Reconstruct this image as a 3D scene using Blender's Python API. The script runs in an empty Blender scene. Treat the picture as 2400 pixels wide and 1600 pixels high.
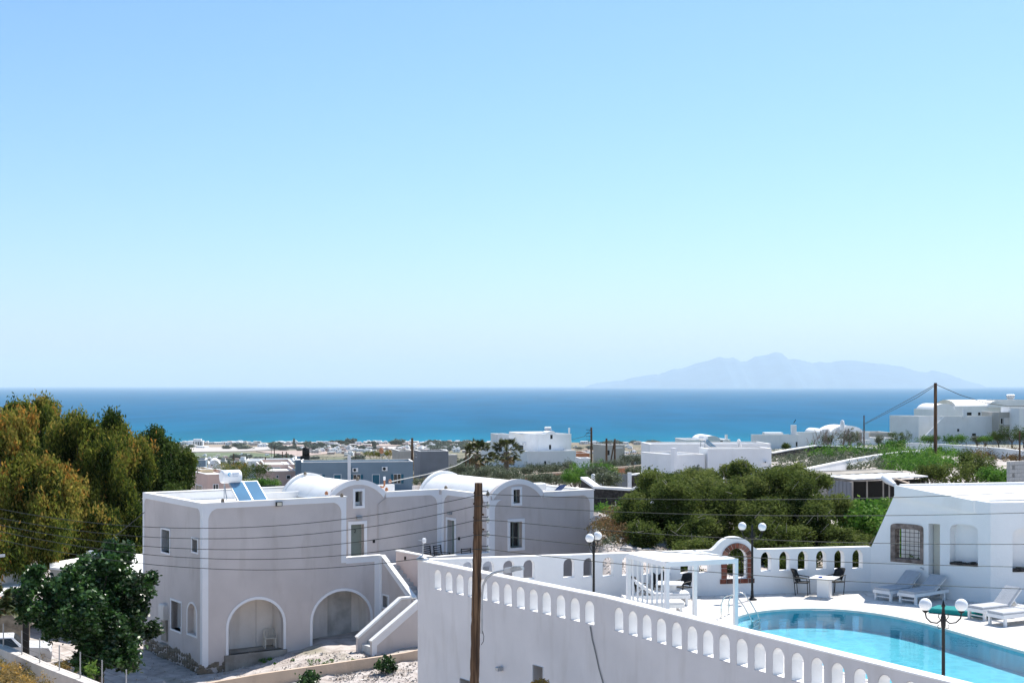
import bpy, math, random
import numpy as np
from mathutils import Vector as V, Matrix
from mathutils.geometry import tessellate_polygon
R = math.radians
scene = bpy.context.scene
C = scene.collection

# ------------------------------------------------------------------ camera
HY, F, CX = 902.0, 3333.33, 1200.0           # eye level row, focal length and centre column of the 2400 px photograph
cam_d = bpy.data.cameras.new('camera'); cam = bpy.data.objects.new('camera', cam_d); C.objects.link(cam)
cam.location = (0, 0, 0); cam.rotation_euler = (R(90), 0, 0)
cam_d.lens = 50; cam_d.sensor_width = 36; cam_d.shift_y = 102 / 2400
cam_d.clip_start = 1; cam_d.clip_end = 400000
scene.camera = cam

# ------------------------------------------------------------------ sky, sun, exposure
SUN_EL, SUN_AZ = 56.0, 38.0                  # azimuth to the right of the view direction
w = bpy.data.worlds.new('World'); scene.world = w; w.use_nodes = True
nt = w.node_tree; nt.nodes.clear()
sky = nt.nodes.new('ShaderNodeTexSky'); sky.sky_type = 'NISHITA'; sky.sun_disc = False
sky.sun_elevation = R(SUN_EL); sky.sun_rotation = R(SUN_AZ)
sky.altitude = 0; sky.air_density = 1.0; sky.dust_density = 0.8; sky.ozone_density = 8.0
bg = nt.nodes.new('ShaderNodeBackground'); bg.inputs['Strength'].default_value = 0.117
wo = nt.nodes.new('ShaderNodeOutputWorld')
hsv = nt.nodes.new('ShaderNodeHueSaturation'); hsv.inputs['Saturation'].default_value = 1.07; hsv.inputs['Hue'].default_value = 0.493
nt.links.new(sky.outputs[0], hsv.inputs['Color']); nt.links.new(hsv.outputs[0], bg.inputs[0]); nt.links.new(bg.outputs[0], wo.inputs[0])
sd = bpy.data.lights.new('sun', 'SUN'); sd.energy = 5.0; sd.angle = R(0.53); sd.color = (1.0, 0.95, 0.87)
so = bpy.data.objects.new('sun', sd); C.objects.link(so)
tow = V((math.sin(R(SUN_AZ)) * math.cos(R(SUN_EL)), math.cos(R(SUN_AZ)) * math.cos(R(SUN_EL)), math.sin(R(SUN_EL))))
so.rotation_euler = tow.to_track_quat('Z', 'Y').to_euler(); so.location = tow * 60
scene.view_settings.view_transform = 'Standard'; scene.view_settings.look = 'None'
scene.view_settings.gamma = 1; scene.view_settings.use_curve_mapping = False
scene.view_settings.exposure = 0.55
try:
    scene.cycles.max_bounces = 8; scene.cycles.transparent_max_bounces = 12
    scene.cycles.volume_bounces = 1; scene.cycles.sample_clamp_indirect = 6
except Exception: pass

# ------------------------------------------------------------------ picture to place
def P(px, py, d): return V(((px - CX) / F * d, d, -(py - HY) / F * d))
def G(px, py, z): return P(px, py, -z * F / (py - HY))
def H(px, d, z): return V(((px - CX) / F * d, d, z))
def onplane(o, u, px, py):
    """where the sight line of a pixel meets the upright plane through o along u: (distance along u, height)"""
    r = (px - CX) / F
    s = (r * o[1] - o[0]) / (u[0] - r * u[1])
    return s, -(py - HY) / F * (o[1] + u[1] * s)
def unit(x, y):
    l = math.hypot(x, y); return (x / l, y / l)

# ------------------------------------------------------------------ materials
def nodes(m):
    m.use_nodes = True; t = m.node_tree; t.nodes.clear()
    o = t.nodes.new('ShaderNodeOutputMaterial'); return t, o
def lk(t, a, b): t.links.new(a, b)
def mat(name, col, rough=0.8, var=0.08, scale=1.0, bump=0.0, bscale=20.0, spec=0.3, metal=0.0, col2=None, stain=0.0, detail=6, sscale=0.35):
    m = bpy.data.materials.new(name); t, o = nodes(m)
    b = t.nodes.new('ShaderNodeBsdfPrincipled')
    b.inputs['Roughness'].default_value = rough; b.inputs['Metallic'].default_value = metal
    b.inputs['Specular IOR Level'].default_value = spec
    tc = t.nodes.new('ShaderNodeTexCoord')
    n = t.nodes.new('ShaderNodeTexNoise'); n.inputs['Scale'].default_value = scale; n.inputs['Detail'].default_value = detail
    lk(t, tc.outputs['Object'], n.inputs['Vector'])
    r = t.nodes.new('ShaderNodeValToRGB'); c = col
    c2 = col2 if col2 else tuple(min(1, x * (1 + var)) for x in c)
    c1 = c if col2 else tuple(x * (1 - var) for x in c)
    r.color_ramp.elements[0].position = 0.35; r.color_ramp.elements[0].color = (*c1, 1)
    r.color_ramp.elements[1].position = 0.65; r.color_ramp.elements[1].color = (*c2, 1)
    lk(t, n.outputs['Fac'], r.inputs['Fac']); out = r.outputs['Color']
    if stain:                                     # weathering: soft vertical runs and blotches
        mp = t.nodes.new('ShaderNodeMapping'); mp.inputs['Scale'].default_value = (1.0, 1.0, 0.22)
        lk(t, tc.outputs['Object'], mp.inputs['Vector'])
        n2 = t.nodes.new('ShaderNodeTexNoise'); n2.inputs['Scale'].default_value = sscale * 6; n2.inputs['Detail'].default_value = 8
        lk(t, mp.outputs[0], n2.inputs['Vector'])
        mr = t.nodes.new('ShaderNodeMapRange'); mr.inputs[1].default_value = 0.52; mr.inputs[2].default_value = 0.78
        mr.inputs[3].default_value = 0.0; mr.inputs[4].default_value = stain
        lk(t, n2.outputs['Fac'], mr.inputs[0])
        mx = t.nodes.new('ShaderNodeMix'); mx.data_type = 'RGBA'
        mx.inputs['B'].default_value = (c[0] * .55, c[1] * .5, c[2] * .42, 1)
        lk(t, mr.outputs[0], mx.inputs['Factor']); lk(t, out, mx.inputs['A']); out = mx.outputs['Result']
    lk(t, out, b.inputs['Base Color'])
    if bump:
        n3 = t.nodes.new('ShaderNodeTexNoise'); n3.inputs['Scale'].default_value = bscale; n3.inputs['Detail'].default_value = 5
        lk(t, tc.outputs['Object'], n3.inputs['Vector'])
        bp = t.nodes.new('ShaderNodeBump'); bp.inputs['Strength'].default_value = bump; bp.inputs['Distance'].default_value = 0.05
        lk(t, n3.outputs['Fac'], bp.inputs['Height']); lk(t, bp.outputs[0], b.inputs['Normal'])
    lk(t, b.outputs[0], o.inputs['Surface'])
    return m
def leafmat(name, cols, rough=0.5, trans=0.3, spec=0.3):
    """leaf colour picked per leaf clump from a ramp through the 'tint' attribute"""
    m = bpy.data.materials.new(name); t, o = nodes(m)
    at = t.nodes.new('ShaderNodeAttribute'); at.attribute_name = 'tint'
    r = t.nodes.new('ShaderNodeValToRGB'); e = r.color_ramp.elements
    while len(e) < len(cols): e.new(0.5)
    for i, c in enumerate(cols): e[i].position = i / max(1, len(cols) - 1); e[i].color = (*c, 1)
    lk(t, at.outputs['Fac'], r.inputs['Fac'])
    b = t.nodes.new('ShaderNodeBsdfPrincipled'); b.inputs['Roughness'].default_value = rough
    b.inputs['Specular IOR Level'].default_value = spec
    tr = t.nodes.new('ShaderNodeBsdfTranslucent'); mx = t.nodes.new('ShaderNodeMixShader'); mx.inputs[0].default_value = trans
    lk(t, r.outputs['Color'], b.inputs['Base Color']); lk(t, r.outputs['Color'], tr.inputs['Color'])
    lk(t, b.outputs[0], mx.inputs[1]); lk(t, tr.outputs[0], mx.inputs[2]); lk(t, mx.outputs[0], o.inputs['Surface'])
    return m

M = {}
M['white'] = mat('white_paint', (.80, .80, .80), .75, .03, .6, .15, 8, stain=.10)
M['white_plain'] = mat('white_lacquer', (.80, .80, .80), .45, .02, 1)
M['terrace_white'] = mat('terrace_wall_paint', (.68, .65, .64), .85, .07, .5, .35, 2.0, stain=.26)
M['terrace_inner'] = mat('balustrade_paint', (.80, .80, .80), .8, .03, .7, .12, 8, stain=.06)
M['taupe'] = mat('taupe_render', (.60, .545, .52), .9, .07, .5, .30, 2.2, stain=.30)
M['taupe_light'] = mat('pale_plaster', (.72, .68, .64), .9, .08, .8, .15, 8, stain=.35)
M['sheet_grey'] = mat('grey_sheet_door', (.47, .46, .44), .7, .2, 1.5, .1, 6, stain=.4)
M['trim'] = mat('white_trim', (.82, .82, .83), .75, .03, .8, .1, 8, stain=.05)
M['roofwhite'] = mat('whitewashed_roof', (.85, .84, .82), .85, .04, .4, .2, 3, stain=.22)
M['stone'] = mat('rubble_stone', (.24, .20, .15), .95, .35, 3, .8, 5, stain=.3)
M['concrete'] = mat('concrete', (.33, .30, .26), .95, .25, 1.2, .5, 6, stain=.45)
M['darkglass'] = mat('window_glass', (.02, .025, .028), .12, .1, 1, spec=.6)
M['green'] = mat('grey_green_paint', (.22, .26, .23), .6, .04, 2)
M['blackmetal'] = mat('black_iron', (.012, .012, .013), .45, .1, 4)
M['galv'] = mat('galvanised_steel', (.42, .44, .46), .4, .08, 5, metal=.6)
M['steel'] = mat('stainless_steel', (.6, .6, .58), .2, .05, 5, metal=1)
M['black'] = mat('black_rubber', (.01, .01, .01), .6, .1, 4)
M['cream'] = mat('cream_render', (.60, .47, .36), .9, .10, 1.1, .3, 8, stain=.4)
M['volcanic'] = mat('volcanic_stone', (.045, .04, .038), .95, .5, 6, 1.0, 9)
M['blue'] = mat('blue_render', (.20, .27, .33), .9, .05, .5, .15, 8, stain=.08)
M['bluedoor'] = mat('petrol_blue_paint', (.02, .12, .18), .6, .06, 2)
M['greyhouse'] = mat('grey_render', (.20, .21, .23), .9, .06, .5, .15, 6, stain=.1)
M['pink'] = mat('pink_render', (.58, .42, .36), .9, .05, .5, .15, 6, stain=.1)
M['ochre'] = mat('ochre_render', (.62, .48, .30), .9, .06, .5, .15, 6)
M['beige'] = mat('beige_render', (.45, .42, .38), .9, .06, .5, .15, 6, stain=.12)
M['terracotta'] = mat('terracotta', (.42, .19, .10), .9, .15, 2, .4, 8)

# ------------------------------------------------------------------ mesh builder
def wloc(o):
    l = V((0, 0, 0))
    while o is not None: l = l + o.location; o = o.parent
    return l
def setp(o, label=None, cat=None, group=None, kind=None):
    if label: o['label'] = label
    if cat: o['category'] = cat
    if group: o['group'] = group
    if kind: o['kind'] = kind
    return o
def thing(name, label, cat, loc=(0, 0, 0), group=None):
    o = bpy.data.objects.new(name, None); C.objects.link(o); o.location = loc; o.empty_display_size = .3
    return setp(o, label, cat, group)
class MB:
    def __init__(s): s.v = []; s.f = []; s.sm = []
    def add(s, vs, fs, smooth=False):
        k = len(s.v); s.v += [tuple(x) for x in vs]; s.f += [tuple(i + k for i in f) for f in fs]; s.sm += [smooth] * len(fs); return s
    def prism(s, poly, ext):
        n = len(poly); e = V(ext); a = [V(p) for p in poly]; b = [p + e for p in a]
        tris = tessellate_polygon([a]) if n > 4 else None
        fs = [tuple(range(n))] if n <= 4 else [tuple(t) for t in tris]
        fs += [tuple(i + n for i in f) for f in list(fs)]
        fs += [(i, (i + 1) % n, (i + 1) % n + n, i + n) for i in range(n)]
        return s.add(a + b, fs)
    def box(s, c, sz, rz=0.0, bev=0.0):
        """box standing on c (centre of its bottom)"""
        x, y, z = sz[0] / 2, sz[1] / 2, sz[2]; cr, sr = math.cos(rz), math.sin(rz); c = V(c)
        def T(a, b, h): return (c.x + a * cr - b * sr, c.y + a * sr + b * cr, c.z + h)
        if bev <= 0:
            return s.add([T(a, b, h) for h in (0, z) for a, b in ((-x, -y), (x, -y), (x, y), (-x, y))],
                         [(0, 1, 2, 3), (4, 5, 6, 7), (0, 1, 5, 4), (1, 2, 6, 5), (2, 3, 7, 6), (3, 0, 4, 7)])
        e = bev; vs = []
        for h, i in ((0, e), (e, 0), (z - e, 0), (z, e)):
            for a, b in ((-x + i, -y + i), (x - i, -y + i), (x - i, y - i), (-x + i, y - i)): vs.append(T(a, b, h))
        fs = [(0, 1, 2, 3), (12, 13, 14, 15)]
        for k in range(3):
            for i in range(4): fs.append((k * 4 + i, k * 4 + (i + 1) % 4, k * 4 + 4 + (i + 1) % 4, k * 4 + 4 + i))
        return s.add(vs, fs)
    def beam(s, a, b, w, h, up=(0, 0, 1)):
        a, b = V(a), V(b); d = (b - a).normalized(); r = d.cross(V(up))
        if r.length < 1e-4: r = d.cross(V((1, 0, 0)))
        r.normalize(); q = r.cross(d).normalized(); r = r * w / 2; q = q * h / 2
        vs = [p + x for p in (a, b) for x in (-r - q, r - q, r + q, -r + q)]
        return s.add(vs, [(0, 1, 2, 3), (4, 5, 6, 7), (0, 1, 5, 4), (1, 2, 6, 5), (2, 3, 7, 6), (3, 0, 4, 7)])
    def tube(s, pts, r, n=8, cap=True):
        pts = [V(p) for p in pts]; rs = r if isinstance(r, (list, tuple)) else [r] * len(pts)
        vs = []; ref = None
        for i, p in enumerate(pts):
            d = (pts[min(i + 1, len(pts) - 1)] - pts[max(i - 1, 0)]).normalized()
            if ref is None: ref = d.orthogonal().normalized()
            x = (ref - d * ref.dot(d))
            x = x.normalized() if x.length > 1e-5 else d.orthogonal().normalized()
            ref = x; y = d.cross(x)
            for k in range(n):
                a = 2 * math.pi * k / n; vs.append(p + (x * math.cos(a) + y * math.sin(a)) * rs[i])
        fs = []
        for i in range(len(pts) - 1):
            for k in range(n): fs.append((i * n + k, i * n + (k + 1) % n, (i + 1) * n + (k + 1) % n, (i + 1) * n + k))
        s.add(vs, fs, True)
        if cap and n > 2:
            s.add(vs[:n], [tuple(range(n))]); s.add(vs[-n:], [tuple(range(n))])
        return s
    def lathe(s, c, prof, n=16):
        c = V(c); vs = []
        for r, z in prof:
            for k in range(n):
                a = 2 * math.pi * k / n; vs.append((c.x + r * math.cos(a), c.y + r * math.sin(a), c.z + z))
        fs = [(i * n + k, i * n + (k + 1) % n, (i + 1) * n + (k + 1) % n, (i + 1) * n + k) for i in range(len(prof) - 1) for k in range(n)]
        return s.add(vs, fs, True)
    def ball(s, c, r, n=16, sq=1.0):
        return s.lathe(c, [(max(1e-4, r * math.sin(math.pi * i / 10)), -r * sq * math.cos(math.pi * i / 10)) for i in range(11)], n)
    def plate(s, o, u, nrm, outer, holes=(), th=.3, sk0=0, sk1=0, capholes=False):
        """upright slab: outline and holes in (along u, height), front at o, thickness along nrm"""
        o = V((o[0], o[1], 0)); U = V((u[0], u[1], 0)); N = V((nrm[0], nrm[1], 0)) * th
        loops = [list(outer)] + [list(h) for h in holes]; flat = [p for l in loops for p in l]
        smin = min(p[0] for p in outer); smax = max(p[0] for p in outer)
        fr = [o + U * p[0] + V((0, 0, p[1])) for p in flat]
        bk = []
        for p in flat:
            k = sk0 if abs(p[0] - smin) < 1e-4 else (sk1 if abs(p[0] - smax) < 1e-4 else 0)
            bk.append(o + U * (p[0] + k) + N + V((0, 0, p[1])))
        tr = tessellate_polygon([[V((p[0], p[1], 0)) for p in l] for l in loops]); n = len(flat)
        fs = [tuple(t) for t in tr] + [tuple(i + n for i in t) for t in tr]
        k = 0
        for l in loops:
            m = len(l)
            for i in range(m): fs.append((k + i, k + (i + 1) % m, k + (i + 1) % m + n, k + i + n))
            k += m
        return s.add(fr + bk, fs)
    def build(s, name, m, parent=None, label=None, kind=None, cat=None, group=None, origin=None):
        me = bpy.data.meshes.new(name)
        if parent is not None: off = wloc(parent)
        elif origin is not None: off = V(origin)
        else:
            a = np.array(s.v); off = V(((a[:, 0].min() + a[:, 0].max()) / 2, (a[:, 1].min() + a[:, 1].max()) / 2, a[:, 2].min()))
        me.from_pydata([(x[0] - off.x, x[1] - off.y, x[2] - off.z) for x in s.v], [], s.f)
        for p, q in zip(me.polygons, s.sm): p.use_smooth = q
        me.update()
        me.materials.append(m if not isinstance(m, str) else M[m])
        ob = bpy.data.objects.new(name, me); C.objects.link(ob)
        if parent is not None: ob.parent = parent
        else: ob.location = off
        return setp(ob, label, cat, group, kind)
def copy_tree(o, parent=None):
    c = o.copy(); C.objects.link(c); c.parent = parent
    for ch in list(o.children): copy_tree(ch, c)
    return c
def rect(s0, s1, z0, z1): return [(s0, z0), (s1, z0), (s1, z1), (s0, z1)]
def archloop(s0, s1, z0, zs, z1, n=12, p=2.0):
    """straight sides to zs, then a round (p=2) head to z1"""
    c, a = (s0 + s1) / 2, (s1 - s0) / 2; L = [(s0, z0), (s1, z0)]
    for i in range(n + 1):
        t = math.pi * i / n; x, y = math.cos(t), math.sin(t)
        L.append((c + a * math.copysign(abs(x) ** (2 / p), x), zs + (z1 - zs) * y ** (2 / p) if y > 0 else zs))
    return L

# ------------------------------------------------------------------ foliage
def fastmesh(name, vs, k, tint, m, parent=None, smooth=False, **kw):
    """vs: (n*k,3) vertices of n separate k-gons; tint per face"""
    me = bpy.data.meshes.new(name); n = len(vs) // k
    off = wloc(parent) if parent is not None else V((float(vs[:, 0].mean()), float(vs[:, 1].mean()), float(vs[:, 2].min())))
    vs = vs - np.array(off)
    me.vertices.add(len(vs)); me.vertices.foreach_set('co', vs.astype(np.float32).ravel())
    me.loops.add(n * k); me.loops.foreach_set('vertex_index', np.arange(n * k, dtype=np.int32))
    me.polygons.add(n); me.polygons.foreach_set('loop_start', np.arange(0, n * k, k, dtype=np.int32))
    me.update(calc_edges=True)
    a = me.attributes.new('tint', 'FLOAT', 'FACE'); a.data.foreach_set('value', np.clip(tint, 0, 1).astype(np.float32))
    me.materials.append(m); ob = bpy.data.objects.new(name, me); C.objects.link(ob)
    if parent is not None: ob.parent = parent
    else: ob.location = off
    return setp(ob, **kw)
def leafcloud(rng, blobs, leaf, per, asp=.45, droop=0.0, spread=1.0, up=0.0, hollow=.28, top_light=0.0):
    """blobs: (x,y,z, rx,ry,rz, clumps, clump radius[, tint]) -> quads, tints"""
    cs, rc, ct = [], [], []
    for b in blobs:
        n = b[6]; q = rng.normal(size=(n, 3)); q /= np.linalg.norm(q, axis=1)[:, None]
        rad = rng.random(n) ** hollow
        lump = 1 + .20 * np.sin(q[:, 0] * 5 + b[0]) * np.cos(q[:, 2] * 4 + b[1]) + .15 * rng.normal(size=n)
        c = np.array(b[:3]) + q * (rad * lump)[:, None] * np.array(b[3:6]); cs.append(c); rc.append(np.full(n, b[7]))
        t0 = b[8] if len(b) > 8 else .5
        ct.append(t0 + .16 * rng.normal(size=n) + .16 * np.sin(q[:, 0] * 7 + b[0] * 3) * np.sin(q[:, 2] * 6 + b[2]) + .10 * q[:, 2] * top_light)  # tint rises towards each lump's top: lit tops put into the leaf colour
    c = np.concatenate(cs); r = np.concatenate(rc); ct = np.concatenate(ct)
    n = len(c) * per
    o = rng.normal(size=(n, 3)) * .55; o[:, 2] *= (.8 + droop)
    pos = np.repeat(c, per, 0) + o * np.repeat(r, per)[:, None] * spread
    pos[:, 2] -= droop * np.repeat(r, per) * rng.random(n) * 1.2
    a = rng.normal(size=(n, 3)); a[:, 2] = a[:, 2] * .6 - droop * 2 + up; a /= np.linalg.norm(a, axis=1)[:, None]
    b = np.cross(a, rng.normal(size=(n, 3))); b /= np.linalg.norm(b, axis=1)[:, None]
    L = leaf * (.6 + .8 * rng.random(n)); W = L * asp
    a = a * L[:, None] / 2; b = b * W[:, None] / 2
    vs = np.stack([pos - a, pos + b * .9 - a * .1, pos + a, pos - b * .9 - a * .1], 1).reshape(-1, 3)
    return vs, np.repeat(ct, per) + .10 * rng.normal(size=n)

# ================================================================== THE SETTING
SEA = -142.0
FAR = [(450, -26.5), (700, -39.5), (1200, -67), (2000, -108), (2600, -136), (3000, -140.3), (3500, -141.3), (3650, -146), (6000, -149), (130000, -149)]
PROF = [  # photograph column -> (distance, ground height)
    (-40, [(1, -11.5), (52, -10.8), (58.3, -11.5), (61.5, -13.1), (66, -13.3), (100, -13.6), (150, -15.5), (200, -16.6), (300, -19.8)] + FAR),
    (200, [(1, -12), (50, -11.4), (52.6, -11.7), (56, -13.1), (66, -13.35), (100, -13.6), (150, -15.5), (200, -16.6), (300, -19.8)] + FAR),
    (480, [(1, -12.6), (54, -12.6), (60, -13.2), (66, -13.45), (100, -13.6), (150, -15.5), (200, -16.6), (300, -19.8)] + FAR),
    (800, [(1, -13), (50, -13), (58, -12.8), (66, -12.6), (76, -12.4), (100, -12.6), (150, -14.5), (200, -15.4), (300, -19)] + FAR),
    (980, [(1, -13), (50, -12.9), (60, -12.45), (70, -12.3), (84, -12.0), (120, -12.0), (200, -15.0), (260, -16.5), (300, -18)] + FAR),
    (1180, [(1, -14), (50, -13), (56, -12.2), (74, -12.0), (84, -10.5), (110, -10.5), (150, -11.2), (200, -12.9), (300, -17.2)] + FAR),
    (1383, [(1, -14), (50, -13.2), (74, -12.3), (83, -9.2), (90, -8.5), (110, -9.4), (150, -10.6), (200, -12.5), (300, -17.0)] + FAR),
    (1402, [(1, -14.5), (48, -14), (52, -7.7), (60, -7.1), (75, -7.2), (90, -8.3), (110, -9.4), (150, -10.4), (200, -12.5), (300, -17.0)] + FAR),
    (1600, [(1, -14.5), (48, -14), (52, -7.6), (60, -7.2), (75, -7.2), (90, -7.9), (130, -9.3), (160, -9.6), (200, -10.5), (300, -15)] + FAR),
    (1850, [(1, -14.5), (48, -14), (53, -7.6), (60, -7.3), (75, -7.3), (90, -8.0), (125, -8.2), (140, -8.7), (190, -9.1), (240, -10.8), (300, -13)] + FAR),
    (2080, [(1, -14.5), (48, -14), (54, -7.7), (60, -7.3), (90, -7.9), (112, -7.2), (130, -8.0), (170, -8.2), (200, -9.1), (240, -10), (300, -12.6)] + FAR),
    (2600, [(1, -14.5), (48, -14), (54, -7.7), (60, -7.3), (90, -7.3), (112, -7.1), (130, -7.6), (170, -8.0), (200, -8.8), (300, -12.2)] + FAR)]
def _pz(L, d):
    for (a, za), (b, zb) in zip(L, L[1:]):
        if d <= b: return za + (zb - za) * (math.log(max(d, a) / a) / math.log(b / a))
    return L[-1][1]
def ground_z(x, y):
    d = max(y, 1.0) if y > 0 else 1.0
    r = math.hypot(x, y)
    if y <= 0.12 * r: d = r
    px = CX + F * (x / max(y, .12 * r)) if y > -1e9 else 0
    d = max(1.0, y if y > .12 * r else r)
    px = min(max(px, PROF[0][0]), PROF[-1][0])
    for (p0, a), (p1, b) in zip(PROF, PROF[1:]):
        if px <= p1:
            t = (px - p0) / (p1 - p0); t = t * t * (3 - 2 * t)
            z = _pz(a, d) * (1 - t) + _pz(b, d) * t; break
    if y < .12 * r:                       # behind the camera the hillside climbs inland
        k = min(1, (0.12 * r - y) / (r + 1e-6) * 1.5); k = k * k * (3 - 2 * k)
        z = z * (1 - k) + (-14 + min(60, max(0, r - 80) * .05)) * k
    return z

def groundmat():
    m = bpy.data.materials.new('dry_hillside'); t, o = nodes(m)
    b = t.nodes.new('ShaderNodeBsdfPrincipled'); b.inputs['Roughness'].default_value = .95; b.inputs['Specular IOR Level'].default_value = .1
    geo = t.nodes.new('ShaderNodeNewGeometry')
    def noise(sc, det=6, sx=(1, 1, 1)):
        mp = t.nodes.new('ShaderNodeMapping'); mp.inputs['Scale'].default_value = sx; lk(t, geo.outputs['Position'], mp.inputs['Vector'])
        n = t.nodes.new('ShaderNodeTexNoise'); n.inputs['Scale'].default_value = sc; n.inputs['Detail'].default_value = det
        lk(t, mp.outputs[0], n.inputs['Vector']); return n.outputs['Fac']
    def ramp(src, *st):
        r = t.nodes.new('ShaderNodeValToRGB'); e = r.color_ramp.elements
        while len(e) < len(st): e.new(.5)
        for i, (p, c) in enumerate(st): e[i].position = p; e[i].color = (*c, 1)
        lk(t, src, r.inputs['Fac']); return r.outputs['Color']
    def mix(f, a, bb):
        x = t.nodes.new('ShaderNodeMix'); x.data_type = 'RGBA'; lk(t, f, x.inputs['Factor']); lk(t, a, x.inputs['A']); lk(t, bb, x.inputs['B']); return x.outputs['Result']
    def rng_(src, a, bb, c=0, d=1):
        r = t.nodes.new('ShaderNodeMapRange'); r.inputs[1].default_value = a; r.inputs[2].default_value = bb; r.inputs[3].default_value = c; r.inputs[4].default_value = d
        lk(t, src, r.inputs[0]); return r.outputs[0]
    # near: pale pumice gravel with dirt
    near = ramp(noise(1.6, 10), (.30, (.34, .29, .26)), (.48, (.46, .41, .38)), (.62, (.55, .50, .47)), (.75, (.42, .37, .34)))
    tuft = ramp(noise(.8, 8), (.4, (.10, .11, .05)), (.6, (.20, .18, .09)))
    near = mix(rng_(noise(.35, 8), .55, .66, 0, .55), near, tuft)
    # far: strips of fields stretched across the view
    vor = t.nodes.new('ShaderNodeTexVoronoi'); mp = t.nodes.new('ShaderNodeMapping'); mp.inputs['Scale'].default_value = (.006, .0032, 0)
    mp.inputs['Rotation'].default_value = (0, 0, .3)
    lk(t, geo.outputs['Position'], mp.inputs['Vector']); lk(t, mp.outputs[0], vor.inputs['Vector']); vor.inputs['Scale'].default_value = 1.6
    sep = t.nodes.new('ShaderNodeSeparateColor'); lk(t, vor.outputs['Color'], sep.inputs[0])
    fld = ramp(sep.outputs[0], (0, (.13, .15, .08)), (.22, (.27, .21, .16)), (.4, (.10, .13, .07)), (.55, (.33, .27, .22)), (.7, (.22, .20, .13)), (.85, (.29, .21, .17)), (1, (.16, .17, .10)))
    fld = mix(rng_(noise(.02, 8, (1, .6, 1)), .45, .62, 0, .75), fld, ramp(noise(.05, 4), (.4, (.06, .08, .045)), (.6, (.14, .14, .09))))
    sp = t.nodes.new('ShaderNodeSeparateXYZ'); lk(t, geo.outputs['Position'], sp.inputs[0])
    col = mix(rng_(sp.outputs['Y'], 140, 300), near, fld)
    lk(t, col, b.inputs['Base Color'])
    bp = t.nodes.new('ShaderNodeBump'); bp.inputs['Strength'].default_value = .35; bp.inputs['Distance'].default_value = .08
    lk(t, noise(3.5, 10), bp.inputs['Height']); lk(t, bp.outputs[0], b.inputs['Normal'])
    lk(t, b.outputs[0], o.inputs['Surface']); return m
M['ground'] = groundmat()

def make_ground():
    ths = [math.atan((px - CX) / F) for px in np.arange(-500, 2960, 22)]
    a0, a1 = ths[0], ths[-1]
    ths = list(np.linspace(a1 - 2 * math.pi, a0, 60, endpoint=False))[1:] + ths
    ds = [4, 12, 22, 32, 40, 46, 48] + list(np.arange(50, 80, 1.6)) + list(np.geomspace(82, 700, 70)) + list(np.geomspace(740, 3400, 36)) + [3500, 3650, 5000, 12000, 40000, 110000]
    vs = []
    rnd = random.Random(3)
    for d in ds:
        for th in ths:
            dd = d
            x, y = math.sin(th), math.cos(th)
            k = dd / max(y, .12) if y > .12 else dd
            X, Y = x * k, y * k
            if math.hypot(X, Y) > 118000: X, Y = x * 118000, y * 118000
            z = ground_z(X, Y) + (rnd.uniform(-.06, .06) if d < 80 else rnd.uniform(-.15, .15) if d < 700 else 0)
            vs.append((X, Y, z))
    n = len(ths); fs = [(i * n + k, i * n + (k + 1) % n, (i + 1) * n + (k + 1) % n, (i + 1) * n + k) for i in range(len(ds) - 1) for k in range(n)]
    c = len(vs); vs.append((0, 0, -14)); fs += [(c, (k + 1) % n, k) for k in range(n)]
    mb = MB(); mb.add(vs, fs, True); mb.build('ground', M['ground'], kind='structure', origin=(0, 0, -14))
make_ground()

# sea: one disc to the horizon
def seamat():
    m = bpy.data.materials.new('sea_water'); t, o = nodes(m)
    b = t.nodes.new('ShaderNodeBsdfPrincipled'); b.inputs['Roughness'].default_value = .35; b.inputs['IOR'].default_value = 1.33
    b.inputs['Specular IOR Level'].default_value = .0
    geo = t.nodes.new('ShaderNodeNewGeometry'); sp = t.nodes.new('ShaderNodeSeparateXYZ'); lk(t, geo.outputs['Position'], sp.inputs[0])
    mr = t.nodes.new('ShaderNodeMapRange'); mr.inputs[1].default_value = 3500; mr.inputs[2].default_value = 6200
    lk(t, sp.outputs['Y'], mr.inputs[0])
    r = t.nodes.new('ShaderNodeValToRGB'); e = r.color_ramp.elements; e.new(.5)
    e[0].position = 0; e[0].color = (.006, .155, .245, 1); e[1].position = .3; e[1].color = (.004, .115, .215, 1); e[2].position = 1; e[2].color = (.004, .10, .21, 1)
    lk(t, mr.outputs[0], r.inputs['Fac'])
    mp = t.nodes.new('ShaderNodeMapping'); mp.inputs['Scale'].default_value = (1, .25, 1); lk(t, geo.outputs['Position'], mp.inputs['Vector'])
    n = t.nodes.new('ShaderNodeTexNoise'); n.inputs['Scale'].default_value = .004; n.inputs['Detail'].default_value = 8; lk(t, mp.outputs[0], n.inputs['Vector'])
    m2 = t.nodes.new('ShaderNodeMapRange'); m2.inputs[1].default_value = .3; m2.inputs[2].default_value = .7; m2.inputs[3].default_value = .86; m2.inputs[4].default_value = 1.12
    lk(t, n.outputs['Fac'], m2.inputs[0])
    hs = t.nodes.new('ShaderNodeHueSaturation'); lk(t, m2.outputs[0], hs.inputs['Value']); lk(t, r.outputs['Color'], hs.inputs['Color'])
    lk(t, hs.outputs[0], b.inputs['Base Color'])
    n2 = t.nodes.new('ShaderNodeTexNoise'); n2.inputs['Scale'].default_value = .03; n2.inputs['Detail'].default_value = 10; lk(t, geo.outputs['Position'], n2.inputs['Vector'])
    bp = t.nodes.new('ShaderNodeBump'); bp.inputs['Strength'].default_value = .5; bp.inputs['Distance'].default_value = 2.5
    lk(t, n2.outputs['Fac'], bp.inputs['Height']); lk(t, bp.outputs[0], b.inputs['Normal'])
    lk(t, b.outputs[0], o.inputs['Surface']); return m
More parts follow.
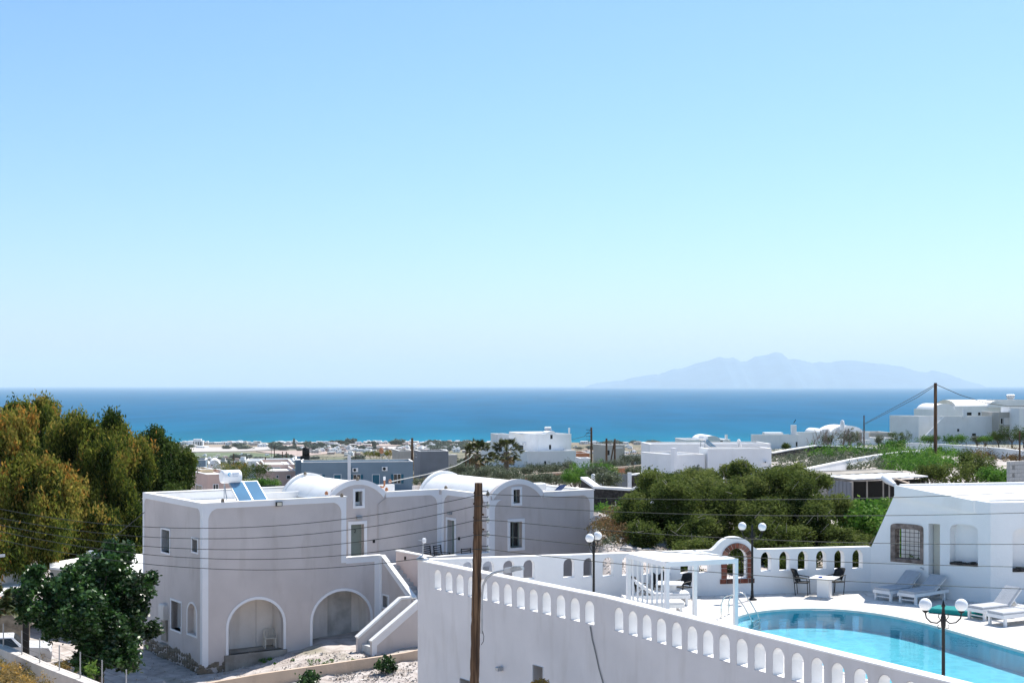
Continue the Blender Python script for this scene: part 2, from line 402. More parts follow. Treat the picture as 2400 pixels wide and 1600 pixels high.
M['sea'] = seamat()
mb = MB(); n = 96
mb.add([(0, 0, SEA)] + [(116000 * math.sin(2 * math.pi * k / n), 116000 * math.cos(2 * math.pi * k / n), SEA) for k in range(n)],
       [(0, k + 1, (k + 1) % n + 1) for k in range(n)])
mb.build('sea', M['sea'], kind='structure', origin=(0, 0, SEA))

# distant island: real ridge 28 km out
ISL = [(1362, 909), (1385, 901), (1400, 897), (1440, 893), (1463, 891), (1475, 886), (1500, 882), (1527, 877), (1542, 878), (1560, 871), (1575, 865), (1600, 863), (1625, 853),
       (1655, 846), (1688, 836), (1700, 840), (1718, 837), (1737, 847), (1752, 846), (1768, 836), (1795, 832), (1817, 825), (1832, 827), (1848, 841), (1870, 842),
       (1892, 847), (1905, 851), (1922, 847), (1940, 850), (1970, 845), (2010, 845), (2035, 850), (2072, 853), (2115, 859), (2140, 867), (2170, 873), (2185, 867),
       (2215, 874), (2235, 881), (2260, 890), (2280, 896), (2300, 901), (2316, 909)]
def island():
    D = 70000.0; rnd = random.Random(8); vs = []; cols = []
    for px in np.arange(1363, 2316, 5):
        for (a, b) in zip(ISL, ISL[1:]):
            if a[0] <= px <= b[0] or (px < ISL[0][0] and a == ISL[0]): py = a[1] + (b[1] - a[1]) * max(0, (px - a[0])) / (b[0] - a[0])
        if px > 2316: py = 909
        top = P(px, py + rnd.uniform(-.7, .7), D); h = top.z - SEA; cols.append((px, top, h))
    K = 15
    for px, top, h in cols:
        for k in range(K):
            t = (k / (K - 1)) * 2 - 1
            fall = max(0, 1 - abs(t)) ** .8
            z = SEA - 6 + (h + 6) * fall * (1 if k == K // 2 else rnd.uniform(.96, 1.0))
            vs.append((top.x * (1 + t * .04), top.y + t * (2500 + h * 3), z))
    n = len(cols); fs = [(i * K + k, i * K + k + 1, (i + 1) * K + k + 1, (i + 1) * K + k) for i in range(n - 1) for k in range(K - 1)]
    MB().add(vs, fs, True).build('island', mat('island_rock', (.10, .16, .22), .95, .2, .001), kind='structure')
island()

# air: sea haze that swallows the horizon and pales the island
hz = bpy.data.materials.new('haze_air'); t, o = nodes(hz)
pv = t.nodes.new('ShaderNodeVolumePrincipled'); pv.inputs['Color'].default_value = (.84, .95, 1.0, 1)
pv.inputs['Density'].default_value = 2.1e-5; pv.inputs['Anisotropy'].default_value = 0.0
lk(t, pv.outputs[0], o.inputs['Volume'])
mb = MB(); mb.box((0, 0, -151), (240000, 240000, 1950)); mb.build('haze', hz, kind='stuff')

# runway and bare strips of the coastal plain
def strip(name, pts, m, z=-139.6):
    MB().prism([V((p.x, p.y, p.z)) for p in pts], (0, 0, -1.5)).build(name, m, kind='structure')
M['runway'] = mat('pale_runway', (.47, .43, .40), .9, .05, .01)
M['drysoil'] = mat('dry_soil_field', (.40, .31, .27), .95, .15, .02)
M['greenfield'] = mat('green_field', (.12, .15, .08), .95, .35, .03)
def plain(px, py, lift=1.2):
    """point of the plain under a pixel (marching along the sight line)"""
    d = 600
    while d < 3490:
        z = -(py - HY) / F * d
        if ground_z((px - CX) / F * d, d) > z: break
        d += 8
    q = P(px, py, d); q.z = ground_z(q.x, q.y) + lift; return q
strip('runway', [plain(*p) for p in ((440, 1049), (700, 1047.5), (1180, 1046.5), (1180, 1050), (700, 1052), (560, 1058), (440, 1060))], M['runway'])
strip('bare_field', [plain(*p) for p in ((660, 1042), (760, 1040.5), (1000, 1041), (1000, 1045), (760, 1046), (640, 1046))], M['drysoil'])
strip('green_field', [plain(*p) for p in ((420, 1062), (560, 1061), (660, 1066), (640, 1072), (420, 1073))], M['greenfield'])
strip('bare_field', [plain(*p) for p in ((600, 1058), (760, 1054), (770, 1063), (700, 1070), (640, 1064))], M['drysoil'])

# ================================================================== TAUPE HOUSE
U = (.83, .5577); W = (-.5577, .83)              # along its front, and into its depth
C0 = (-14.36, 66.0)
def hs(s, v): return (C0[0] + U[0] * s + W[0] * v, C0[1] + U[1] * s + W[1] * v)
def h3(s, v, z): x, y = hs(s, v); return V((x, y, z))
NF = W; NL = U                                     # inward normals of fronts and of left faces
ZT = -5.52                                         # parapet top
house = thing('taupe_house', 'taupe two storey house with white vaulted roofs and two arched garage bays', 'house', h3(0, 0, -13.5))
pf0 = hs(0, 0)
def F0(px, py): return onplane(pf0, U, px, py)     # front face
def L0(px, py): return onplane(pf0, W, px, py)     # left gable side
p15 = hs(0, 1.5)
def F15(px, py): return onplane(p15, U, px, py)    # set back upper front
SB = 13.86
pr = hs(SB, 1.5); UR = (-W[0], -W[1])
def FR(px, py): return onplane(pr, UR, px, py)     # return wall with the second door
VB = -3.1
pb = hs(0, VB)
def FB(px, py): return onplane(pb, U, px, py)      # right hand block
SE = FB(1391, 1145)[0]

def bracket(s, z, dirn, r=.42, t=.0):
    """curved white corner under a cornice; dirn = +1 opens to the right"""
    L = [(s, z), (s + dirn * r, z)]
    for i in range(1, 6):
        a = math.pi / 2 * i / 6; L.append((s + dirn * (r - r * math.sin(a)), z - r * 1.25 * (1 - math.cos(a)) - .02))
    L.append((s, z - r * 1.25)); return L

def opening(parent, o, u, n, s0, s1, z0, z1, depth=.35, trim=.14, kind='window', glass='darkglass', sash='green', name='window', sill=True, lights=2):
    """white surround, reveal and recessed leaf of one opening on the plane o,u (n points inward)"""
    win = MB(); on = (o[0] - n[0] * .035, o[1] - n[1] * .035)
    zb = z0 - trim if kind == 'window' else z0
    outer = rect(s0 - trim, s1 + trim, zb, z1 + trim)
    win.plate(on, u, n, outer, [rect(s0, s1, z0 if kind == 'window' else z0 + .001, z1)], .033)
    w_ = win.build('window' if kind == 'window' else 'door', M['trim'], parent)
    rev = MB(); e = .02; o2 = (o[0] + n[0] * .002, o[1] + n[1] * .002)
    for r_ in (rect(s0 - .1, s0, z0, z1), rect(s1, s1 + .1, z0, z1), rect(s0, s1, z1, z1 + .1), rect(s0, s1, z0 - .1, z0)):
        rev.plate(o2, u, n, r_, (), depth)
    rev.build('reveal', M['white'], w_)
    g = (o[0] + n[0] * (depth - .02), o[1] + n[1] * (depth - .02)); g2 = (o[0] + n[0] * (depth - .07), o[1] + n[1] * (depth - .07))
    if kind == 'window':
        MB().plate(g, u, n, rect(s0, s1, z0, z1), (), .02).build('pane', M[glass], w_)
        f = .05; hl = []; k = lights
        for i in range(k): hl.append(rect(s0 + f + (s1 - s0 - f) * i / k, s0 + (s1 - s0 - f) * (i + 1) / k, z0 + f, z1 - f))
        MB().plate(g2, u, n, rect(s0, s1, z0, z1), hl, .05).build('sash', M[sash], w_)
    else:
        MB().plate(g, u, n, rect(s0, s1, z0, z1), (), .05).build('door_leaf', M[sash], w_)
        kk = V((g2[0] + u[0] * (s1 - .12), g2[1] + u[1] * (s1 - .12), z0 + 1.0))
        MB().box(kk, (.04, .05, .14), math.atan2(u[1], u[0])).build('handle', M['steel'], w_)
    return w_

# ---- front wall with the two arched bays
def zf(px, py): return F0(px, py)[1]
a1 = (F0(535, 1450)[0], F0(664, 1450)[0]); a2 = (F0(732, 1450)[0], F0(868, 1450)[0])
za1 = F0(600, 1527)[1]; za2 = F0(800, 1507)[1]
arch1 = archloop(a1[0], a1[1], za1, F0(600, 1466)[1], F0(600, 1404)[1], 18)
arch2 = archloop(a2[0], a2[1], za2, F0(800, 1450)[1], F0(800, 1384)[1], 18)
SA = 7.44; SL = F0(890, 1400)[0]; ZP = F0(815, 1307.5)[1]
wall = MB()
wall.plate(pf0, U, NF, [(0, -13.6), (SL, -13.6), (SL, ZP), (SA, ZP), (SA, ZT), (0, ZT)], [arch1, arch2], .25)
w1 = (L0(379.5, 1239), L0(398, 1296)); w2 = (L0(451, 1262), L0(463.5, 1294)); w3 = (L0(402, 1405), L0(425, 1480))
nc = (L0(440, 1410), L0(461, 1490))
def lr(a, b): return (min(a[0], b[0]), max(a[0], b[0]), min(a[1], b[1]), max(a[1], b[1]))
w1 = lr(*w1); w2 = lr(*w2); w3 = lr(*w3); nc = lr(*nc)
nic = archloop(nc[0], nc[1], nc[2], nc[2] + (nc[3] - nc[2]) * .66, nc[3], 12)
DL = 8.04
wall.plate(hs(0, .25), W, NL, [(0, -13.6), (DL - .25, -13.6), (DL - .25, ZT), (0, ZT)],
           [rect(q[0] - .25, q[1] - .25, q[2], q[3]) for q in (w1, w2, w3)] + [[(a - .25, b) for a, b in nic]], .3)
# back and right sides of the first block
wall.plate(hs(0, DL), U, (-W[0], -W[1]), [(.3, -13.6), (8.2, -13.6), (8.2, ZT), (.3, ZT)], (), .25)
wall.plate(hs(SA, .25), W, (-U[0], -U[1]), rect(0, 1.25, -9.3, ZT), (), .25)
# set back upper front with first gable
gx0 = F15(772, 1150)[0]; gx1 = F15(903, 1150)[0]; gc = F15(838, 1125)[0]; gz = -4.80
def gable(c, hw, z0, z1, n=20, extra=0):
    """low round-headed parapet swelling out of the straight one"""
    L = []
    Rr = ((hw) ** 2 + (z1 - z0) ** 2) / (2 * (z1 - z0)); a = math.asin(hw / Rr)
    for i in range(n + 1):
        t = -a + 2 * a * i / n; L.append((c + (Rr + extra) * math.sin(t), z1 - Rr + (Rr + extra) * math.cos(t)))
    return L
GH = 1.62
top1 = gable(gc, GH, ZT, gz)
f1 = [(SA, -9.3), (SB, -9.3), (SB, ZT)] + [p for p in reversed(top1)] + [(SA, ZT)]
f1 = [p for p in f1 if p[0] >= SA - 1e-6]
d1 = lr(F15(822, 1229), F15(853, 1320)); d1 = (d1[0], d1[1], -9.05, d1[3])
at1 = lr(F15(832, 1151), F15(849, 1184))
wall.plate(p15, U, NF, f1, [rect(*d1), rect(*at1)], .25)
# return wall
d2 = lr(FR(1049, 1217), FR(1066, 1290)); d2 = (d2[0], d2[1], -9.05, d2[3])
LR = 1.5 - VB
wall.plate(hs(SB + .002, 1.5 - .002), UR, (U[0], U[1]), rect(0, LR - .25, -13.6, ZT - .002), [rect(*d2)], .25)
# right block front
g2c = FB(1212.6, 1123)[0]; top2 = gable(g2c, 1.62, ZT, -4.77)
f2 = [(SB, -13.6), (SE, -13.6), (SE, ZT)] + list(reversed(top2)) + [(SB, ZT)]
bw = lr(FB(1195, 1223), FB(1223.5, 1281.5)); at2 = lr(FB(1203, 1147), FB(1218, 1178))
wall.plate(pb, U, NF, f2, [rect(*bw), rect(*at2)], .25)
wall.plate(hs(SE, VB + .25), W, (-U[0], -U[1]), rect(0, 8, -13.6, ZT), (), .25)
wall.plate(hs(SB, VB + 8.25), U, (-W[0], -W[1]), rect(.3, SE - SB, -13.6, ZT), (), .25)
wall.build('wall', M['taupe'], house)

# ---- roofs
rf = MB()
def roofpoly(pts, z, th=.3): rf.prism([h3(a, b, z - th) for a, b in pts], (0, 0, th))
roofpoly([(.3, .25), (SA - .25, .25), (SA - .25, 1.75), (8.2, 1.75), (8.2, DL - .25), (.3, DL - .25)], -5.98)
roofpoly([(8.2, 1.75), (SB + .25, 1.75), (SB + .25, 6.6), (8.2, 6.6)], -5.95)
roofpoly([(SB + .25, VB + .25), (SE - .25, VB + .25), (SE - .25, VB + 8.0), (SB + .25, VB + 8.0)], -5.97)
rf.build('roof', M['roofwhite'], house)
MB().plate(hs(8.2, 6.6), U, W, rect(0, SB - 8.2, -6.2, ZT), (), .2).build('roof_parapet', M['roofwhite'], house)
MB().plate(hs(.3, DL - .28), U, (-W[0], -W[1]), rect(0, 7.4, -6.1, ZT - .03), (), .03).build('roof_parapet', M['roofwhite'], house)
MB().plate(hs(5.2, DL - 2.6), U, W, rect(0, 2.9, -6.0, -5.58), (), .2).build('roof_parapet', M['roofwhite'], house)
MB().plate(hs(SE - .28, VB + .3), W, (-U[0], -U[1]), rect(0, 7.6, -6.1, ZT - .03), (), .03).build('roof_parapet', M['roofwhite'], house)
def vault(cs, v0, v1, hw, z0, z1, back=True):
    n = 22; arc = gable(cs, hw, z0, z1, n)
    vs = [h3(s, v, z) for v in (v0, v1) for s, z in arc]; m = n + 1
    mb = MB(); mb.add(vs, [(i, i + 1, m + i + 1, m + i) for i in range(n)], True)
    mb.build('vault', M['roofwhite'], house)
    # raised end rib at the far end
    a, b = gable(cs, hw + .02, z0, z1 + .16, n), gable(cs, hw - .14, z0 - .02, z1 - .05, n)
    rib = MB()
    for v in (v1,):
        vs = [h3(s, v, z) for s, z in a] + [h3(s, v, z) for s, z in b] + [h3(s, v + .25, z) for s, z in a] + [h3(s, v + .25, z) for s, z in b]
        rib.add(vs, [(i, i + 1, i + m + 1, i + m) for i in range(n)] + [(i + 2 * m, i + 2 * m + 1, i + 3 * m + 1, i + 3 * m) for i in range(n)]
                + [(i, i + 1, i + 2 * m + 1, i + 2 * m) for i in range(n)] + [(i + m, i + m + 1, i + 3 * m + 1, i + 3 * m) for i in range(n)])
    rib.build('vault_rib', M['roofwhite'], house)
vault(gc, 1.75, 7.1, 1.52, ZT - .32, gz - .10)
vault(g2c, VB + .25, 4.0, 1.52, ZT - .32, -4.86)

# ---- white trims
tr = MB(); e = .03
def on(v): return hs(0, v - e)
fo = on(0); bz = .24
def band(o, pts): tr.plate(o, U, NF, pts, (), e - .002)
band(fo, rect(-e, .27, -13.1, ZT)); band(fo, rect(.27, SA - .27, ZT - bz, ZT)); band(fo, rect(SA - .27, SA, F0(805, 1318)[1], ZT))
band(fo, bracket(.27, ZT - bz, 1)); band(fo, bracket(SA - .27, ZT - bz, -1))
zl = F0(840, 1310)[1]
band(fo, [(SA, ZP - .02), (SL, ZP - .02), (SL, ZP - .26), (SA, ZP - .26)])
band(fo, rect(SL - .30, SL, za2 + .5, ZP - .262))
lo = (C0[0] - U[0] * e, C0[1] - U[1] * e)
def bandL(pts): tr.plate(lo, W, NL, pts, (), e - .002)
bandL(rect(.002, .22, -13.1, ZT)); bandL(rect(.22, DL - .2, ZT - bz, ZT)); bandL(rect(DL - .2, DL, -13.1, ZT)); bandL(bracket(.22, ZT - bz, 1, .3)); bandL(bracket(DL - .2, ZT - bz, -1, .3))
# arches round the garage bays
def ringpoly(a, zb, zs, zt, tk):
    out = archloop(a[0] - tk, a[1] + tk, zb, zs, zt + tk, 18); inn = archloop(a[0], a[1], zb, zs, zt, 18)
    return [out[0]] + [inn[0]] + list(reversed(inn[2:])) + [inn[1]] + out[1:]
def archtrim(o, n, a, zb, zs, zt, tk, th=e):
    out = archloop(a[0] - tk, a[1] + tk, zb, zs, zt + tk, 18)[1:]; inn = archloop(a[0], a[1], zb, zs, zt, 18)[1:]
    out = out + [(a[0] - tk, zb)]; inn = inn + [(a[0], zb)]
    U3 = V((U[0], U[1], 0)); N3 = V((n[0], n[1], 0)) * (th - .002); O3 = V((o[0], o[1], 0)); m = len(out)
    vs = [O3 + U3 * p[0] + V((0, 0, p[1])) for p in out + inn]; vs += [x + N3 for x in vs]
    fs = [(i, i + 1, i + 1 + m, i + m) for i in range(m - 1)]
    fs += [tuple(k + 2 * m for k in f) for f in fs]
    fs += [(i, i + 1, i + 1 + 2 * m, i + 2 * m) for i in range(m - 1)] + [(i + m, i + 1 + m, i + 1 + 3 * m, i + 3 * m) for i in range(m - 1)]
    tr.add(vs, fs)
archtrim(fo, NF, a1, za1 - .1, F0(600, 1466)[1], F0(600, 1404)[1], .13); archtrim(fo, NF, a2, za2 - .05, F0(800, 1450)[1], F0(800, 1384)[1], .13)
fo15 = on(1.5)
def archband(o, c, z1, hw, tk=.26):
    a = gable(c, hw, ZT, z1); b = gable(c, hw - .12, ZT - tk, z1 - tk); m = len(a)
    U3 = V((U[0], U[1], 0)); O3 = V((o[0], o[1], 0)); N3 = V((W[0], W[1], 0)) * (e - .002)
    vs = [O3 + U3 * p[0] + V((0, 0, p[1] + .012)) for p in a + b]; vs += [x + N3 for x in vs]
    fs = [(i, i + 1, i + 1 + m, i + m) for i in range(m - 1)] + [(i + m, i + 1 + m, i + 1 + 3 * m, i + 3 * m) for i in range(m - 1)] + [(i, i + 1, i + 1 + 2 * m, i + 2 * m) for i in range(m - 1)]
    tr.add(vs, fs)
archband(fo15, gc, gz, GH)
band(fo15, rect(gc + GH, SB - .2, ZT - bz, ZT)); band(fo15, rect(SB - .3, SB - .035, -9.2, ZT - bz)); band(fo15, bracket(SB - .3, ZT - bz, -1))
ro = (pr[0] - U[0] * e, pr[1] - U[1] * e)
def bandR(pts): tr.plate(ro, UR, (U[0], U[1]), pts, (), e - .002)
bandR(rect(.0, LR, ZT - bz, ZT)); bandR(rect(.0, .22, -9.2, ZT - bz)); bandR(bracket(.22, ZT - bz, 1)); bandR(rect(LR - .22, LR, -9.3, ZT - bz)); bandR(bracket(LR - .22, ZT - bz, -1))
fob = on(VB)
band(fob, rect(SB - e, SB + .3, -9.3, ZT - bz)); band(fob, rect(SB - e, g2c - 1.62, ZT - bz, ZT)); archband(fob, g2c, -4.77, 1.62)
band(fob, rect(g2c + 1.62, SE, ZT - bz, ZT)); band(fob, rect(SE - .24, SE, -13, ZT - bz)); band(fob, bracket(SE - .24, ZT - bz, -1)); band(fob, bracket(SB + .3, ZT - bz, 1))
# flat coping caps proud of every parapet
cap = MB()
def capline(a, b, wdt=.33, z=ZT):
    cap.beam(a + V((0, 0, z + .02)), b + V((0, 0, z + .02)), wdt, .05)
def h2(s, v): return h3(s, v, 0)
capline(h2(-.05, .12), h2(SA + .05, .12)); capline(h2(.12, .29), h2(.12, DL - .3)); capline(h2(-.02, DL - .13), h2(8.2, DL - .13))
capline(h2(gc + GH + .02, 1.62), h2(SB - .1, 1.62)); capline(h2(SB + .12, 1.7), h2(SB + .12, VB + .3))
capline(h2(SB - .04, VB + .12), h2(g2c - GH, VB + .12)); capline(h2(g2c + GH, VB + .12), h2(SE + .05, VB + .12)); capline(h2(SE - .12, VB + .3), h2(SE - .12, VB + 8))
tr.build('trim', M['trim'], house); cap.build('coping', M['roofwhite'], house)

# ---- openings
opening(house, pf0, W, NL, *w1, depth=.38, trim=.09, lights=1, sash='green'); opening(house, pf0, W, NL, *w2, depth=.38, trim=.08, lights=1)
opening(house, pf0, W, NL, *w3, depth=.45, trim=.09, lights=1, sash='white_plain')
nb = MB()                                          # blind niche: back, and its surround
nb.plate((pf0[0] + NL[0] * .28, pf0[1] + NL[1] * .28), W, NL, rect(nc[0] - .05, nc[1] + .05, nc[2] - .05, nc[3] + .05), (), .03)
nn = nb.build('niche', M['taupe_light'], house)
ra = archloop(nc[0] - .09, nc[1] + .09, nc[2] - .09, nc[2] + (nc[3] - nc[2]) * .66, nc[3] + .09, 12)
MB().plate(lo, W, NL, ra, [nic], e - .002).build('niche_surround', M['trim'], nn)
opening(house, p15, U, NF, *d1, depth=.3, trim=.16, kind='door'); opening(house, p15, U, NF, *at1, depth=.38, trim=.13, lights=1)
opening(house, pr, UR, U, *d2, depth=.3, trim=.13, kind='door')
opening(house, pb, U, NF, *bw, depth=.35, trim=.15, lights=2); opening(house, pb, U, NF, *at2, depth=.35, trim=.13, lights=1)
# door numeral, lamps and bells
cu = bpy.data.curves.new('door_number', 'FONT'); cu.body = '2'; cu.size = .26; cu.extrude = .004
tx = bpy.data.objects.new('door_number', cu); C.objects.link(tx); bpy.context.view_layer.update()
me = bpy.data.meshes.new_from_object(tx.evaluated_get(bpy.context.evaluated_depsgraph_get())); bpy.data.objects.remove(tx)
tx = bpy.data.objects.new('door_number', me); C.objects.link(tx); me.materials.append(M['black']); tx.parent = house
sN = F15(834, 1243)[0]; q = h3(sN, 1.5 + .3 - .075, F15(834, 1249)[1]); tx.location = q - house.location; tx.rotation_euler = (R(90), 0, math.atan2(U[1], U[0]))
def bulkhead(o, u, px, py, label):
    s, z = onplane(o, u, px, py); q = V((o[0] + u[0] * s, o[1] + u[1] * s, z)); n = V((-u[1], u[0], 0)) * (-.09)
    a = math.atan2(u[1], u[0]); mb = MB(); mb.box(q + n - V((0, 0, .08)), (.30, .14, .16), a, .03)
    return mb.build('wall_lamp', M['galv'], house, label)
bulkhead(p15, U, 840, 1212, 'oval wall lamp above the numbered door'); bulkhead(pr, UR, 1057, 1202, 'oval wall lamp above the door of the return wall')
for (o_, u_, px, py) in ((p15, U, 875.5, 1266.5), (pr, UR, 1077, 1260)):
    s, z = onplane(o_, u_, px, py); q = V((o_[0] + u_[0] * s, o_[1] + u_[1] * s, z)); MB().box(q - V((u_[1] * -.03, u_[0] * .03, .1)), (.1, .09, .15), math.atan2(u_[1], u_[0])).build('socket_box', M['black'], house)
s, z = F15(886, 1250); MB().tube([h3(s, 1.46, -9.0), h3(s, 1.46, F15(886, 1180)[1]), h3(s + .45, 1.46, F15(886, 1168)[1])], .025, 6).build('downpipe', M['taupe'], house)
# bays: floor ledge, back wall, sheet doors
bay = MB()
for (a, zb, ztop) in ((a1, za1, F0(600, 1404)[1]), (a2, za2, F0(800, 1384)[1])):
    for (x0, x1) in ((a[0] - .3, a[0]), (a[1], a[1] + .3)): bay.plate(hs(0, .252), U, NF, rect(x0, x1, zb, ztop + .2), (), 1.25)
    bay.plate(hs(0, .252), U, NF, rect(a[0], a[1], ztop + .01, ztop + .2), (), 1.25)
bay.build('bay_lining', M['taupe_light'], house)
bk = MB(); bk.plate(hs(0, 1.3), U, NF, rect(a1[0], a1[1], za1, -9), (), .1); bk.plate(hs(0, 1.3), U, NF, rect(a2[0], a2[1], za2, -9), (), .1); bk.build('bay_back_wall', M['taupe_light'], house)
fl = MB()
for a, zb in ((a1, za1), (a2, za2)): fl.prism([h3(a[0] - .2, -.12, zb - .9), h3(a[1] + .15, -.12, zb - .9), h3(a[1] + .15, 1.5, zb - .9), h3(a[0] - .2, 1.5, zb - .9)], (0, 0, .9))
fl.build('bay_floor', M['concrete'], house)
pl15 = hs(0, 1.25)
sp_ = [onplane(pl15, U, p, 1500)[0] for p in (536, 600, 657, 769, 823, 862)]
for (x0, x1, zb, zt, mm) in ((sp_[0], sp_[1] - .01, za1, za1 + 2.5, 'taupe_light'), (sp_[1] + .01, sp_[2], za1, za1 + 2.5, 'taupe_light'), (sp_[3], sp_[4], za2, za2 + 2.5, 'sheet_grey'), (sp_[4] + .015, sp_[5], za2, za2 + 2.5, 'taupe_light')):
    MB().plate(pl15, U, NF, rect(x0, x1, zb + .02, zt), (), .045).build('panel', M[mm], house)
# rubble plinth, stone by stone
rnd = random.Random(5); stn = []
for j in range(3):
    mb = MB(); n_ = 8; pr_ = [(0.0001, 0), (.16, .02), (.2, .12), (.17, .24), (.0001, .29)]
    mb.lathe((0, 0, 0), pr_, 7)
    mb.v = [(x + rnd.uniform(-.05, .05), y * .6 + rnd.uniform(-.04, .04), z + rnd.uniform(-.03, .03)) for x, y, z in mb.v]; mb.sm = [False] * len(mb.sm)
    stn.append(mb)
def stone_at(s, v, z, ang, first=[None, None, None]):
    j = rnd.randrange(3)
    if first[j] is None:
        o_ = stn[j].build('stone', M['stone'], house); o_.location = -house.location * 0; first[j] = o_
        me = o_.data; off = house.location
        for vv in me.vertices: vv.co += off
    else:
        o_ = first[j].copy(); C.objects.link(o_)
    o_.parent = house; o_.location = h3(s, v, z) - house.location; o_.rotation_euler = (rnd.uniform(-.2, .2), rnd.uniform(-.2, .2), ang + rnd.uniform(-.2, .2))
    o_.scale = (rnd.uniform(.8, 1.5), rnd.uniform(.8, 1.2), rnd.uniform(.75, 1.25))
au = math.atan2(U[1], U[0]); s = 0.0
while s < SL - .2:
    gz_ = ground_z(*hs(s, -.1)); top = -13.05 if s < a1[0] - .2 else (za1 - .12 if s < a1[1] + .3 else za2 - .15); z = gz_ - .15
    while z < top - .12: stone_at(s + rnd.uniform(-.05, .05), .07, z, au); z += .2
    s += .3
v = .3
while v < DL - .2:
    z = ground_z(*hs(-.1, v)) - .15
    while z < -13.05 + .03 * v: stone_at(.07, v, z, au + math.pi / 2); z += .2
    v += .33

# ---- outside stairs and patio
ZL = -9.06
st = MB()
par_t = .22
# landing slab behind the front parapet and patio floor
st.prism([h3(SA, .25, ZL - .3), h3(SL - .002, .25, ZL - .3), h3(SL - .002, 1.5, ZL - .3), h3(SA, 1.5, ZL - .3)], (0, 0, .3))
s3 = SL + 1.15
st.prism([h3(SL, .3, ZL - .3), h3(SL, 1.5, ZL - .3), h3(SB, 1.5, ZL - .3), h3(SB, VB - .0, ZL - .3), h3(s3 + par_t, VB, ZL - .3), h3(s3 + par_t, .3, ZL - .3)], (0, 0, .296))
st.build('patio_floor', M['white'], house)
# upper flight runs towards the viewer (-v) from v=.3
ZP2 = -10.72; n1 = 10; v0, v1_ = .3, -3.0
for i in range(n1):
    vv = v0 + (v1_ - v0) * i / n1; zz = ZL - .02 - (ZL - ZP2) * (i + .3) / n1
    MB().prism([h3(SL + .005, vv, zz - .9), h3(s3 - .005, vv, zz - .9), h3(s3 - .005, vv - .35, zz - .9), h3(SL + .005, vv - .35, zz - .9)], (0, 0, .9)).build('step', M['whitestep'] if 'whitestep' in M else M.setdefault('whitestep', mat('grey_marble_step', (.55, .56, .56), .7, .15, 3, stain=.3)), house)
# side wall under the upper flight (faces left) with the small window
pls = hs(SL, 0)
def FS(px, py): return onplane(pls, UR, px, py)
t0 = FS(893, 1301); t1 = FS(965, 1402)
sw = lr(FS(897.5, 1394), FS(910.5, 1424))
side = [(0.0, -13.2), (t1[0] + .1, -13.2), (t1[0] + .1, t1[1] - .05), (t0[0], ZP - .02), (0.0, ZP - .02)]
MB().plate(pls, UR, U, side, [rect(*sw)], par_t).build('stair_wall', M['taupe'], house)
opening(house, pls, UR, U, *sw, depth=.3, trim=.08, lights=1, sash='white_plain')
cp = MB(); cp.beam(h3(SL + .09, -t0[0] + .0, ZP + .03), h3(SL + .09, -(t1[0] + .12), t1[1] + .03), .24, .08); cp.beam(h3(SA + .05, .12, ZP + .02), h3(SL + .12, .12, ZP + .02), .36, .06)
cp.build('stair_coping', M['roofwhite'], house)
tb = MB(); lo2 = (pls[0] - U[0] * e, pls[1] - U[1] * e)
tb.plate(lo2, UR, U, [(t0[0] + .22, ZP - .04), (t1[0], t1[1] - .04), (t1[0], t1[1] - .24), (t0[0] + .22, ZP - .3)], (), e - .002); tb.plate(lo2, UR, U, rect(0.0, .22, za2, ZP - .02), (), e - .002)
tb.build('stair_trim', M['trim'], house)
# lower flight runs to the left (-s) in front of the house
v2, v3 = -t1[0] - .12, -t1[0] - 1.35
n2 = 9; sA_, sB_ = SL + .1, SL - 2.75
for i in range(n2):
    a = sA_ + (sB_ - sA_) * i / n2; zz = ZP2 - .1 - (i + .5) * (12.55 + ZP2 + .1) / n2 if False else ZP2 - .05 - i * .175
    MB().prism([h3(a, v2 - .01, zz - 1.2), h3(a - .36, v2 - .01, zz - 1.2), h3(a - .36, v3 + .02, zz - 1.2), h3(a, v3 + .02, zz - 1.2)], (0, 0, 1.2)).build('step', M['whitestep'], house)
MB().prism([h3(SL, v2, ZP2 - 1.5), h3(s3 + .3, v2, ZP2 - 1.5), h3(s3 + .3, v3, ZP2 - 1.5), h3(SL, v3, ZP2 - 1.5)], (0, 0, 1.45)).build('stair_landing', M['whitestep'], house)
o_far = hs(0, v2); o_near = hs(0, v3)
def Ff(px, py): return onplane(o_far, U, px, py)
def Fn(px, py): return onplane(o_near, U, px, py)
a, b, c_ = Ff(839, 1495), Ff(940, 1403), Ff(963, 1401)
MB().plate(o_far, U, NF, [(a[0], -13.2), (c_[0], -13.2), (c_[0], c_[1]), (b[0], b[1]), (a[0], a[1])], (), .2).build('stair_wall', M['taupe'], house)
cp = MB(); cp.beam(h3(a[0] - .02, v2 + .1, a[1] + .03), h3(b[0], v2 + .1, b[1] + .03), .3, .09); cp.beam(h3(b[0], v2 + .1, b[1] + .03), h3(c_[0], v2 + .1, c_[1] + .03), .3, .09)
a, b = Fn(872, 1504), Fn(983, 1408)
MB().plate(o_near, U, NF, [(a[0], -13.2), (b[0] + 1.5, -13.2), (b[0] + 1.5, b[1]), (b[0], b[1]), (a[0], a[1])], (), .2).build('stair_wall', M['taupe'], house)
cp.beam(h3(a[0] - .02, v3 + .1, a[1] + .03), h3(b[0], v3 + .1, b[1] + .03), .3, .09); cp.build('stair_coping', M['roofwhite'], house)
tb = MB(); on_ = hs(0, v3 - e)
tb.plate(on_, U, NF, [(a[0] - .01, -13), (a[0] + .24, -13), (a[0] + .24, a[1] - .18), (b[0], b[1] - .30), (b[0], b[1] - .02), (a[0] - .01, a[1] - .02)], (), e - .002); tb.build('stair_trim', M['trim'], house)
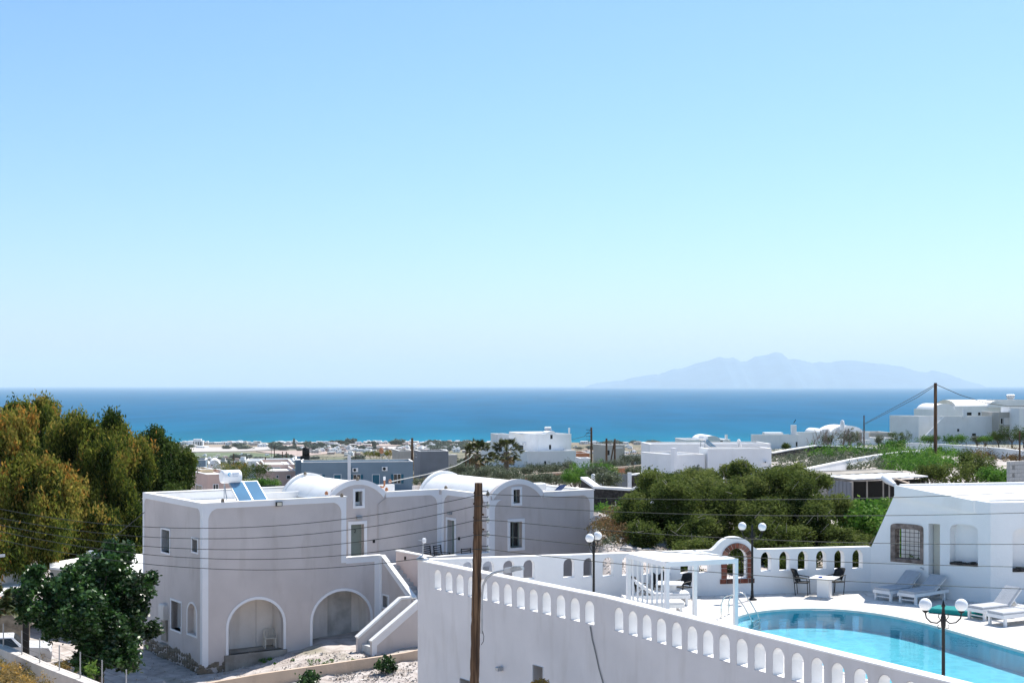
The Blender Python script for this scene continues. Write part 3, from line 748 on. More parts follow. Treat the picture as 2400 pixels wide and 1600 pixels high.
# patio parapet right of the upper flight
pp_ = hs(s3, 0); zq = -8.42
MB().plate(hs(s3, .4), UR, U, rect(0, .4 - VB, -13.2, zq), (), par_t).build('patio_parapet', M['pinkish'] if 'pinkish' in M else M.setdefault('pinkish', mat('white_render_bounce_pink', (.66, .56, .53), .9, .04, .6, .15, 8, stain=.1)), house)  # pink of the bounced light is put into this face's colour
MB().plate(hs(s3 + par_t, VB), U, NF, rect(0, SB - s3 - par_t, -13.2, zq), (), par_t).build('patio_parapet', M['trim'], house)
cp = MB(); cp.beam(h3(s3 + .11, .42, zq + .03), h3(s3 + .11, VB - .03, zq + .03), .3, .06); cp.beam(h3(s3 + .27, VB + .1, zq + .03), h3(SB, VB + .1, zq + .03), .3, .06); cp.build('patio_coping', M['roofwhite'], house)
bulk = h3(s3 - .04, -.6, -8.75); MB().box(bulk, (.07, .07, .16), au).build('socket_box', M['black'], house)
# electricity niche on the left face
eb = MB(); q = L0(388, 1437); eb.box(h3(-.12, q[0], L0(388, 1452)[1]), (.7, .25, .8), au + math.pi / 2, .06); eb.build('meter_hood', M['taupe_light'], house)
MB().box(h3(-.05, q[0], L0(388, 1500)[1]), (.65, .12, 1.15), au + math.pi / 2).build('meter_niche', M['concrete'], house)
MB().box(h3(-.10, q[0], L0(388, 1512)[1]), (.8, .35, .12), au + math.pi / 2).build('meter_sill', M['concrete'], house)

# ================================================================== POOL TERRACE
DZ = -7.5; TZ = -5.93                            # paving level, parapet top
A = G(979, 1314, TZ); B = G(1416, 1401.5, TZ); Cc = G(2100, 1570, TZ)
u1 = unit(B.x - A.x, B.y - A.y); u2 = unit(Cc.x - B.x, Cc.y - B.y)
n1_ = (-u1[1], u1[0]); n2_ = (-u2[1], u2[0])
TH = .33
L1 = (B - A).xy.length; L2 = (Cc - B).xy.length + 5.2
Dd = V((B.x + u2[0] * L2, B.y + u2[1] * L2, TZ))
terr = thing('terrace_building', 'lilac white terrace building whose long pierced parapet runs to the lower right corner', 'building', (A.x, A.y, -14))
def T1(px, py): return onplane((A.x, A.y), u1, px, py)
def T2(px, py): return onplane((B.x, B.y), u2, px, py)
row1 = [1026, 1052, 1078, 1105, 1133, 1161, 1190, 1220, 1250.5, 1281, 1314.5, 1348, 1381.7]
row2 = [1450.7, 1483.3, 1516.2, 1550.2, 1586.2, 1622.5, 1659.7, 1698, 1739, 1781, 1824.3, 1869.3, 1916, 1964, 2017.6, 2075, 2136, 2200, 2268, 2340, 2416]
z0, z1 = T1(1026, 1381)[1], T1(1026, 1333.7)[1]; AW = .215
def holes(f, row, L):
    out = []
    for p in row:
        s = f(p, 1400)[0]
        if s + AW < L - .05: out.append(archloop(s - AW, s + AW, z0, z1 - AW, z1, 10))
    return out
win1 = lr(T1(1250, 1556), T1(1274, 1620)); win0 = lr(T1(1079, 1587), T1(1104, 1650))
H1 = holes(T1, row1, L1); H2 = holes(T2, row2, L2)
ang = math.acos(u1[0] * u2[0] + u1[1] * u2[1]); sk = TH * math.tan(ang / 2)
mb = MB(); mb.plate((A.x, A.y), u1, n1_, rect(0, L1, -15, TZ), H1 + [rect(*win1), rect(*win0)], TH, 0, sk)
mb.plate((B.x, B.y), u2, n2_, rect(0, L2, -15, TZ), H2, TH, -sk, 0); mb.build('parapet_wall', M['terrace_white'], terr)
for (o_, u_, n_, hh) in ((A, u1, n1_, H1), (B, u2, n2_, H2)):   # whitewashed linings of the openings
    for lp in hh:
        lm = MB(); sc = (sum(p[0] for p in lp) / len(lp), sum(p[1] for p in lp) / len(lp)); k = .006
        li_ = [(p[0] + (k if p[0] < sc[0] else -k), p[1] + (k if p[1] < sc[1] else -k)) for p in lp]
        vs = [V((o_.x + u_[0] * p[0] + n_[0] * t_, o_.y + u_[1] * p[0] + n_[1] * t_, p[1])) for t_ in (.004, TH - .004) for p in li_]; m_ = len(li_)
        lm.add(vs, [(i, (i + 1) % m_, (i + 1) % m_ + m_, i + m_) for i in range(m_)]); lm.build('arch_lining', M['white'], terr)
cpm = MB()                                         # slightly proud lime washed cap
o1 = A - V((n1_[0], n1_[1], 0)) * .012; o2 = B - V((n2_[0], n2_[1], 0)) * .012
cpm.prism([V((o1.x, o1.y, TZ + .002)), V((o2.x, o2.y, TZ + .002)), V((B.x + n1_[0] * (TH + .012) + u1[0] * sk, B.y + n1_[1] * (TH + .012) + u1[1] * sk, TZ + .002)),
           V((A.x + n1_[0] * (TH + .012), A.y + n1_[1] * (TH + .012), TZ + .002))], (0, 0, .035))
q1 = V((Dd.x - n2_[0] * .012, Dd.y - n2_[1] * .012, TZ + .002)); q2 = V((Dd.x + n2_[0] * (TH + .012), Dd.y + n2_[1] * (TH + .012), TZ + .002))
cpm.prism([V((o2.x, o2.y, TZ + .002)), q1, q2, V((B.x + n2_[0] * (TH + .012) - u2[0] * sk, B.y + n2_[1] * (TH + .012) - u2[1] * sk, TZ + .002))], (0, 0, .035))
cpm.build('parapet_cap', M['roofwhite'], terr)
opening(terr, (A.x, A.y), u1, n1_, *win1, depth=.4, trim=.0001, lights=3, sash='beige'); opening(terr, (A.x, A.y), u1, n1_, *win0, depth=.4, trim=.0001, lights=3, sash='beige')
# left flank of the building, and solid body under the paving
fl_ = MB(); fl_.plate((A.x + n1_[0] * TH, A.y + n1_[1] * TH), n1_, u1, rect(0, 1.4, -15, DZ - .05), (), .3); fl_.build('flank_wall', M['terrace_white'], terr)
s, z = T1(1176, 1566); q = V((A.x + u1[0] * s, A.y + u1[1] * s, z)) - V((n1_[0], n1_[1], 0)) * .1
MB().box(q - V((0, 0, .06)), (.16, .2, .14), math.atan2(u1[1], u1[0]), .03).build('wall_lamp', M['galv'], terr)
# loose cable hanging from the parapet
s0_, zz0 = T1(1385, 1466); s1_, zz1 = T1(1398, 1530); s2_, zz2 = T1(1405, 1563); s3_, zz3 = T1(1416, 1602)
cab = MB(); cab.tube([V((A.x + u1[0] * a - n1_[0] * .03, A.y + u1[1] * a - n1_[1] * .03, b)) for a, b in ((s0_, zz0), ((s0_ + s1_) / 2 - .03, (zz0 + zz1) / 2), (s1_, zz1), (s2_, zz2), (s3_, zz3), (s3_ + .1, zz3 - .8))], .018, 6)
cab.build('cable', mat('grey_cable', (.25, .25, .24), .6), None, 'grey cable hanging down the outer face of the terrace wall', cat='cable')

# ---- back balustrade with the arched brick window
QB = [G(996, 1317, TZ), G(1287, 1303.5, TZ), G(1633, 1292.5, TZ), G(2041, 1282.5, TZ)]
QB[0] = V((A.x + n1_[0] * .20 + .12, A.y + n1_[1] * .2, TZ))
bal = thing('balustrade_wall', 'curved white garden wall with arched openings along the back of the pool terrace', 'wall', (QB[0].x, QB[0].y, DZ))
M['wallw'] = M['terrace_inner']
browpx = [[1048, 1096.7, 1144.6, 1193, 1240.2], [1287.4, 1333.8, 1380.5, 1425.6, 1471, 1516, 1561.5, 1607.5], [1651.6, 1795.6, 1838.8, 1882, 1925, 1967.5, 2010]]
HB = []; zb0, zb1 = -(1355 - HY) / F * 49.2, -(1310 - HY) / F * 49.2
capb = MB(); wb = MB(); segs = []
for i in range(3):
    a, b = QB[i], QB[i + 1]; u = unit(b.x - a.x, b.y - a.y); n = (-u[1], u[0]); Ls = (b - a).xy.length
    segs.append((a, u, n, Ls))
for i, (a, u, n, Ls) in enumerate(segs):
    b = QB[i + 1]
    def fn(px, py, a=a, u=u): return onplane((a.x, a.y), u, px, py)
    hs_ = []
    for p in browpx[i]:
        s = fn(p, 1300)[0]
        if .2 < s < Ls - .02:
            if i == 2 and p > 1700: hs_.append(archloop(s - .20, s + .20, zb0 + .0, zb1 - .21, zb1 + .03, 12, 1.9))
            else: hs_.append(archloop(s - .205, s + .205, zb0, zb1 - .20, zb1, 10))
    sk0 = sk1 = 0
    if i > 0: sk0 = TH * math.tan(.5 * (math.atan2(u[1], u[0]) - math.atan2(segs[i - 1][1][1], segs[i - 1][1][0])))
    if i < 2: sk1 = TH * math.tan(.5 * (math.atan2(u[1], u[0]) - math.atan2(segs[i + 1][1][1], segs[i + 1][1][0])))
    sk0, sk1 = sk0, sk1
    if i < 2:
        wb.plate((a.x, a.y), u, n, rect(0, Ls, DZ - .6, TZ), hs_, TH, sk0, sk1)
        capb.prism([a + V((0, 0, .002)), b + V((0, 0, .002)), V((b.x + n[0] * TH + u[0] * sk1, b.y + n[1] * TH + u[1] * sk1, TZ + .002)), V((a.x + n[0] * TH + u[0] * sk0, a.y + n[1] * TH + u[1] * sk0, TZ + .002))], (0, 0, .03))
    else:
        hL, hR = fn(1668, 1288)[0], fn(1777, 1288)[0]; hc = (hL + hR) / 2 - .02; zc = fn(1727, 1259.6)[1]
        w0, w1_ = fn(1703, 1300)[0], fn(1751, 1300)[0]; wz0, wz1, wzs = fn(1727, 1355)[1], fn(1727, 1284)[1], fn(1727, 1308)[1]
        hump = [(hL, TZ)]; r_ = (hR - hL) / 2
        for k in range(1, 18):
            t_ = math.pi * k / 18; x = -math.cos(t_); hump.append((hc + r_ * x, TZ + (zc - TZ) * (math.sin(t_) ** 1.5 if abs(x) > .72 else 1 - .62 * x * x * .92)))
        hump[1:] = [(hc + r_ * x, TZ + (zc - TZ) * y) for x, y in ((-.86, .13), (-.74, .33), (-.6, .60), (-.45, .80), (-.28, .93), (-.1, .995), (.1, .995), (.28, .94), (.45, .82), (.6, .63), (.74, .36), (.86, .15))] + [(hR, TZ)]
        brick_op = archloop(w0, w1_, wz0, wzs, wz1, 14)
        out = [(0, DZ - .6), (Ls, DZ - .6), (Ls, TZ)] + list(reversed(hump)) + [(0, TZ)]
        wb.plate((a.x, a.y), u, n, out, hs_ + [brick_op], TH, sk0, sk1)
        SEG3 = (a, u, n, Ls, w0, w1_, wz0, wzs, wz1)
        ln = [(0, TZ)] + hump + [(Ls, TZ)]
        vs = []
        for (s, z) in ln:
            p0 = V((a.x + u[0] * s, a.y + u[1] * s, z + .002)); vs += [p0, p0 + V((0, 0, .03)), p0 + V((n[0] * TH, n[1] * TH, 0)), p0 + V((n[0] * TH, n[1] * TH, .03))]
        fs = []
        for k in range(len(ln) - 1):
            j = 4 * k; fs += [(j, j + 4, j + 5, j + 1), (j + 1, j + 5, j + 7, j + 3), (j + 3, j + 7, j + 6, j + 2)]
        capb.add(vs, fs)
wb.build('wall', M['wallw'], bal); capb.build('wall_cap', M['roofwhite'], bal)
# brick surround, one object per brick
a, u, n, Ls, w0, w1_, wz0, wzs, wz1 = SEG3
def w3(s, z, dpt=0): return V((a.x + u[0] * s + n[0] * dpt, a.y + u[1] * s + n[1] * dpt, z))
bm_ = [mat('red_brick', (.19, .065, .042), .9, .25, 6, .5, 12), mat('dark_brick', (.12, .06, .045), .9, .3, 6, .5, 12), mat('pink_brick', (.27, .13, .095), .9, .2, 6, .5, 12)]
M['mortar'] = mat('mortar', (.40, .36, .33), .95, .1, 5)
rb = random.Random(11); c_ = (w0 + w1_) / 2; rx = (w1_ - w0) / 2; rz = wz1 - wzs; BT = .19
def brick(pts):
    f = w3(0, 0, -rb.uniform(.03, .055)) - w3(0, 0, 0)
    MB().prism([w3(*p) + f for p in pts], V((n[0], n[1], 0)) * .14).build('brick', bm_[rb.choice([0, 0, 0, 1, 2])], bal)
nb_ = 11
for k in range(nb_):
    t0_, t1_ = math.pi * (k + .07) / nb_, math.pi * (k + .93) / nb_
    brick([(c_ + rx * math.cos(t0_), wzs + rz * math.sin(t0_)), (c_ + (rx + BT) * math.cos(t0_), wzs + (rz + BT) * math.sin(t0_)), (c_ + (rx + BT) * math.cos(t1_), wzs + (rz + BT) * math.sin(t1_)), (c_ + rx * math.cos(t1_), wzs + rz * math.sin(t1_))])
for sd_ in (-1, 1):
    z = wz0 + .01
    while z < wzs - .1:
        h = rb.uniform(.13, .22); zt_ = min(z + h, wzs - .02); x0 = c_ + sd_ * rx; x1 = c_ + sd_ * (rx + BT + rb.uniform(-.01, .02)); brick([(x0, z), (x1, z), (x1, zt_), (x0, zt_)]); z = zt_ + .02
x = w0 - BT - .06
while x < w1_ + BT:
    wd = rb.uniform(.2, .3); brick([(x, wz0 - .17), (min(x + wd, w1_ + BT + .08), wz0 - .17), (min(x + wd, w1_ + BT + .08), wz0 - .01), (x, wz0 - .01)]); x += wd + .02
mo = MB(); inner_ = archloop(w0 + .004, w1_ - .004, wz0 - .01, wzs, wz1 - .004, 14); outer_ = archloop(w0 - BT + .01, w1_ + BT - .01, wz0 - .16, wzs, wz1 + BT - .01, 14)
mo.plate((a.x - n[0] * .028, a.y - n[1] * .028), u, n, outer_, [inner_], .026); mo.build('mortar', M['mortar'], bal)
for k in range(1, 5): MB().tube([w3(w0 + (w1_ - w0) * k / 5, wz0, .14), w3(w0 + (w1_ - w0) * k / 5, wz1 - .05 - (.12 if k in (1, 4) else 0), .14)], .008, 5).build('window_bar', M['blackmetal'], bal)
for k in range(1, 6): MB().tube([w3(w0, wz0 + (wz1 - wz0 - .15) * k / 6, .14), w3(w1_, wz0 + (wz1 - wz0 - .15) * k / 6, .14)], .008, 5).build('window_bar', M['blackmetal'], bal)

# ---- white annex on the right
R0 = V((QB[3].x, QB[3].y, 0)); R1 = G(2321.5, 1413, DZ); R2 = G(2520, 1409, DZ)
ua = unit(R1.x - R0.x, R1.y - R0.y); na = (-ua[1], ua[0]); ub = unit(R2.x - R1.x, R2.y - R1.y); nb2 = (-ub[1], ub[0])
LA = (R1 - R0).xy.length; LB = (R2 - R1).xy.length
ann = thing('terrace_annex', 'white flat roofed annex with deep niches at the right end of the pool terrace', 'building', (R0.x, R0.y, DZ))
def FA(px, py): return onplane((R0.x, R0.y), ua, px, py)
def FBb(px, py): return onplane((R1.x, R1.y), ub, px, py)
b1, b2 = FA(2096, 1160), FA(2098, 1138); zroof = -4.02
pts = [(0, DZ - .5), (LA, DZ - .5), (LA, zroof - .02), (FA(2110, 1150)[0], zroof - .02 + .25), (b2[0], b2[1]), (b1[0], b1[1]), (0.001, TZ), (0, TZ)]
go_ = lr(FA(2096, 1236), FA(2157, 1313)); dr = lr(FA(2176, 1226), FA(2203, 1380)); ni = lr(FA(2226, 1226), FA(2292, 1328))
gro = archloop(go_[0], go_[1], go_[2], go_[3] - .14, go_[3], 12, 4.5)
nio = archloop(ni[0], ni[1], ni[2], ni[3] - .3, ni[3], 12, 3.2)
dro = rect(dr[0], dr[1], DZ + .02, dr[3])
ni2 = (FBb(2373, 1300)[0], FBb(2373, 1300)[0] + 1.1, FBb(2380, 1340)[1], FBb(2390, 1238)[1]); nio2 = archloop(ni2[0], ni2[1], ni2[2], ni2[3] - .3, ni2[3], 12, 3.2)
aw = MB(); ska = .42 * math.tan(.5 * (math.atan2(ua[1], ua[0]) - math.atan2(ub[1], ub[0])))
aw.plate((R0.x, R0.y), ua, na, pts, [gro, dro, nio], .42, 0, ska)
aw.plate((R1.x, R1.y), ub, nb2, rect(0, LB, DZ - .5, zroof - .02), [nio2], .42, -ska, 0)
aw.build('wall', M['wallw'], ann)
def a3(s, z, dpt=0): return V((R0.x + ua[0] * s + na[0] * dpt, R0.y + ua[1] * s + na[1] * dpt, z))
def b3(s, z, dpt=0): return V((R1.x + ub[0] * s + nb2[0] * dpt, R1.y + ub[1] * s + nb2[1] * dpt, z))
# niche and door backs
bkm = MB(); bkm.plate(a3(0, 0, .423).xy, ua, na, rect(dr[0] - .2, dr[1] + .2, DZ, dr[3] + .2), (), .05); bkm.build('door_recess', M['taupe_light'], ann)
MB().plate(a3(0, 0, .38).xy, ua, na, rect(dr[0] + .02, dr[1] - .02, DZ + .02, dr[3] - .04), (), .04).build('door_leaf', mat('cream_door', (.62, .58, .50), .7, .05), ann)
MB().plate(a3(0, 0, .423).xy, ua, na, rect(ni[0] - .2, ni[1] + .2, ni[2] - .2, ni[3] + .2), (), .05).build('niche_back', M['trim'], ann)
MB().plate(b3(0, 0, .423).xy, ub, nb2, rect(ni2[0] - .2, ni2[1] + .2, ni2[2] - .2, ni2[3] + .2), (), .05).build('niche_back', M['trim'], ann)
def sill(f3, s0, s1, z):
    mb = MB(); rr = random.Random(int(s0 * 100)); k = s0
    while k < s1 - .02:
        wd = min(rr.uniform(.12, .22), s1 - k); mb2 = MB()
        mb2.prism([f3(k, z, -.02 - rr.uniform(0, .03)), f3(k + wd - .01, z, -.02 - rr.uniform(0, .03)), f3(k + wd - .01, z, .4), f3(k, z, .4)], (0, 0, .05 + rr.uniform(0, .06)))
        mb2.build('sill_stone', M['volcanic'], ann); k += wd
sill(a3, ni[0] + .01, ni[1] - .01, ni[2] + .01); sill(b3, ni2[0] + .01, ni2[1] - .01, ni2[2] + .01)
# stone surround and grille of the left window
so_ = MB(); ring = archloop(go_[0] - .14, go_[1] + .12, go_[2] - .12, go_[3] - .02, go_[3] + .17, 16, 4.0)
so_.plate(a3(0, 0, -.03).xy, ua, na, ring, [gro], .028); so_.plate(a3(0, 0, .006).xy, ua, na, [(p[0], p[1]) for p in archloop(go_[0] - .02, go_[1] + .02, go_[2] - .02, go_[3] - .14, go_[3] + .02, 12, 4.5)], [archloop(go_[0] + .015, go_[1] - .015, go_[2] + .015, go_[3] - .16, go_[3] - .015, 12, 4.5)], .35)
so_.build('stone_surround', mat('brown_lava_stone', (.13, .10, .085), .95, .5, 5, 1.0, 9, col2=(.30, .24, .21)), ann)
for k in range(1, 6): MB().tube([a3(go_[0] + (go_[1] - go_[0]) * k / 6, go_[2], .2), a3(go_[0] + (go_[1] - go_[0]) * k / 6, go_[3] - .03, .2)], .009, 5).build('window_bar', M['blackmetal'], ann)
for k in range(1, 7): MB().tube([a3(go_[0], go_[2] + (go_[3] - go_[2]) * k / 7, .2), a3(go_[1], go_[2] + (go_[3] - go_[2]) * k / 7, .2)], .009, 5).build('window_bar', M['blackmetal'], ann)
# roof slab with its fascia and low rear parapet
e0 = P(2096, 1136, (R0.y + ua[1] * b2[0]) - .25); e1 = V((a3(LA - .45, 0, -.45).x, a3(LA - .45, 0, -.45).y, 0)); d_ = 49.25
e1 = P(2280, 1172, d_); e2 = P(2540, 1165, 50.6)
far0 = P(2112, 1134.6, 58); far1 = P(2560, 1127, 58.5)
zt_ = [e0.z, e1.z, e2.z, -4.05, -4.05]
up = [e0, e1, e2, V((far1.x, far1.y, -4.1)), V((far0.x, far0.y, -4.1))]
dn = [p - V((0, 0, t)) for p, t in zip(up, (.40, .43, .43, .4, .4))]
rm = MB(); rm.add(up + dn, [(0, 1, 2, 3, 4), (5, 6, 7, 8, 9), (0, 1, 6, 5), (1, 2, 7, 6), (2, 3, 8, 7), (3, 4, 9, 8), (4, 0, 5, 9)]); rm.build('roof', M['roofwhite'], ann)
rp = MB(); rp.prism([far0 + V((0, 0, -.3)), far1 + V((0, 0, -.3)), far1 + V((0, .25, -.3)), far0 + V((0, .25, -.3))], (0, 0, .3)); rp.build('roof_parapet', M['wallw'], ann)
# bulk behind, so the annex is a closed building
bb = MB(); bb.plate((far0.x, far0.y), unit(far1.x - far0.x, far1.y - far0.y), (0, -1), rect(0, 9, DZ - .5, -4.4), (), .25); bb.build('rear_wall', M['wallw'], ann)
s_, z_ = FA(2164, 1331); MB().tube([a3(s_ - .08, z_ + .03, -.08), a3(s_, z_, -.04), a3(s_ + .03, z_ - .05, -.03)], .03, 6).build('tap', M['galv'], ann)

# ---- pool and paving
def ring_pool():
    """closed outline of the pool at deck level"""
    far = [(7.05, 44.9), (7.25, 45.9), (7.8, 46.7), (8.5, 47.3), (9.4, 47.65), (10.4, 47.7), (11.4, 47.25), (12.25, 46.3), (12.95, 44.9), (13.55, 43.0), (14.3, 40.4), (15.2, 37.4), (15.9, 34.2), (15.9, 31.5)]
    near = [(14.6, 30.6), (12.6, 31.6), (10.9, 33.2), (9.6, 35.2), (8.6, 37.3), (7.75, 39.6), (7.25, 41.8), (7.0, 43.6)]
    pts = [V((x, y, 0)) for x, y in far + near]; out = []; n = len(pts)
    for i in range(n):
        p0, p1, p2, p3 = pts[i - 1], pts[i], pts[(i + 1) % n], pts[(i + 2) % n]
        for k in range(5):
            t = k / 5; out.append(.5 * ((2 * p1) + (p2 - p0) * t + (2 * p0 - 5 * p1 + 4 * p2 - p3) * t * t + (-p0 + 3 * p1 - 3 * p2 + p3) * t ** 3))
    return [(p.x, p.y) for p in out]
pool = ring_pool()
def offset(L, d):
    out = []; n = len(L)
    for i in range(n):
        ax, ay = L[i - 1]; bx, by = L[(i + 1) % n]; t = unit(bx - ax, by - ay); out.append((L[i][0] - t[1] * d, L[i][1] + t[0] * d))
    return out
def area(L): return .5 * sum(L[i - 1][0] * L[i][1] - L[i][0] * L[i - 1][1] for i in range(len(L)))
sgn = 1 if area(pool) < 0 else -1                   # positive offset = outwards
outw = lambda d: offset(pool, d * sgn)
def flat(outer, holes_, z, th, name, m, parent=None, **kw):
    loops = [outer] + list(holes_); fl2 = [p for l in loops for p in l]; tr = tessellate_polygon([[V((p[0], p[1], 0)) for p in l] for l in loops])
    n = len(fl2); vs = [(p[0], p[1], z) for p in fl2] + [(p[0], p[1], z - th) for p in fl2]; fs = [tuple(t) for t in tr] + [tuple(i + n for i in t) for t in tr]; k = 0
    for l in loops:
        m_ = len(l)
        for i in range(m_): fs.append((k + i, k + (i + 1) % m_, k + (i + 1) % m_ + n, k + i + n))
        k += m_
    return MB().add(vs, fs).build(name, m, parent, **kw)
def paving():
    m = bpy.data.materials.new('pale_crazy_paving'); t, o = nodes(m); b = t.nodes.new('ShaderNodeBsdfPrincipled'); b.inputs['Roughness'].default_value = .75
    tc = t.nodes.new('ShaderNodeTexCoord'); vo = t.nodes.new('ShaderNodeTexVoronoi'); vo.inputs['Scale'].default_value = 2.1; lk(t, tc.outputs['Object'], vo.inputs['Vector'])
    ve = t.nodes.new('ShaderNodeTexVoronoi'); ve.feature = 'DISTANCE_TO_EDGE'; ve.inputs['Scale'].default_value = 2.1; lk(t, tc.outputs['Object'], ve.inputs['Vector'])
    sp = t.nodes.new('ShaderNodeSeparateColor'); lk(t, vo.outputs['Color'], sp.inputs[0])
    r = t.nodes.new('ShaderNodeValToRGB'); r.color_ramp.elements[0].color = (.56, .53, .50, 1); r.color_ramp.elements[1].color = (.74, .72, .69, 1); lk(t, sp.outputs[0], r.inputs['Fac'])
    nz = t.nodes.new('ShaderNodeTexNoise'); nz.inputs['Scale'].default_value = 1.2; nz.inputs['Detail'].default_value = 8; lk(t, tc.outputs['Object'], nz.inputs['Vector'])
    m3 = t.nodes.new('ShaderNodeMix'); m3.data_type = 'RGBA'; m3.blend_type = 'MULTIPLY'; m3.inputs['Factor'].default_value = .35; lk(t, r.outputs['Color'], m3.inputs['A'])
    r4 = t.nodes.new('ShaderNodeValToRGB'); r4.color_ramp.elements[0].position = .35; r4.color_ramp.elements[0].color = (.72, .69, .65, 1); r4.color_ramp.elements[1].position = .6; lk(t, nz.outputs['Fac'], r4.inputs['Fac']); lk(t, r4.outputs['Color'], m3.inputs['B'])
    mr = t.nodes.new('ShaderNodeMapRange'); mr.inputs[1].default_value = .0; mr.inputs[2].default_value = .03; lk(t, ve.outputs['Distance'], mr.inputs[0])
    mx = t.nodes.new('ShaderNodeMix'); mx.data_type = 'RGBA'; mx.inputs['A'].default_value = (.40, .37, .34, 1); lk(t, mr.outputs[0], mx.inputs['Factor']); lk(t, m3.outputs['Result'], mx.inputs['B']); lk(t, mx.outputs['Result'], b.inputs['Base Color'])
    bp = t.nodes.new('ShaderNodeBump'); bp.inputs['Strength'].default_value = .4; bp.inputs['Distance'].default_value = .02; lk(t, mr.outputs[0], bp.inputs['Height']); lk(t, bp.outputs[0], b.inputs['Normal'])
    lk(t, b.outputs[0], o.inputs['Surface']); return m
M['paving'] = paving()
def inn(p, n, d=TH): return (p.x + n[0] * d, p.y + n[1] * d)
deck = [inn(A, n1_, TH + .1), inn(B, n1_, TH), inn(Dd, n2_, TH), (24, Dd.y), (24, 62), (far0.x, 57.5), a3(0, 0, .15).xy[:], (QB[3].x, QB[3].y + .1), (QB[2].x, QB[2].y + .1), (QB[1].x, QB[1].y + .1), (QB[0].x + .3, QB[0].y + .1)]
deck = [tuple(p) for p in deck]
flat(deck, [outw(.16)], DZ, .5, 'terrace_paving', M['paving'], kind='structure', origin=(8, 45, DZ))
# basin
def poolmat(name, c1, c2, sc=1.0):
    m = bpy.data.materials.new(name); t, o = nodes(m); b = t.nodes.new('ShaderNodeBsdfPrincipled'); b.inputs['Roughness'].default_value = .5
    tc = t.nodes.new('ShaderNodeTexCoord'); mp = t.nodes.new('ShaderNodeMapping'); mp.inputs['Scale'].default_value = (3 * sc, 3 * sc, .8)
    lk(t, tc.outputs['Object'], mp.inputs['Vector']); n1 = t.nodes.new('ShaderNodeTexNoise'); n1.inputs['Scale'].default_value = .8; lk(t, mp.outputs[0], n1.inputs['Vector'])
    md = t.nodes.new('ShaderNodeMix'); md.data_type = 'RGBA'; md.inputs['Factor'].default_value = .35; lk(t, mp.outputs[0], md.inputs['A']); lk(t, n1.outputs['Color'], md.inputs['B'])
    vo = t.nodes.new('ShaderNodeTexVoronoi'); vo.feature = 'DISTANCE_TO_EDGE'; vo.inputs['Scale'].default_value = 1.0; lk(t, md.outputs['Result'], vo.inputs['Vector'])  # pale cell edges put rippling sunlight into the basin colour
    r = t.nodes.new('ShaderNodeValToRGB'); r.color_ramp.elements[0].color = (*c2, 1); r.color_ramp.elements[1].position = .22; r.color_ramp.elements[1].color = (*c1, 1)
    lk(t, vo.outputs['Distance'], r.inputs['Fac']); lk(t, r.outputs['Color'], b.inputs['Base Color']); lk(t, b.outputs[0], o.inputs['Surface']); return m
M['poolblue'] = poolmat('pool_mosaic_caustics', (.085, .42, .54), (.14, .52, .64))
M['poolpale'] = mat('pool_step_mosaic', (.36, .58, .72), .5, .08, 6)
sp_o = thing('swimming_pool', 'rounded swimming pool with bright turquoise water behind the pierced parapet', 'pool', (10, 42, DZ - 1.6))
flat(outw(.165), [pool], DZ + .015, .075, 'coping', mat('coping_stone', (.66, .62, .57), .8, .06, 3, .3, 9), sp_o)
bs = MB(); nP = len(pool); zbt = DZ - .60
inner = outw(-.0)
vs = [(x, y, DZ - .062) for x, y in inner] + [(x, y, zbt) for x, y in inner]
bs.add(vs, [(i, (i + 1) % nP, (i + 1) % nP + nP, i + nP) for i in range(nP)], True)
tr = tessellate_polygon([[V((x, y, 0)) for x, y in inner]]); bs.add([(x, y, zbt) for x, y in inner], [tuple(t) for t in tr])
bs.build('basin', M['poolblue'], sp_o)
# shallow ledge at the rounded end
led = [p for p in outw(-.02)]
c0 = sorted(range(nP), key=lambda i: led[i][0] - .12 * led[i][1])[:26]; c0 = [led[i] for i in sorted(c0)]
lx = [p for p in outw(-.02) if p[0] < 7.9 and p[1] > 42.2]; li = [p for p in outw(-.42) if p[0] < 8.15 and p[1] > 42.4]
lx.sort(key=lambda p: math.atan2(p[1] - 44.6, p[0] - 8.6) % (2 * math.pi)); li.sort(key=lambda p: -(math.atan2(p[1] - 44.6, p[0] - 8.6) % (2 * math.pi)))
try: flat(lx + li, [], DZ - .20, .3, 'ledge', M['poolpale'], sp_o)
except Exception: pass
def watermat():
    m = bpy.data.materials.new('pool_water'); t, o = nodes(m)
    fr = t.nodes.new('ShaderNodeFresnel'); fr.inputs['IOR'].default_value = 1.33
    tr = t.nodes.new('ShaderNodeBsdfTransparent'); tr.inputs['Color'].default_value = (.72, .95, .98, 1)
    gl = t.nodes.new('ShaderNodeBsdfGlossy'); gl.inputs['Roughness'].default_value = .015
    n = t.nodes.new('ShaderNodeTexNoise'); n.inputs['Scale'].default_value = 3.2; n.inputs['Detail'].default_value = 4; geo = t.nodes.new('ShaderNodeNewGeometry'); lk(t, geo.outputs['Position'], n.inputs['Vector'])
    bp = t.nodes.new('ShaderNodeBump'); bp.inputs['Strength'].default_value = .10; bp.inputs['Distance'].default_value = .05; lk(t, n.outputs['Fac'], bp.inputs['Height'])
    lk(t, bp.outputs[0], gl.inputs['Normal']); lk(t, bp.outputs[0], fr.inputs['Normal'])
    mx = t.nodes.new('ShaderNodeMixShader'); lk(t, fr.outputs[0], mx.inputs[0]); lk(t, tr.outputs[0], mx.inputs[1]); lk(t, gl.outputs[0], mx.inputs[2]); lk(t, mx.outputs[0], o.inputs['Surface']); return m
tr = tessellate_polygon([[V((x, y, 0)) for x, y in outw(.01)]])
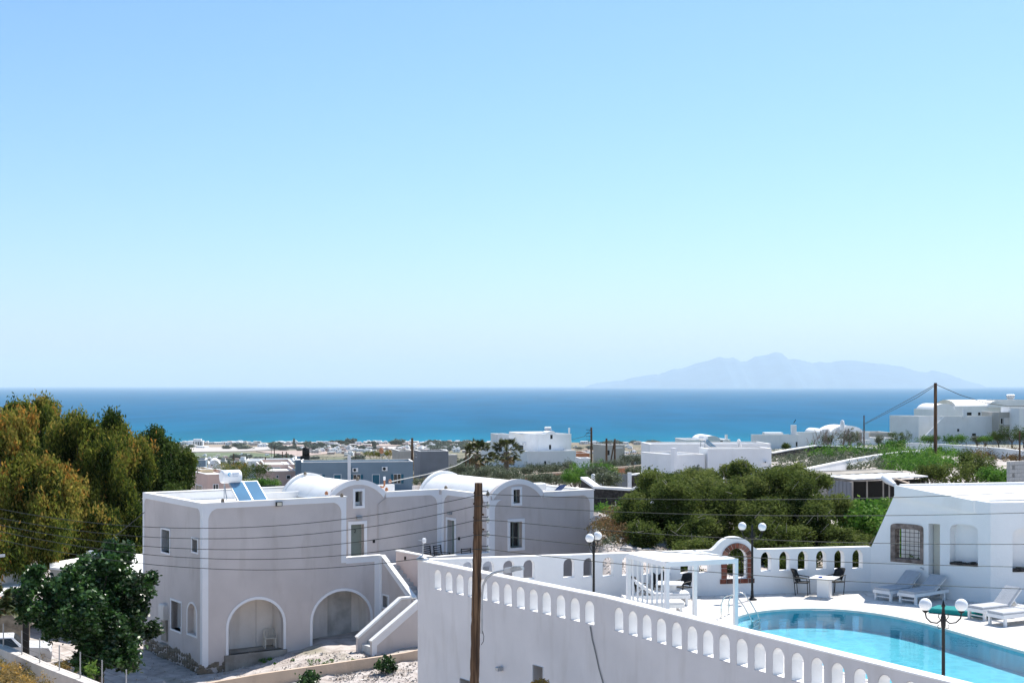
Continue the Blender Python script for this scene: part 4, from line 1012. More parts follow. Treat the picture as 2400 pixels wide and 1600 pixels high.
MB().add([(x, y, DZ - .07) for x, y in outw(.01)], [tuple(t) if (lambda a,b,c:(outw(.01)[b][0]-outw(.01)[a][0])*(outw(.01)[c][1]-outw(.01)[a][1])-(outw(.01)[b][1]-outw(.01)[a][1])*(outw(.01)[c][0]-outw(.01)[a][0]))(*t) > 0 else tuple(reversed(t)) for t in tr]).build('pool_water', watermat(), kind='structure', origin=(10, 42, DZ - .07))

# ================================================================== THINGS ON THE TERRACE
def gp(px, py, d0=20, d1=3400, step=None):
    """ground point under a pixel"""
    d = d0
    while d < d1:
        if ground_z((px - CX) / F * d, d) > -(py - HY) / F * d: break
        d += max(.25, d * .004)
    q = P(px, py, d); q.z = ground_z(q.x, q.y); return q
def globe_mat():
    m = mat('opal_glass', (.86, .86, .86), .18, .01, 1, spec=.5); return m
M['globe'] = globe_mat()
def twin_lamp(base, h, half, ang, label):
    t = thing('globe_lamp', label, 'lamp post', base, 'twin globe lamp posts on the pool terrace')
    x, y, z = base
    mb = MB(); mb.lathe(base, [(.001, 0), (.17, 0), (.17, .03), (.08, .07), (.055, .14), (.05, .3), (.042, .34), (.038, h - .55), (.055, h - .5), (.06, h - .30), (.04, h - .24), (.03, h - .08), (.05, h - .05), (.03, h), (.012, h + .07), (.001, h + .09)], 12)
    mb.build('pole', M['blackmetal'], t)
    c, s = math.cos(ang), math.sin(ang)
    for k in (-1, 1):
        def p(r, zz): return V((x + k * r * c, y + k * r * s, z + zz))
        gz_ = h - .02; arm = MB()
        arm.tube([p(.04, gz_ - .34), p(half * .35, gz_ - .42), p(half * .7, gz_ - .40), p(half * .95, gz_ - .30), p(half, gz_ - .19)], .017, 6)
        arm.tube([p(.05, gz_ - .36), p(.11, gz_ - .28), p(.10, gz_ - .21), p(.07, gz_ - .22)], .011, 5); arm.tube([p(.04, gz_ - .52), p(.11, gz_ - .54), p(.13, gz_ - .48), p(.09, gz_ - .45)], .009, 5)
        arm.lathe(p(half, gz_ - .20), [(.012, 0), (.06, .035), (.075, .065), (.001, .07)], 12)
        a_ = arm.build('arm', M['blackmetal'], t)
        MB().ball(p(half, gz_), .145, 20).build('globe', M['globe'], t)
    return t
b2_ = G(1763, 1405, DZ); twin_lamp(b2_, 2.58, .35, R(-20), 'twin globe lamp post beside the brick arched window of the garden wall')
twin_lamp(H(1391.5, 46.6, DZ), 2.55, .36, R(66), 'twin globe lamp post left of the white pergola, its globes nearly overlapping')
twin_lamp(H(2211, 32.4, DZ), 2.52, .40, R(-6), 'nearest and largest twin globe lamp post, in front of the pool water')

# pergola
pgc = [G(1473, 1296.3, -5.35), G(1563, 1315.8, -5.35), G(1724, 1307.8, -5.35)]
pA, pB, pC = pgc; pD = pA + pC - pB
perg = thing('pergola', 'white metal pergola with a slatted side standing by the pool', 'pergola', (pB.x, pB.y, DZ))
um, vm = (pC - pB).normalized(), (pA - pB).normalized()
fr = MB(); hB = .15
for a, b in ((pA, pB), (pB, pC), (pC, pD), (pD, pA)):
    d = (b - a).normalized(); fr.beam(a + d * -.06 - V((0, 0, hB / 2)), b + d * .06 - V((0, 0, hB / 2)), .12, hB)
fr.build('frame', M['white_plain'], perg)
nsl = 9; rf2 = MB()
for k in range(nsl):
    t_ = (k + .5) / nsl; a = pB.lerp(pA, t_) + um * .07; b = pC.lerp(pD, t_) - um * .07; w_ = (pA - pB).length / nsl - .012
    MB().beam(a - V((0, 0, .035)), b - V((0, 0, .035)), w_, .03).build('roof_panel', M['white_plain'], perg)
for c_ in (pA, pB, pC, pD): MB().box(V((c_.x, c_.y, DZ)), (.12, .12, abs(-5.35 - DZ) - hB - .002), math.atan2(um.y, um.x)).build('post', M['white_plain'], perg)
for k in range(1, 8):
    c_ = pB.lerp(pA, 1 - k / 8); MB().box(V((c_.x, c_.y, DZ)), (.045, .045, abs(-5.35 - DZ) - hB - .002), math.atan2(um.y, um.x)).build('slat', M['white_plain'], perg)

# sun loungers
M['cushion'] = mat('grey_cushion', (.46, .47, .49), .9, .06, 6, .3, 30)
M['cushion_w'] = mat('white_cushion', (.74, .73, .72), .9, .04, 6, .3, 30)
def lounger(foot, ang, label, white=False, back=38, grp='white framed sun loungers on the pool terrace'):
    """foot: ground point below the middle of the foot end; ang: direction to the head end"""
    t = thing('sun_lounger', label, 'sun lounger', foot, grp); c, s = math.cos(ang), math.sin(ang)
    def p(x, y, z): return V((foot[0] + x * c - y * s, foot[1] + x * s + y * c, foot[2] + z))
    f = MB()
    for y in (-.33, .33): f.beam(p(0, y, .30), p(2.0, y, .30), .05, .11)
    for x in (.025, 1.975): f.beam(p(x, -.305, .30), p(x, .305, .30), .05, .11)
    for k in range(1, 8): f.beam(p(k * .25, -.305, .32), p(k * .25, .305, .32), .07, .02)
    f.build('frame', M['white_plain'], t)
    for x in (.12, 1.75):
        for y in (-.31, .31): MB().beam(p(x, y, 0), p(x, y, .245), .08, .08, (c, s, 0)).build('leg', M['white_plain'], t)
    MB().beam(p(.12, -.27, .12), p(.12, .27, .12), .03, .04).build('stretcher', M['white_plain'], t)
    cm = M['cushion_w' if white else 'cushion']
    def pad(a0, a1, z0_, z1_, nm):
        mb = MB(); d = (p(a1, 0, z1_) - p(a0, 0, z0_)).normalized(); nn = d.cross(V((-s, c, 0))).normalized()
        if nn.z < 0: nn = -nn
        vs = []
        for q, e in ((p(a0, 0, z0_), 0), (p(a1, 0, z1_), 0)):
            for yy, hh in ((-.32, 0), (-.32, .05), (-.29, .075), (.29, .075), (.32, .05), (.32, 0)): vs.append(q + V((-s, c, 0)) * yy + nn * hh)
        fs = [tuple(range(6)), tuple(range(6, 12))] + [(i, (i + 1) % 6, (i + 1) % 6 + 6, i + 6) for i in range(6)]
        return mb.add(vs, fs).build(nm, cm, t)
    pad(.02, 1.22, .36, .36, 'seat_cushion'); a_ = R(back); pad(1.24, 1.24 + .78 * math.cos(a_), .37, .37 + .78 * math.sin(a_), 'back_cushion')
    bf = MB(); bf.beam(p(1.24, -.3, .345), p(1.24 + .78 * math.cos(a_), -.3, .345 + .78 * math.sin(a_)), .04, .04); bf.beam(p(1.24, .3, .345), p(1.24 + .78 * math.cos(a_), .3, .345 + .78 * math.sin(a_)), .04, .04)
    bf.beam(p(1.24 + .45 * math.cos(a_), 0, .33 + .45 * math.sin(a_)), p(1.85, 0, .32), .3, .025); bf.build('backrest_frame', M['white_plain'], t)
    return t
def mid(p, q): return (p + q) / 2
def lg(pxa, pya, pxb, pyb, ang, label, **k):
    a, b = G(pxa, pya, DZ), G(pxb, pyb, DZ); m = (a + b) / 2; c, s = math.cos(ang), math.sin(ang)
    return lounger(V((m.x - .12 * c, m.y - .12 * s, DZ)), ang, label, **k)
lg(2048, 1403.7, 2093, 1408, R(39), 'grey cushioned sun lounger nearest the table with two black chairs', back=36)
lg(2107, 1410.6, 2150, 1416, R(39), 'grey cushioned sun lounger just left of the turquoise floor mat', back=32)
lg(2272, 1447, 2308, 1454, R(30), 'grey cushioned sun lounger with raised back, right of the turquoise mat', back=42)
lg(2321, 1460.7, 2355, 1468, R(28), 'sun lounger at the right picture edge nearest the pool, back flat', back=6)
lg(1604, 1421, 1606, 1409, R(184), 'white cushioned sun lounger behind the pergola slats, farther from the pool', white=True, back=34)
lg(1590, 1444, 1594, 1431, R(184), 'white cushioned sun lounger behind the pergola slats, nearer the pool', white=True, back=12)
# turquoise mat cube
q = G(2235, 1441, DZ); mt = MB(); mt.box(V((q.x + .35, q.y + .3, DZ)), (1.9, .9, .16), R(-36), .03); mt.build('floor_mat', mat('turquoise_fabric', (.004, .22, .22), .85, .06, 3, .3, 30), None, 'turquoise padded mat lying on the paving between the loungers', cat='mat')

# table and woven chairs
def cafe_table(c, ang, label):
    t = thing('cafe_table', label, 'table', c, 'square white pedestal tables on the terrace')
    MB().box(c, (.42, .42, .66), ang, .01).build('pedestal', M['white_plain'], t); MB().box(c + V((0, 0, .66)), (.88, .88, .035), ang, .006).build('tabletop', M['white_plain'], t); return t
def cafe_chair(c, ang, label):
    """ang: the way the sitter faces"""
    t = thing('cafe_chair', label, 'chair', c, 'black sling chairs on the terrace'); cs, sn = math.cos(ang), math.sin(ang)
    def p(x, y, z): return V((c.x + x * cs - y * sn, c.y + x * sn + y * cs, c.z + z))
    for y in (-.26, .26):
        MB().tube([p(-.20, y, 0), p(-.24, y, .45), p(-.27, y, .66)], .014, 6).build('leg', M['blackmetal'], t); MB().tube([p(.24, y, 0), p(.22, y, .45), p(.20, y, .62)], .014, 6).build('leg', M['blackmetal'], t)
        MB().tube([p(-.30, y, .70), p(-.1, y * 1.04, .66), p(.22, y, .62)], .018, 6).build('armrest', M['blackmetal'], t)
    MB().prism([p(-.24, -.25, .43), p(.24, -.25, .44), p(.24, .25, .44), p(-.24, .25, .43)], (0, 0, .03)).build('seat', M['sling'], t)
    mb = MB(); n = 8; vs = []
    for z, x0_ in ((.50, -.24), (.72, -.32), (.92, -.40)):
        for k in range(n + 1):
            a_ = -1 + 2 * k / n; vs.append(p(x0_ + .16 * a_ * a_, .27 * a_, z - .06 * abs(a_) ** 3))
    m_ = n + 1; vs2 = [v + V((-cs * .015, -sn * .015, 0)) for v in vs]
    fs = [(r * m_ + k, r * m_ + k + 1, (r + 1) * m_ + k + 1, (r + 1) * m_ + k) for r in range(2) for k in range(n)]
    mb.add(vs + vs2, fs + [tuple(i + len(vs) for i in f) for f in fs] + [(2 * m_ + k, 2 * m_ + k + 1, 2 * m_ + k + 1 + len(vs), 2 * m_ + k + len(vs)) for k in range(n)], True).build('backrest', M['sling'], t)
    return t
M['sling'] = mat('black_sling', (.02, .02, .02), .7, .2, 30)
tc_ = G(1932, 1398, DZ); cafe_table(tc_, R(-28), 'square white pedestal table holding a blue ashtray')
ash = MB(); ash.lathe(tc_ + V((-.16, -.1, .697)), [(.001, 0), (.07, 0), (.075, .04), (.06, .04), (.055, .012), (.001, .012)], 12); ash.build('ashtray', mat('cobalt_glass', (.01, .06, .42), .3, .05), None, 'small blue ashtray on the white table beside the balustrade', cat='ashtray')
ca = G(1880, 1393, DZ); cafe_chair(ca, R(-20), 'black sling chair left of the white table with the ashtray')
cb = G(1956, 1391, DZ); cafe_chair(cb, R(205), 'black sling chair behind the right side of the table with the ashtray')
t2 = G(1570, 1412, DZ); cafe_table(t2, R(-12), 'square white pedestal table seen through the pergola slats')
cafe_chair(G(1506, 1412, DZ), R(-5), 'black sling chair left of the table behind the pergola'); cafe_chair(G(1600, 1405, DZ), R(215), 'black sling chair right of the table behind the pergola')
cafe_chair(G(1548, 1403, DZ), R(-90), 'black sling chair standing between wall and table behind the pergola')

# pool ladder
lad = thing('pool_ladder', 'polished steel ladder with two curved handrails at the rounded pool end', 'ladder', G(1698, 1445, DZ))
ra_ = [G(1690, 1448, DZ), G(1708, 1440, DZ)]; wdir = V((.98, -.12, 0)).normalized()
for q in ra_:
    q0 = q; pts_ = [q0, q0 + V((0, 0, .45)), q0 + wdir * .10 + V((0, 0, .68)), q0 + wdir * .30 + V((0, 0, .76)), q0 + wdir * .5 + V((0, 0, .70)), q0 + wdir * .72 + V((0, 0, .40)), q0 + wdir * .95 + V((0, 0, .0)), q0 + wdir * 1.02 + V((0, 0, -.5))]
    MB().tube(pts_, .021, 8).build('handrail', M['steel'], lad); MB().lathe(q0, [(.001, 0), (.05, 0), (.05, .015), (.02, .03)], 10).build('flange', M['steel'], lad)
for k in range(3):
    o_ = wdir * (.99 + .02 * k) + V((0, 0, -.13 - .14 * k)); MB().beam(ra_[0] + o_, ra_[1] + o_, .08, .02).build('tread', M['steel'], lad)
# overflow grille at the far rim
gr = MB()
for k in range(24):
    i = 0
p0_, p1_ = G(1905, 1431.5, DZ), G(1955, 1432, DZ)
gt = thing('overflow_grille', 'white slotted overflow grille set in the far pool rim', 'grille', mid(p0_, p1_) + V((0, 0, .0)))
for k in range(16):
    q = p0_.lerp(p1_, k / 15) + V((0, .0, .018)); MB().box(q, (.02, .14, .012)).build('slot', M['galv'], gt)

# weather sensor on the parapet corner
wst = thing('weather_sensor', 'grey domed base with a thin mast and sensor on the terrace corner', 'sensor', V((A.x + .15, A.y - .05, TZ)))
q = V((A.x + .17, A.y - .03, TZ + .03)); MB().lathe(q, [(.001, 0), (.22, 0), (.23, .05), (.17, .10), (.10, .14), (.04, .17), (.001, .17)], 8).build('base', M['galv'], wst)
MB().tube([q + V((0, 0, .15)), q + V((.02, 0, .62))], .022, 6).build('mast', M['galv'], wst); mb = MB(); mb.box(q + V((.05, 0, .58)), (.12, .1, .17), .3, .03); mb.build('sensor_head', M['white_plain'], wst)
MB().tube([q + V((0, 0, .66)), q + V((-.16, 0, .67))], .012, 5).build('vane', M['galv'], wst)

# ================================================================== STREET POLE, LAMP, WIRES
def woodmat():
    m = bpy.data.materials.new('weathered_pole_wood'); t, o = nodes(m); b = t.nodes.new('ShaderNodeBsdfPrincipled'); b.inputs['Roughness'].default_value = .9
    tc = t.nodes.new('ShaderNodeTexCoord'); mp = t.nodes.new('ShaderNodeMapping'); mp.inputs['Scale'].default_value = (14, 14, .7); lk(t, tc.outputs['Object'], mp.inputs['Vector'])
    n = t.nodes.new('ShaderNodeTexNoise'); n.inputs['Scale'].default_value = 1; n.inputs['Detail'].default_value = 8; lk(t, mp.outputs[0], n.inputs['Vector'])
    r = t.nodes.new('ShaderNodeValToRGB'); e = r.color_ramp.elements; e.new(.5); e[0].position = .34; e[0].color = (.020, .012, .008, 1); e[1].position = .5; e[1].color = (.085, .045, .022, 1); e[2].position = .68; e[2].color = (.22, .13, .07, 1)
    lk(t, n.outputs['Fac'], r.inputs['Fac']); lk(t, r.outputs['Color'], b.inputs['Base Color'])
    bp = t.nodes.new('ShaderNodeBump'); bp.inputs['Strength'].default_value = .8; bp.inputs['Distance'].default_value = .03; lk(t, n.outputs['Fac'], bp.inputs['Height']); lk(t, bp.outputs[0], b.inputs['Normal'])
    lk(t, b.outputs[0], o.inputs['Surface']); return m
M['wood'] = woodmat()
DPL = 34.0
pole = thing('utility_pole', 'rough brown wooden utility pole in front of the terrace wall', 'utility pole', H(1110, DPL, -15))
rp_ = random.Random(4); mb = MB(); pts_ = []; rs = []
for k in range(46):
    t_ = k / 45; y_ = 1131 + (1760 - 1131) * t_; x_ = 1122 - 10 * min(1, t_ * 1.34) + rp_.uniform(-.5, .5); q = P(x_, y_, DPL); pts_.append(q); rs.append((.098 if k < 2 else .105) + .012 * t_ + rp_.uniform(-.006, .006))
mb.tube(pts_, rs, 18); mb.build('shaft', M['wood'], pole)
kn = MB()
for (px_, py_) in ((1112, 1154), (1111, 1180), (1111, 1212), (1111, 1247), (1110, 1290), (1132, 1205), (1133, 1240)):
    kn2 = MB(); kn2.ball(P(px_, py_, DPL - .02), .028, 7); kn2.build('knot', M['wood'], pole)
insy = [1156, 1183, 1217, 1251, 1285]
M['porcelain'] = mat('brown_green_porcelain', (.13, .12, .09), .25, .25, 20)
M['porcelainw'] = mat('white_porcelain', (.55, .56, .5), .25, .1, 20)
for y_ in insy:
    q = P(1143.5, y_, DPL - .12); r0 = P(1130, y_ - 6, DPL - .03); r1 = P(1130, y_ + 3, DPL - .03)
    ins = MB(); ins.lathe(q - V((0, 0, .05)), [(.001, 0), (.03, .0), (.045, .02), (.022, .035), (.048, .055), (.022, .07), (.04, .09), (.001, .10)], 10)
    i_ = ins.build('insulator', M['porcelain' if y_ == 1156 else 'porcelainw'], pole); br = MB(); br.tube([r0, q + V((0, 0, .06))], .009, 5); br.tube([r1, q - V((0, 0, .05))], .009, 5); br.tube([q - V((0, 0, .09)), q + V((0, 0, .09))], .008, 5); br.build('bracket', M['blackmetal'], i_)
arm_ = thing('street_lamp', 'grey street lamp on a curved steel arm fixed to the wooden pole', 'street lamp', P(1131, 1480, DPL - .1))
MB().tube([P(1129.5, 1484, DPL - .1), P(1129.5, 1400, DPL - .12), P(1132, 1372, DPL - .14), P(1140, 1354, DPL - .2), P(1152, 1344, DPL - .3), P(1168, 1339, DPL - .4), P(1188, 1335, DPL - .55)], [.026, .026, .026, .028, .03, .028, .026], 10).build('arm', M['galv'], arm_)
hd = MB(); a, b = P(1185, 1336, DPL - .55), P(1226, 1332, DPL - .75); dd = (b - a).normalized(); up_ = V((0, 0, 1))
hd.beam(a, a.lerp(b, .38), .15, .12); hd.beam(a.lerp(b, .36), b, .13, .05); hd.build('lamp_head', M['galv'], arm_)
for k in range(7):
    c_ = a.lerp(b, .42 + .085 * k) + V((0, 0, .02)); MB().beam(c_ - dd * .008, c_ + dd * .008, .15, .13 - k * .006).build('cooling_fin', M['galv'], arm_)
MB().tube([P(1131, 1478, DPL - .12), P(1134, 1490, DPL - .15), P(1133, 1502, DPL - .16), P(1128, 1510, DPL - .13)], .008, 5).build('lead_cable', M['black'], arm_)
M['wire'] = mat('dark_cable', (.035, .045, .04), .5, .1, 2)
wl = [[(-420, 1070), (0, 1186), (300, 1237.4), (480, 1240), (700, 1224), (900, 1199.5), (1112, 1163.5)], [(-420, 1096), (0, 1206), (300, 1261), (480, 1266), (700, 1249), (900, 1225), (1112, 1188)],
      [(-420, 1112), (0, 1222), (300, 1283), (480, 1289.7), (700, 1279), (900, 1256), (1112, 1222)], [(-420, 1124), (0, 1236), (300, 1303), (480, 1311.5), (700, 1303), (900, 1285.6), (1112, 1256)],
      [(-420, 1140), (0, 1255), (300, 1326), (480, 1334.5), (700, 1329), (900, 1314), (1112, 1289)]]
wr = [[(1240, 1161), (1390, 1167), (1640, 1170.5), (1900, 1168.5), (2150, 1163), (2400, 1154), (2900, 1120)], [(1240, 1188), (1360, 1196.4), (1640, 1204), (1900, 1208.3), (2150, 1206), (2400, 1201.5), (2900, 1180)],
      [(1240, 1226), (1360, 1238.4), (1640, 1256), (1900, 1268.4), (2150, 1273.5), (2400, 1274.7), (2900, 1266)], [(1240, 1262), (1360, 1276.3), (1640, 1297), (1900, 1313), (2150, 1322), (2400, 1328), (2900, 1330)],
      [(1240, 1297), (1360, 1312.4), (1640, 1337), (1900, 1356), (2150, 1369), (2400, 1379.6), (2900, 1390)]]
on_ = ['highest', 'second', 'middle', 'fourth', 'lowest']
for k in range(5):
    # smooth spans: quadratic fit of each side
    pts_ = []
    for side, L in (('l', wl[k]), ('r', wr[k])):
        xs = np.array([p[0] for p in L], float); ys = np.array([p[1] for p in L], float); co = np.polyfit(xs, ys, 3)
        if side == 'l': xx = np.linspace(-420, 1108, 34)
        else: xx = np.linspace(1175, 2900, 34)
        seg_ = [P(x, float(np.polyval(co, x)), DPL - .12 + (.0 if side == 'l' else 0)) for x in xx]
        if side == 'l': pts_ += seg_ + [P(1141, insy[k] + 1, DPL - .17)]
        else: pts_ += seg_
    mb = MB(); mb.tube(pts_, .0085, 5); mb.build('power_line', M['wire'], None, '%s of the five bare wires strung on the wooden pole' % on_[k], cat='cable', group='five wires on the wooden pole')
mb = MB(); mb.tube([P(912, 1129, 75), P(1000, 1111, 100), P(1068, 1091, 130), P(1100, 1074, 160), P(1108, 1065, 170)], .03, 5); mb.build('service_line', mat('pale_cable', (.4, .4, .38), .6), None, 'pale service cable rising from the vaulted roof towards the palms', cat='cable')
mb = MB(); mb.tube([P(338, 1200, 72.3), P(245, 1276, 74), P(150, 1345, 76)], .02, 5); mb.build('service_line', M['wire'], None, 'thin cable slanting from the taupe house corner down behind the fig tree', cat='cable')

# ================================================================== FENCE, LOW WALLS, CARS, LEFT FOREGROUND
fw = [P(-60, 1497, 61.5), P(8, 1515, 60), P(51, 1533, 58.4), P(93, 1552, 56.8), P(139, 1570, 55.3), P(188, 1588, 53.8), P(239, 1608, 52.4), P(296, 1632, 51)]
for p in fw: p.z = p.z
fwall = thing('fence_wall', 'low pale concrete wall carrying wire fence, lower left corner', 'wall', (fw[3].x, fw[3].y, -12))
L_, R_, = [], []
for i, p in enumerate(fw):
    a = fw[max(0, i - 1)]; b = fw[min(len(fw) - 1, i + 1)]; t_ = unit(b.x - a.x, b.y - a.y); nn = V((-t_[1], t_[0], 0)) * .24; L_.append(p - nn); R_.append(p + nn)
mb = MB(); n = len(fw); vs = L_ + R_ + [V((p.x, p.y, -14)) for p in L_] + [V((p.x, p.y, -14)) for p in R_]
mb.add(vs, [(i, i + 1, n + i + 1, n + i) for i in range(n - 1)] + [(i, i + 1, 2 * n + i + 1, 2 * n + i) for i in range(n - 1)] + [(n + i, n + i + 1, 3 * n + i + 1, 3 * n + i) for i in range(n - 1)]); mb.build('wall', mat('pale_concrete', (.58, .54, .50), .9, .1, 1.2, .4, 8, stain=.3), fwall)
tops = []
for i, p in enumerate(fw[1:]):
    q = V((p.x, p.y, p.z)); MB().tube([q - V((0, 0, .05)), q + V((0, 0, .98))], .026, 8).build('post', M['galv'], fwall); tops.append(q + V((0, 0, .96)))
for hh in (0, .3, .6, .88):
    pts_ = []
    for a, b in zip(tops, tops[1:]):
        for k in range(4): t_ = k / 4; pts_.append(a.lerp(b, t_) - V((0, 0, hh + .12 * t_ * (1 - t_))))
    pts_.append(tops[-1] - V((0, 0, hh))); MB().tube(pts_, .0045, 4).build('fence_wire', M['wire'], fwall)
# cream wall before the stairs
cw = [P(420, 1622, 59.2), P(489, 1600, 60), P(620, 1577, 61), P(760, 1557, 62.2), P(885, 1538.7, 63.2), P(950, 1529, 63.8), P(1000, 1518, 64.2)]
cwt = MB(); vs = []; n = len(cw)
for p in cw: vs += [p, p + V((-.03, .2, 0)), V((p.x, p.y, -14)), V((p.x - .03, p.y + .2, -14))]
cwt.add(vs, [f for i in range(n - 1) for f in ((4 * i, 4 * i + 4, 4 * i + 5, 4 * i + 1), (4 * i, 4 * i + 4, 4 * i + 6, 4 * i + 2), (4 * i + 1, 4 * i + 5, 4 * i + 7, 4 * i + 3))] + [(0, 1, 3, 2)])
cwt.build('garden_wall', M['cream'], None, 'low cream rendered wall in front of the outside stairs', cat='wall')
pl = MB(); pl.prism([V((x_, y_, -12.6)) for x_, y_ in ((-16.2, 58.2), (-11.5, 60.6), (-13.5, 65.3), (-17.6, 67.0), (-19, 62))], (0, 0, -.4)); 
def car(c, ang, colm, label, sc=1.0):
    t = thing('parked_car', label, 'car', c); cs, sn = math.cos(ang), math.sin(ang)
    def p(x, y, z): return V((c.x + (x * cs - y * sn) * sc, c.y + (x * sn + y * cs) * sc, c.z + z * sc))
    prof = [(-2.0, .35), (-2.05, .65), (-1.9, .92), (-1.2, .98), (-.95, 1.02), (-.55, 1.38), (.9, 1.42), (1.55, 1.05), (1.95, .95), (2.05, .6), (2.0, .35)]
    vs = []; ys = (-.82, .82)
    for (x, z) in prof:
        k = .80 if z < 1.1 else .60; k2 = .84
        vs += [p(x, -k2 if z < 1.03 else -k, z), p(x, k2 if z < 1.03 else k, z)]
    n = len(prof); fs = [(2 * i, 2 * i + 2, 2 * i + 3, 2 * i + 1) for i in range(n - 1)] + [(0, 1, 2 * n - 1, 2 * n - 2)]
    tri = tessellate_polygon([[V((x, z, 0)) for x, z in prof]]); fs += [tuple(2 * i for i in f) for f in tri] + [tuple(2 * i + 1 for i in f) for f in tri]
    MB().add(vs, fs).build('body', colm, t)
    ws = MB(); ws.add([p(-.98, -.70, 1.05), p(-.98, .70, 1.05), p(-.60, .58, 1.37), p(-.60, -.58, 1.37)], [(0, 1, 2, 3)]); ws.v = [(x, y, z + .012) for x, y, z in ws.v]; ws.build('windscreen', M['darkglass'], t)
    ws = MB(); ws.add([p(1.52, -.70, 1.09), p(1.52, .70, 1.09), p(.97, .58, 1.40), p(.97, -.58, 1.40)], [(0, 1, 2, 3)]); ws.v = [(x, y, z + .015) for x, y, z in ws.v]; ws.build('rear_window', M['darkglass'], t)
    for s_ in (-1, 1):
        for (x0, x1, x2, x3) in ((-.80, .15, .15, -.48), (.22, 1.25, .86, .22)):
            ws = MB(); ws.add([p(x0, s_ * .845, 1.02), p(x1, s_ * .845, 1.02), p(x2, s_ * .63, 1.35), p(x3, s_ * .63, 1.35)], [(0, 1, 2, 3)]); ws.build('side_window', M['darkglass'], t)
        for x in (-1.3, 1.25):
            w_ = MB(); w_.tube([p(x, s_ * .66, .32), p(x, s_ * .86, .32)], .32 * sc, 14); wo_ = w_.build('wheel', M['black'], t); h_ = MB(); h_.tube([p(x, s_ * .85, .32), p(x, s_ * .875, .32)], .19 * sc, 10); h_.build('rim', M['galv'], wo_)
        MB().box(p(-1.98, s_ * .6, .62), (.14 * sc, .3 * sc, .14 * sc), ang).build('headlight', M['globe'], t); MB().box(p(2.0, s_ * .6, .7), (.1 * sc, .22 * sc, .2 * sc), ang).build('tail_light', mat('red_lens', (.35, .01, .01), .3) if 'redl' not in M else M['redl'], t)
    return t
M['carwhite'] = mat('white_car_paint', (.75, .76, .78), .25, .02, 1, spec=.6); M['carblue'] = mat('pale_blue_car_paint', (.35, .45, .58), .25, .02, 1, spec=.6); M['redl'] = mat('red_lamp_lens', (.35, .01, .01), .3)
cc = P(-18, 1556, 66); car(V((cc.x + .3, cc.y, ground_z(cc.x, cc.y) + .1)), R(198), M['carwhite'], 'white car parked behind the wire fence, lower left corner', 1.15)
cc = H(2214, 172, 0); 
# white plastic chair in the left bay
def plastic_chair(c, ang):
    t = thing('plastic_chair', 'white plastic armchair standing in the left arched bay', 'chair', c); cs, sn = math.cos(ang), math.sin(ang)
    def p(x, y, z): return V((c.x + x * cs - y * sn, c.y + x * sn + y * cs, c.z + z))
    m = M['plastic'] = mat('cream_plastic', (.66, .62, .54), .5, .04, 3)
    for x in (-.2, .22):
        for y in (-.24, .24): MB().beam(p(x * 1.1, y * 1.08, 0), p(x, y, .43), .05, .05, (cs, sn, 0)).build('leg', m, t)
    for y in (-.26, .26): MB().tube([p(.24, y, .42), p(.24, y * 1.05, .62), p(0, y * 1.08, .66), p(-.2, y, .66)], .022, 6).build('armrest', m, t)
    MB().prism([p(-.22, -.24, .42), p(.25, -.26, .44), p(.25, .26, .44), p(-.22, .24, .42)], (0, 0, .03)).build('seat', m, t)
    for k in range(6): MB().beam(p(-.22, -.2 + .08 * k, .45), p(-.31, -.2 + .08 * k, .80), .035, .02, (cs, sn, 0)).build('back_slat', m, t)
    MB().tube([p(-.2, -.26, .46), p(-.29, -.27, .7), p(-.33, -.17, .83), p(-.34, 0, .86), p(-.33, .17, .83), p(-.29, .27, .7), p(-.2, .26, .46)], .022, 6).build('back_frame', m, t)
sC = onplane(hs(0, .9), U, 629, 1500)[0]; plastic_chair(h3(sC, .75, za1 + .003), au - math.pi / 2 - .25)
# black chairs on the patio
def ladder_chair(c, ang, label):
    t = thing('patio_chair', label, 'chair', c, 'black ladder back patio chairs'); cs, sn = math.cos(ang), math.sin(ang)
    def p(x, y, z): return V((c.x + x * cs - y * sn, c.y + x * sn + y * cs, c.z + z))
    for y in (-.27, .27):
        MB().beam(p(-.25, y, 0), p(-.36, y, 1.0), .04, .04, (cs, sn, 0)).build('leg', M['blackmetal'], t); MB().beam(p(.25, y, 0), p(.25, y, .62), .04, .04, (cs, sn, 0)).build('leg', M['blackmetal'], t)
        MB().beam(p(-.3, y, .63), p(.28, y, .63), .05, .03).build('armrest', M['blackmetal'], t)
    MB().box(p(0, 0, .40), (.5, .52, .05), ang).build('seat', M['blackmetal'], t)
    for k in range(5): MB().beam(p(-.29 - .014 * k, -.25, .55 + .105 * k), p(-.29 - .014 * k, .25, .55 + .105 * k), .02, .045).build('back_slat', M['blackmetal'], t)
for (px_, py_, lab) in ((1012, 1283, 'black ladder back chair on the patio, the left one'), (1037, 1280.5, 'black ladder back chair on the patio, right of its twin')):
    s_ = onplane(hs(0, -1.5), U, px_, py_)[0]; ladder_chair(h3(s_, -1.5, ZL - .003), au - 1.25, lab)
s_ = onplane(hs(0, -2.3), U, 1099, 1295)[0]; ladder_chair(h3(s_, -2.35, ZL - .16), au - 1.6, 'black chair almost hidden by the patio parapet beside the pole')

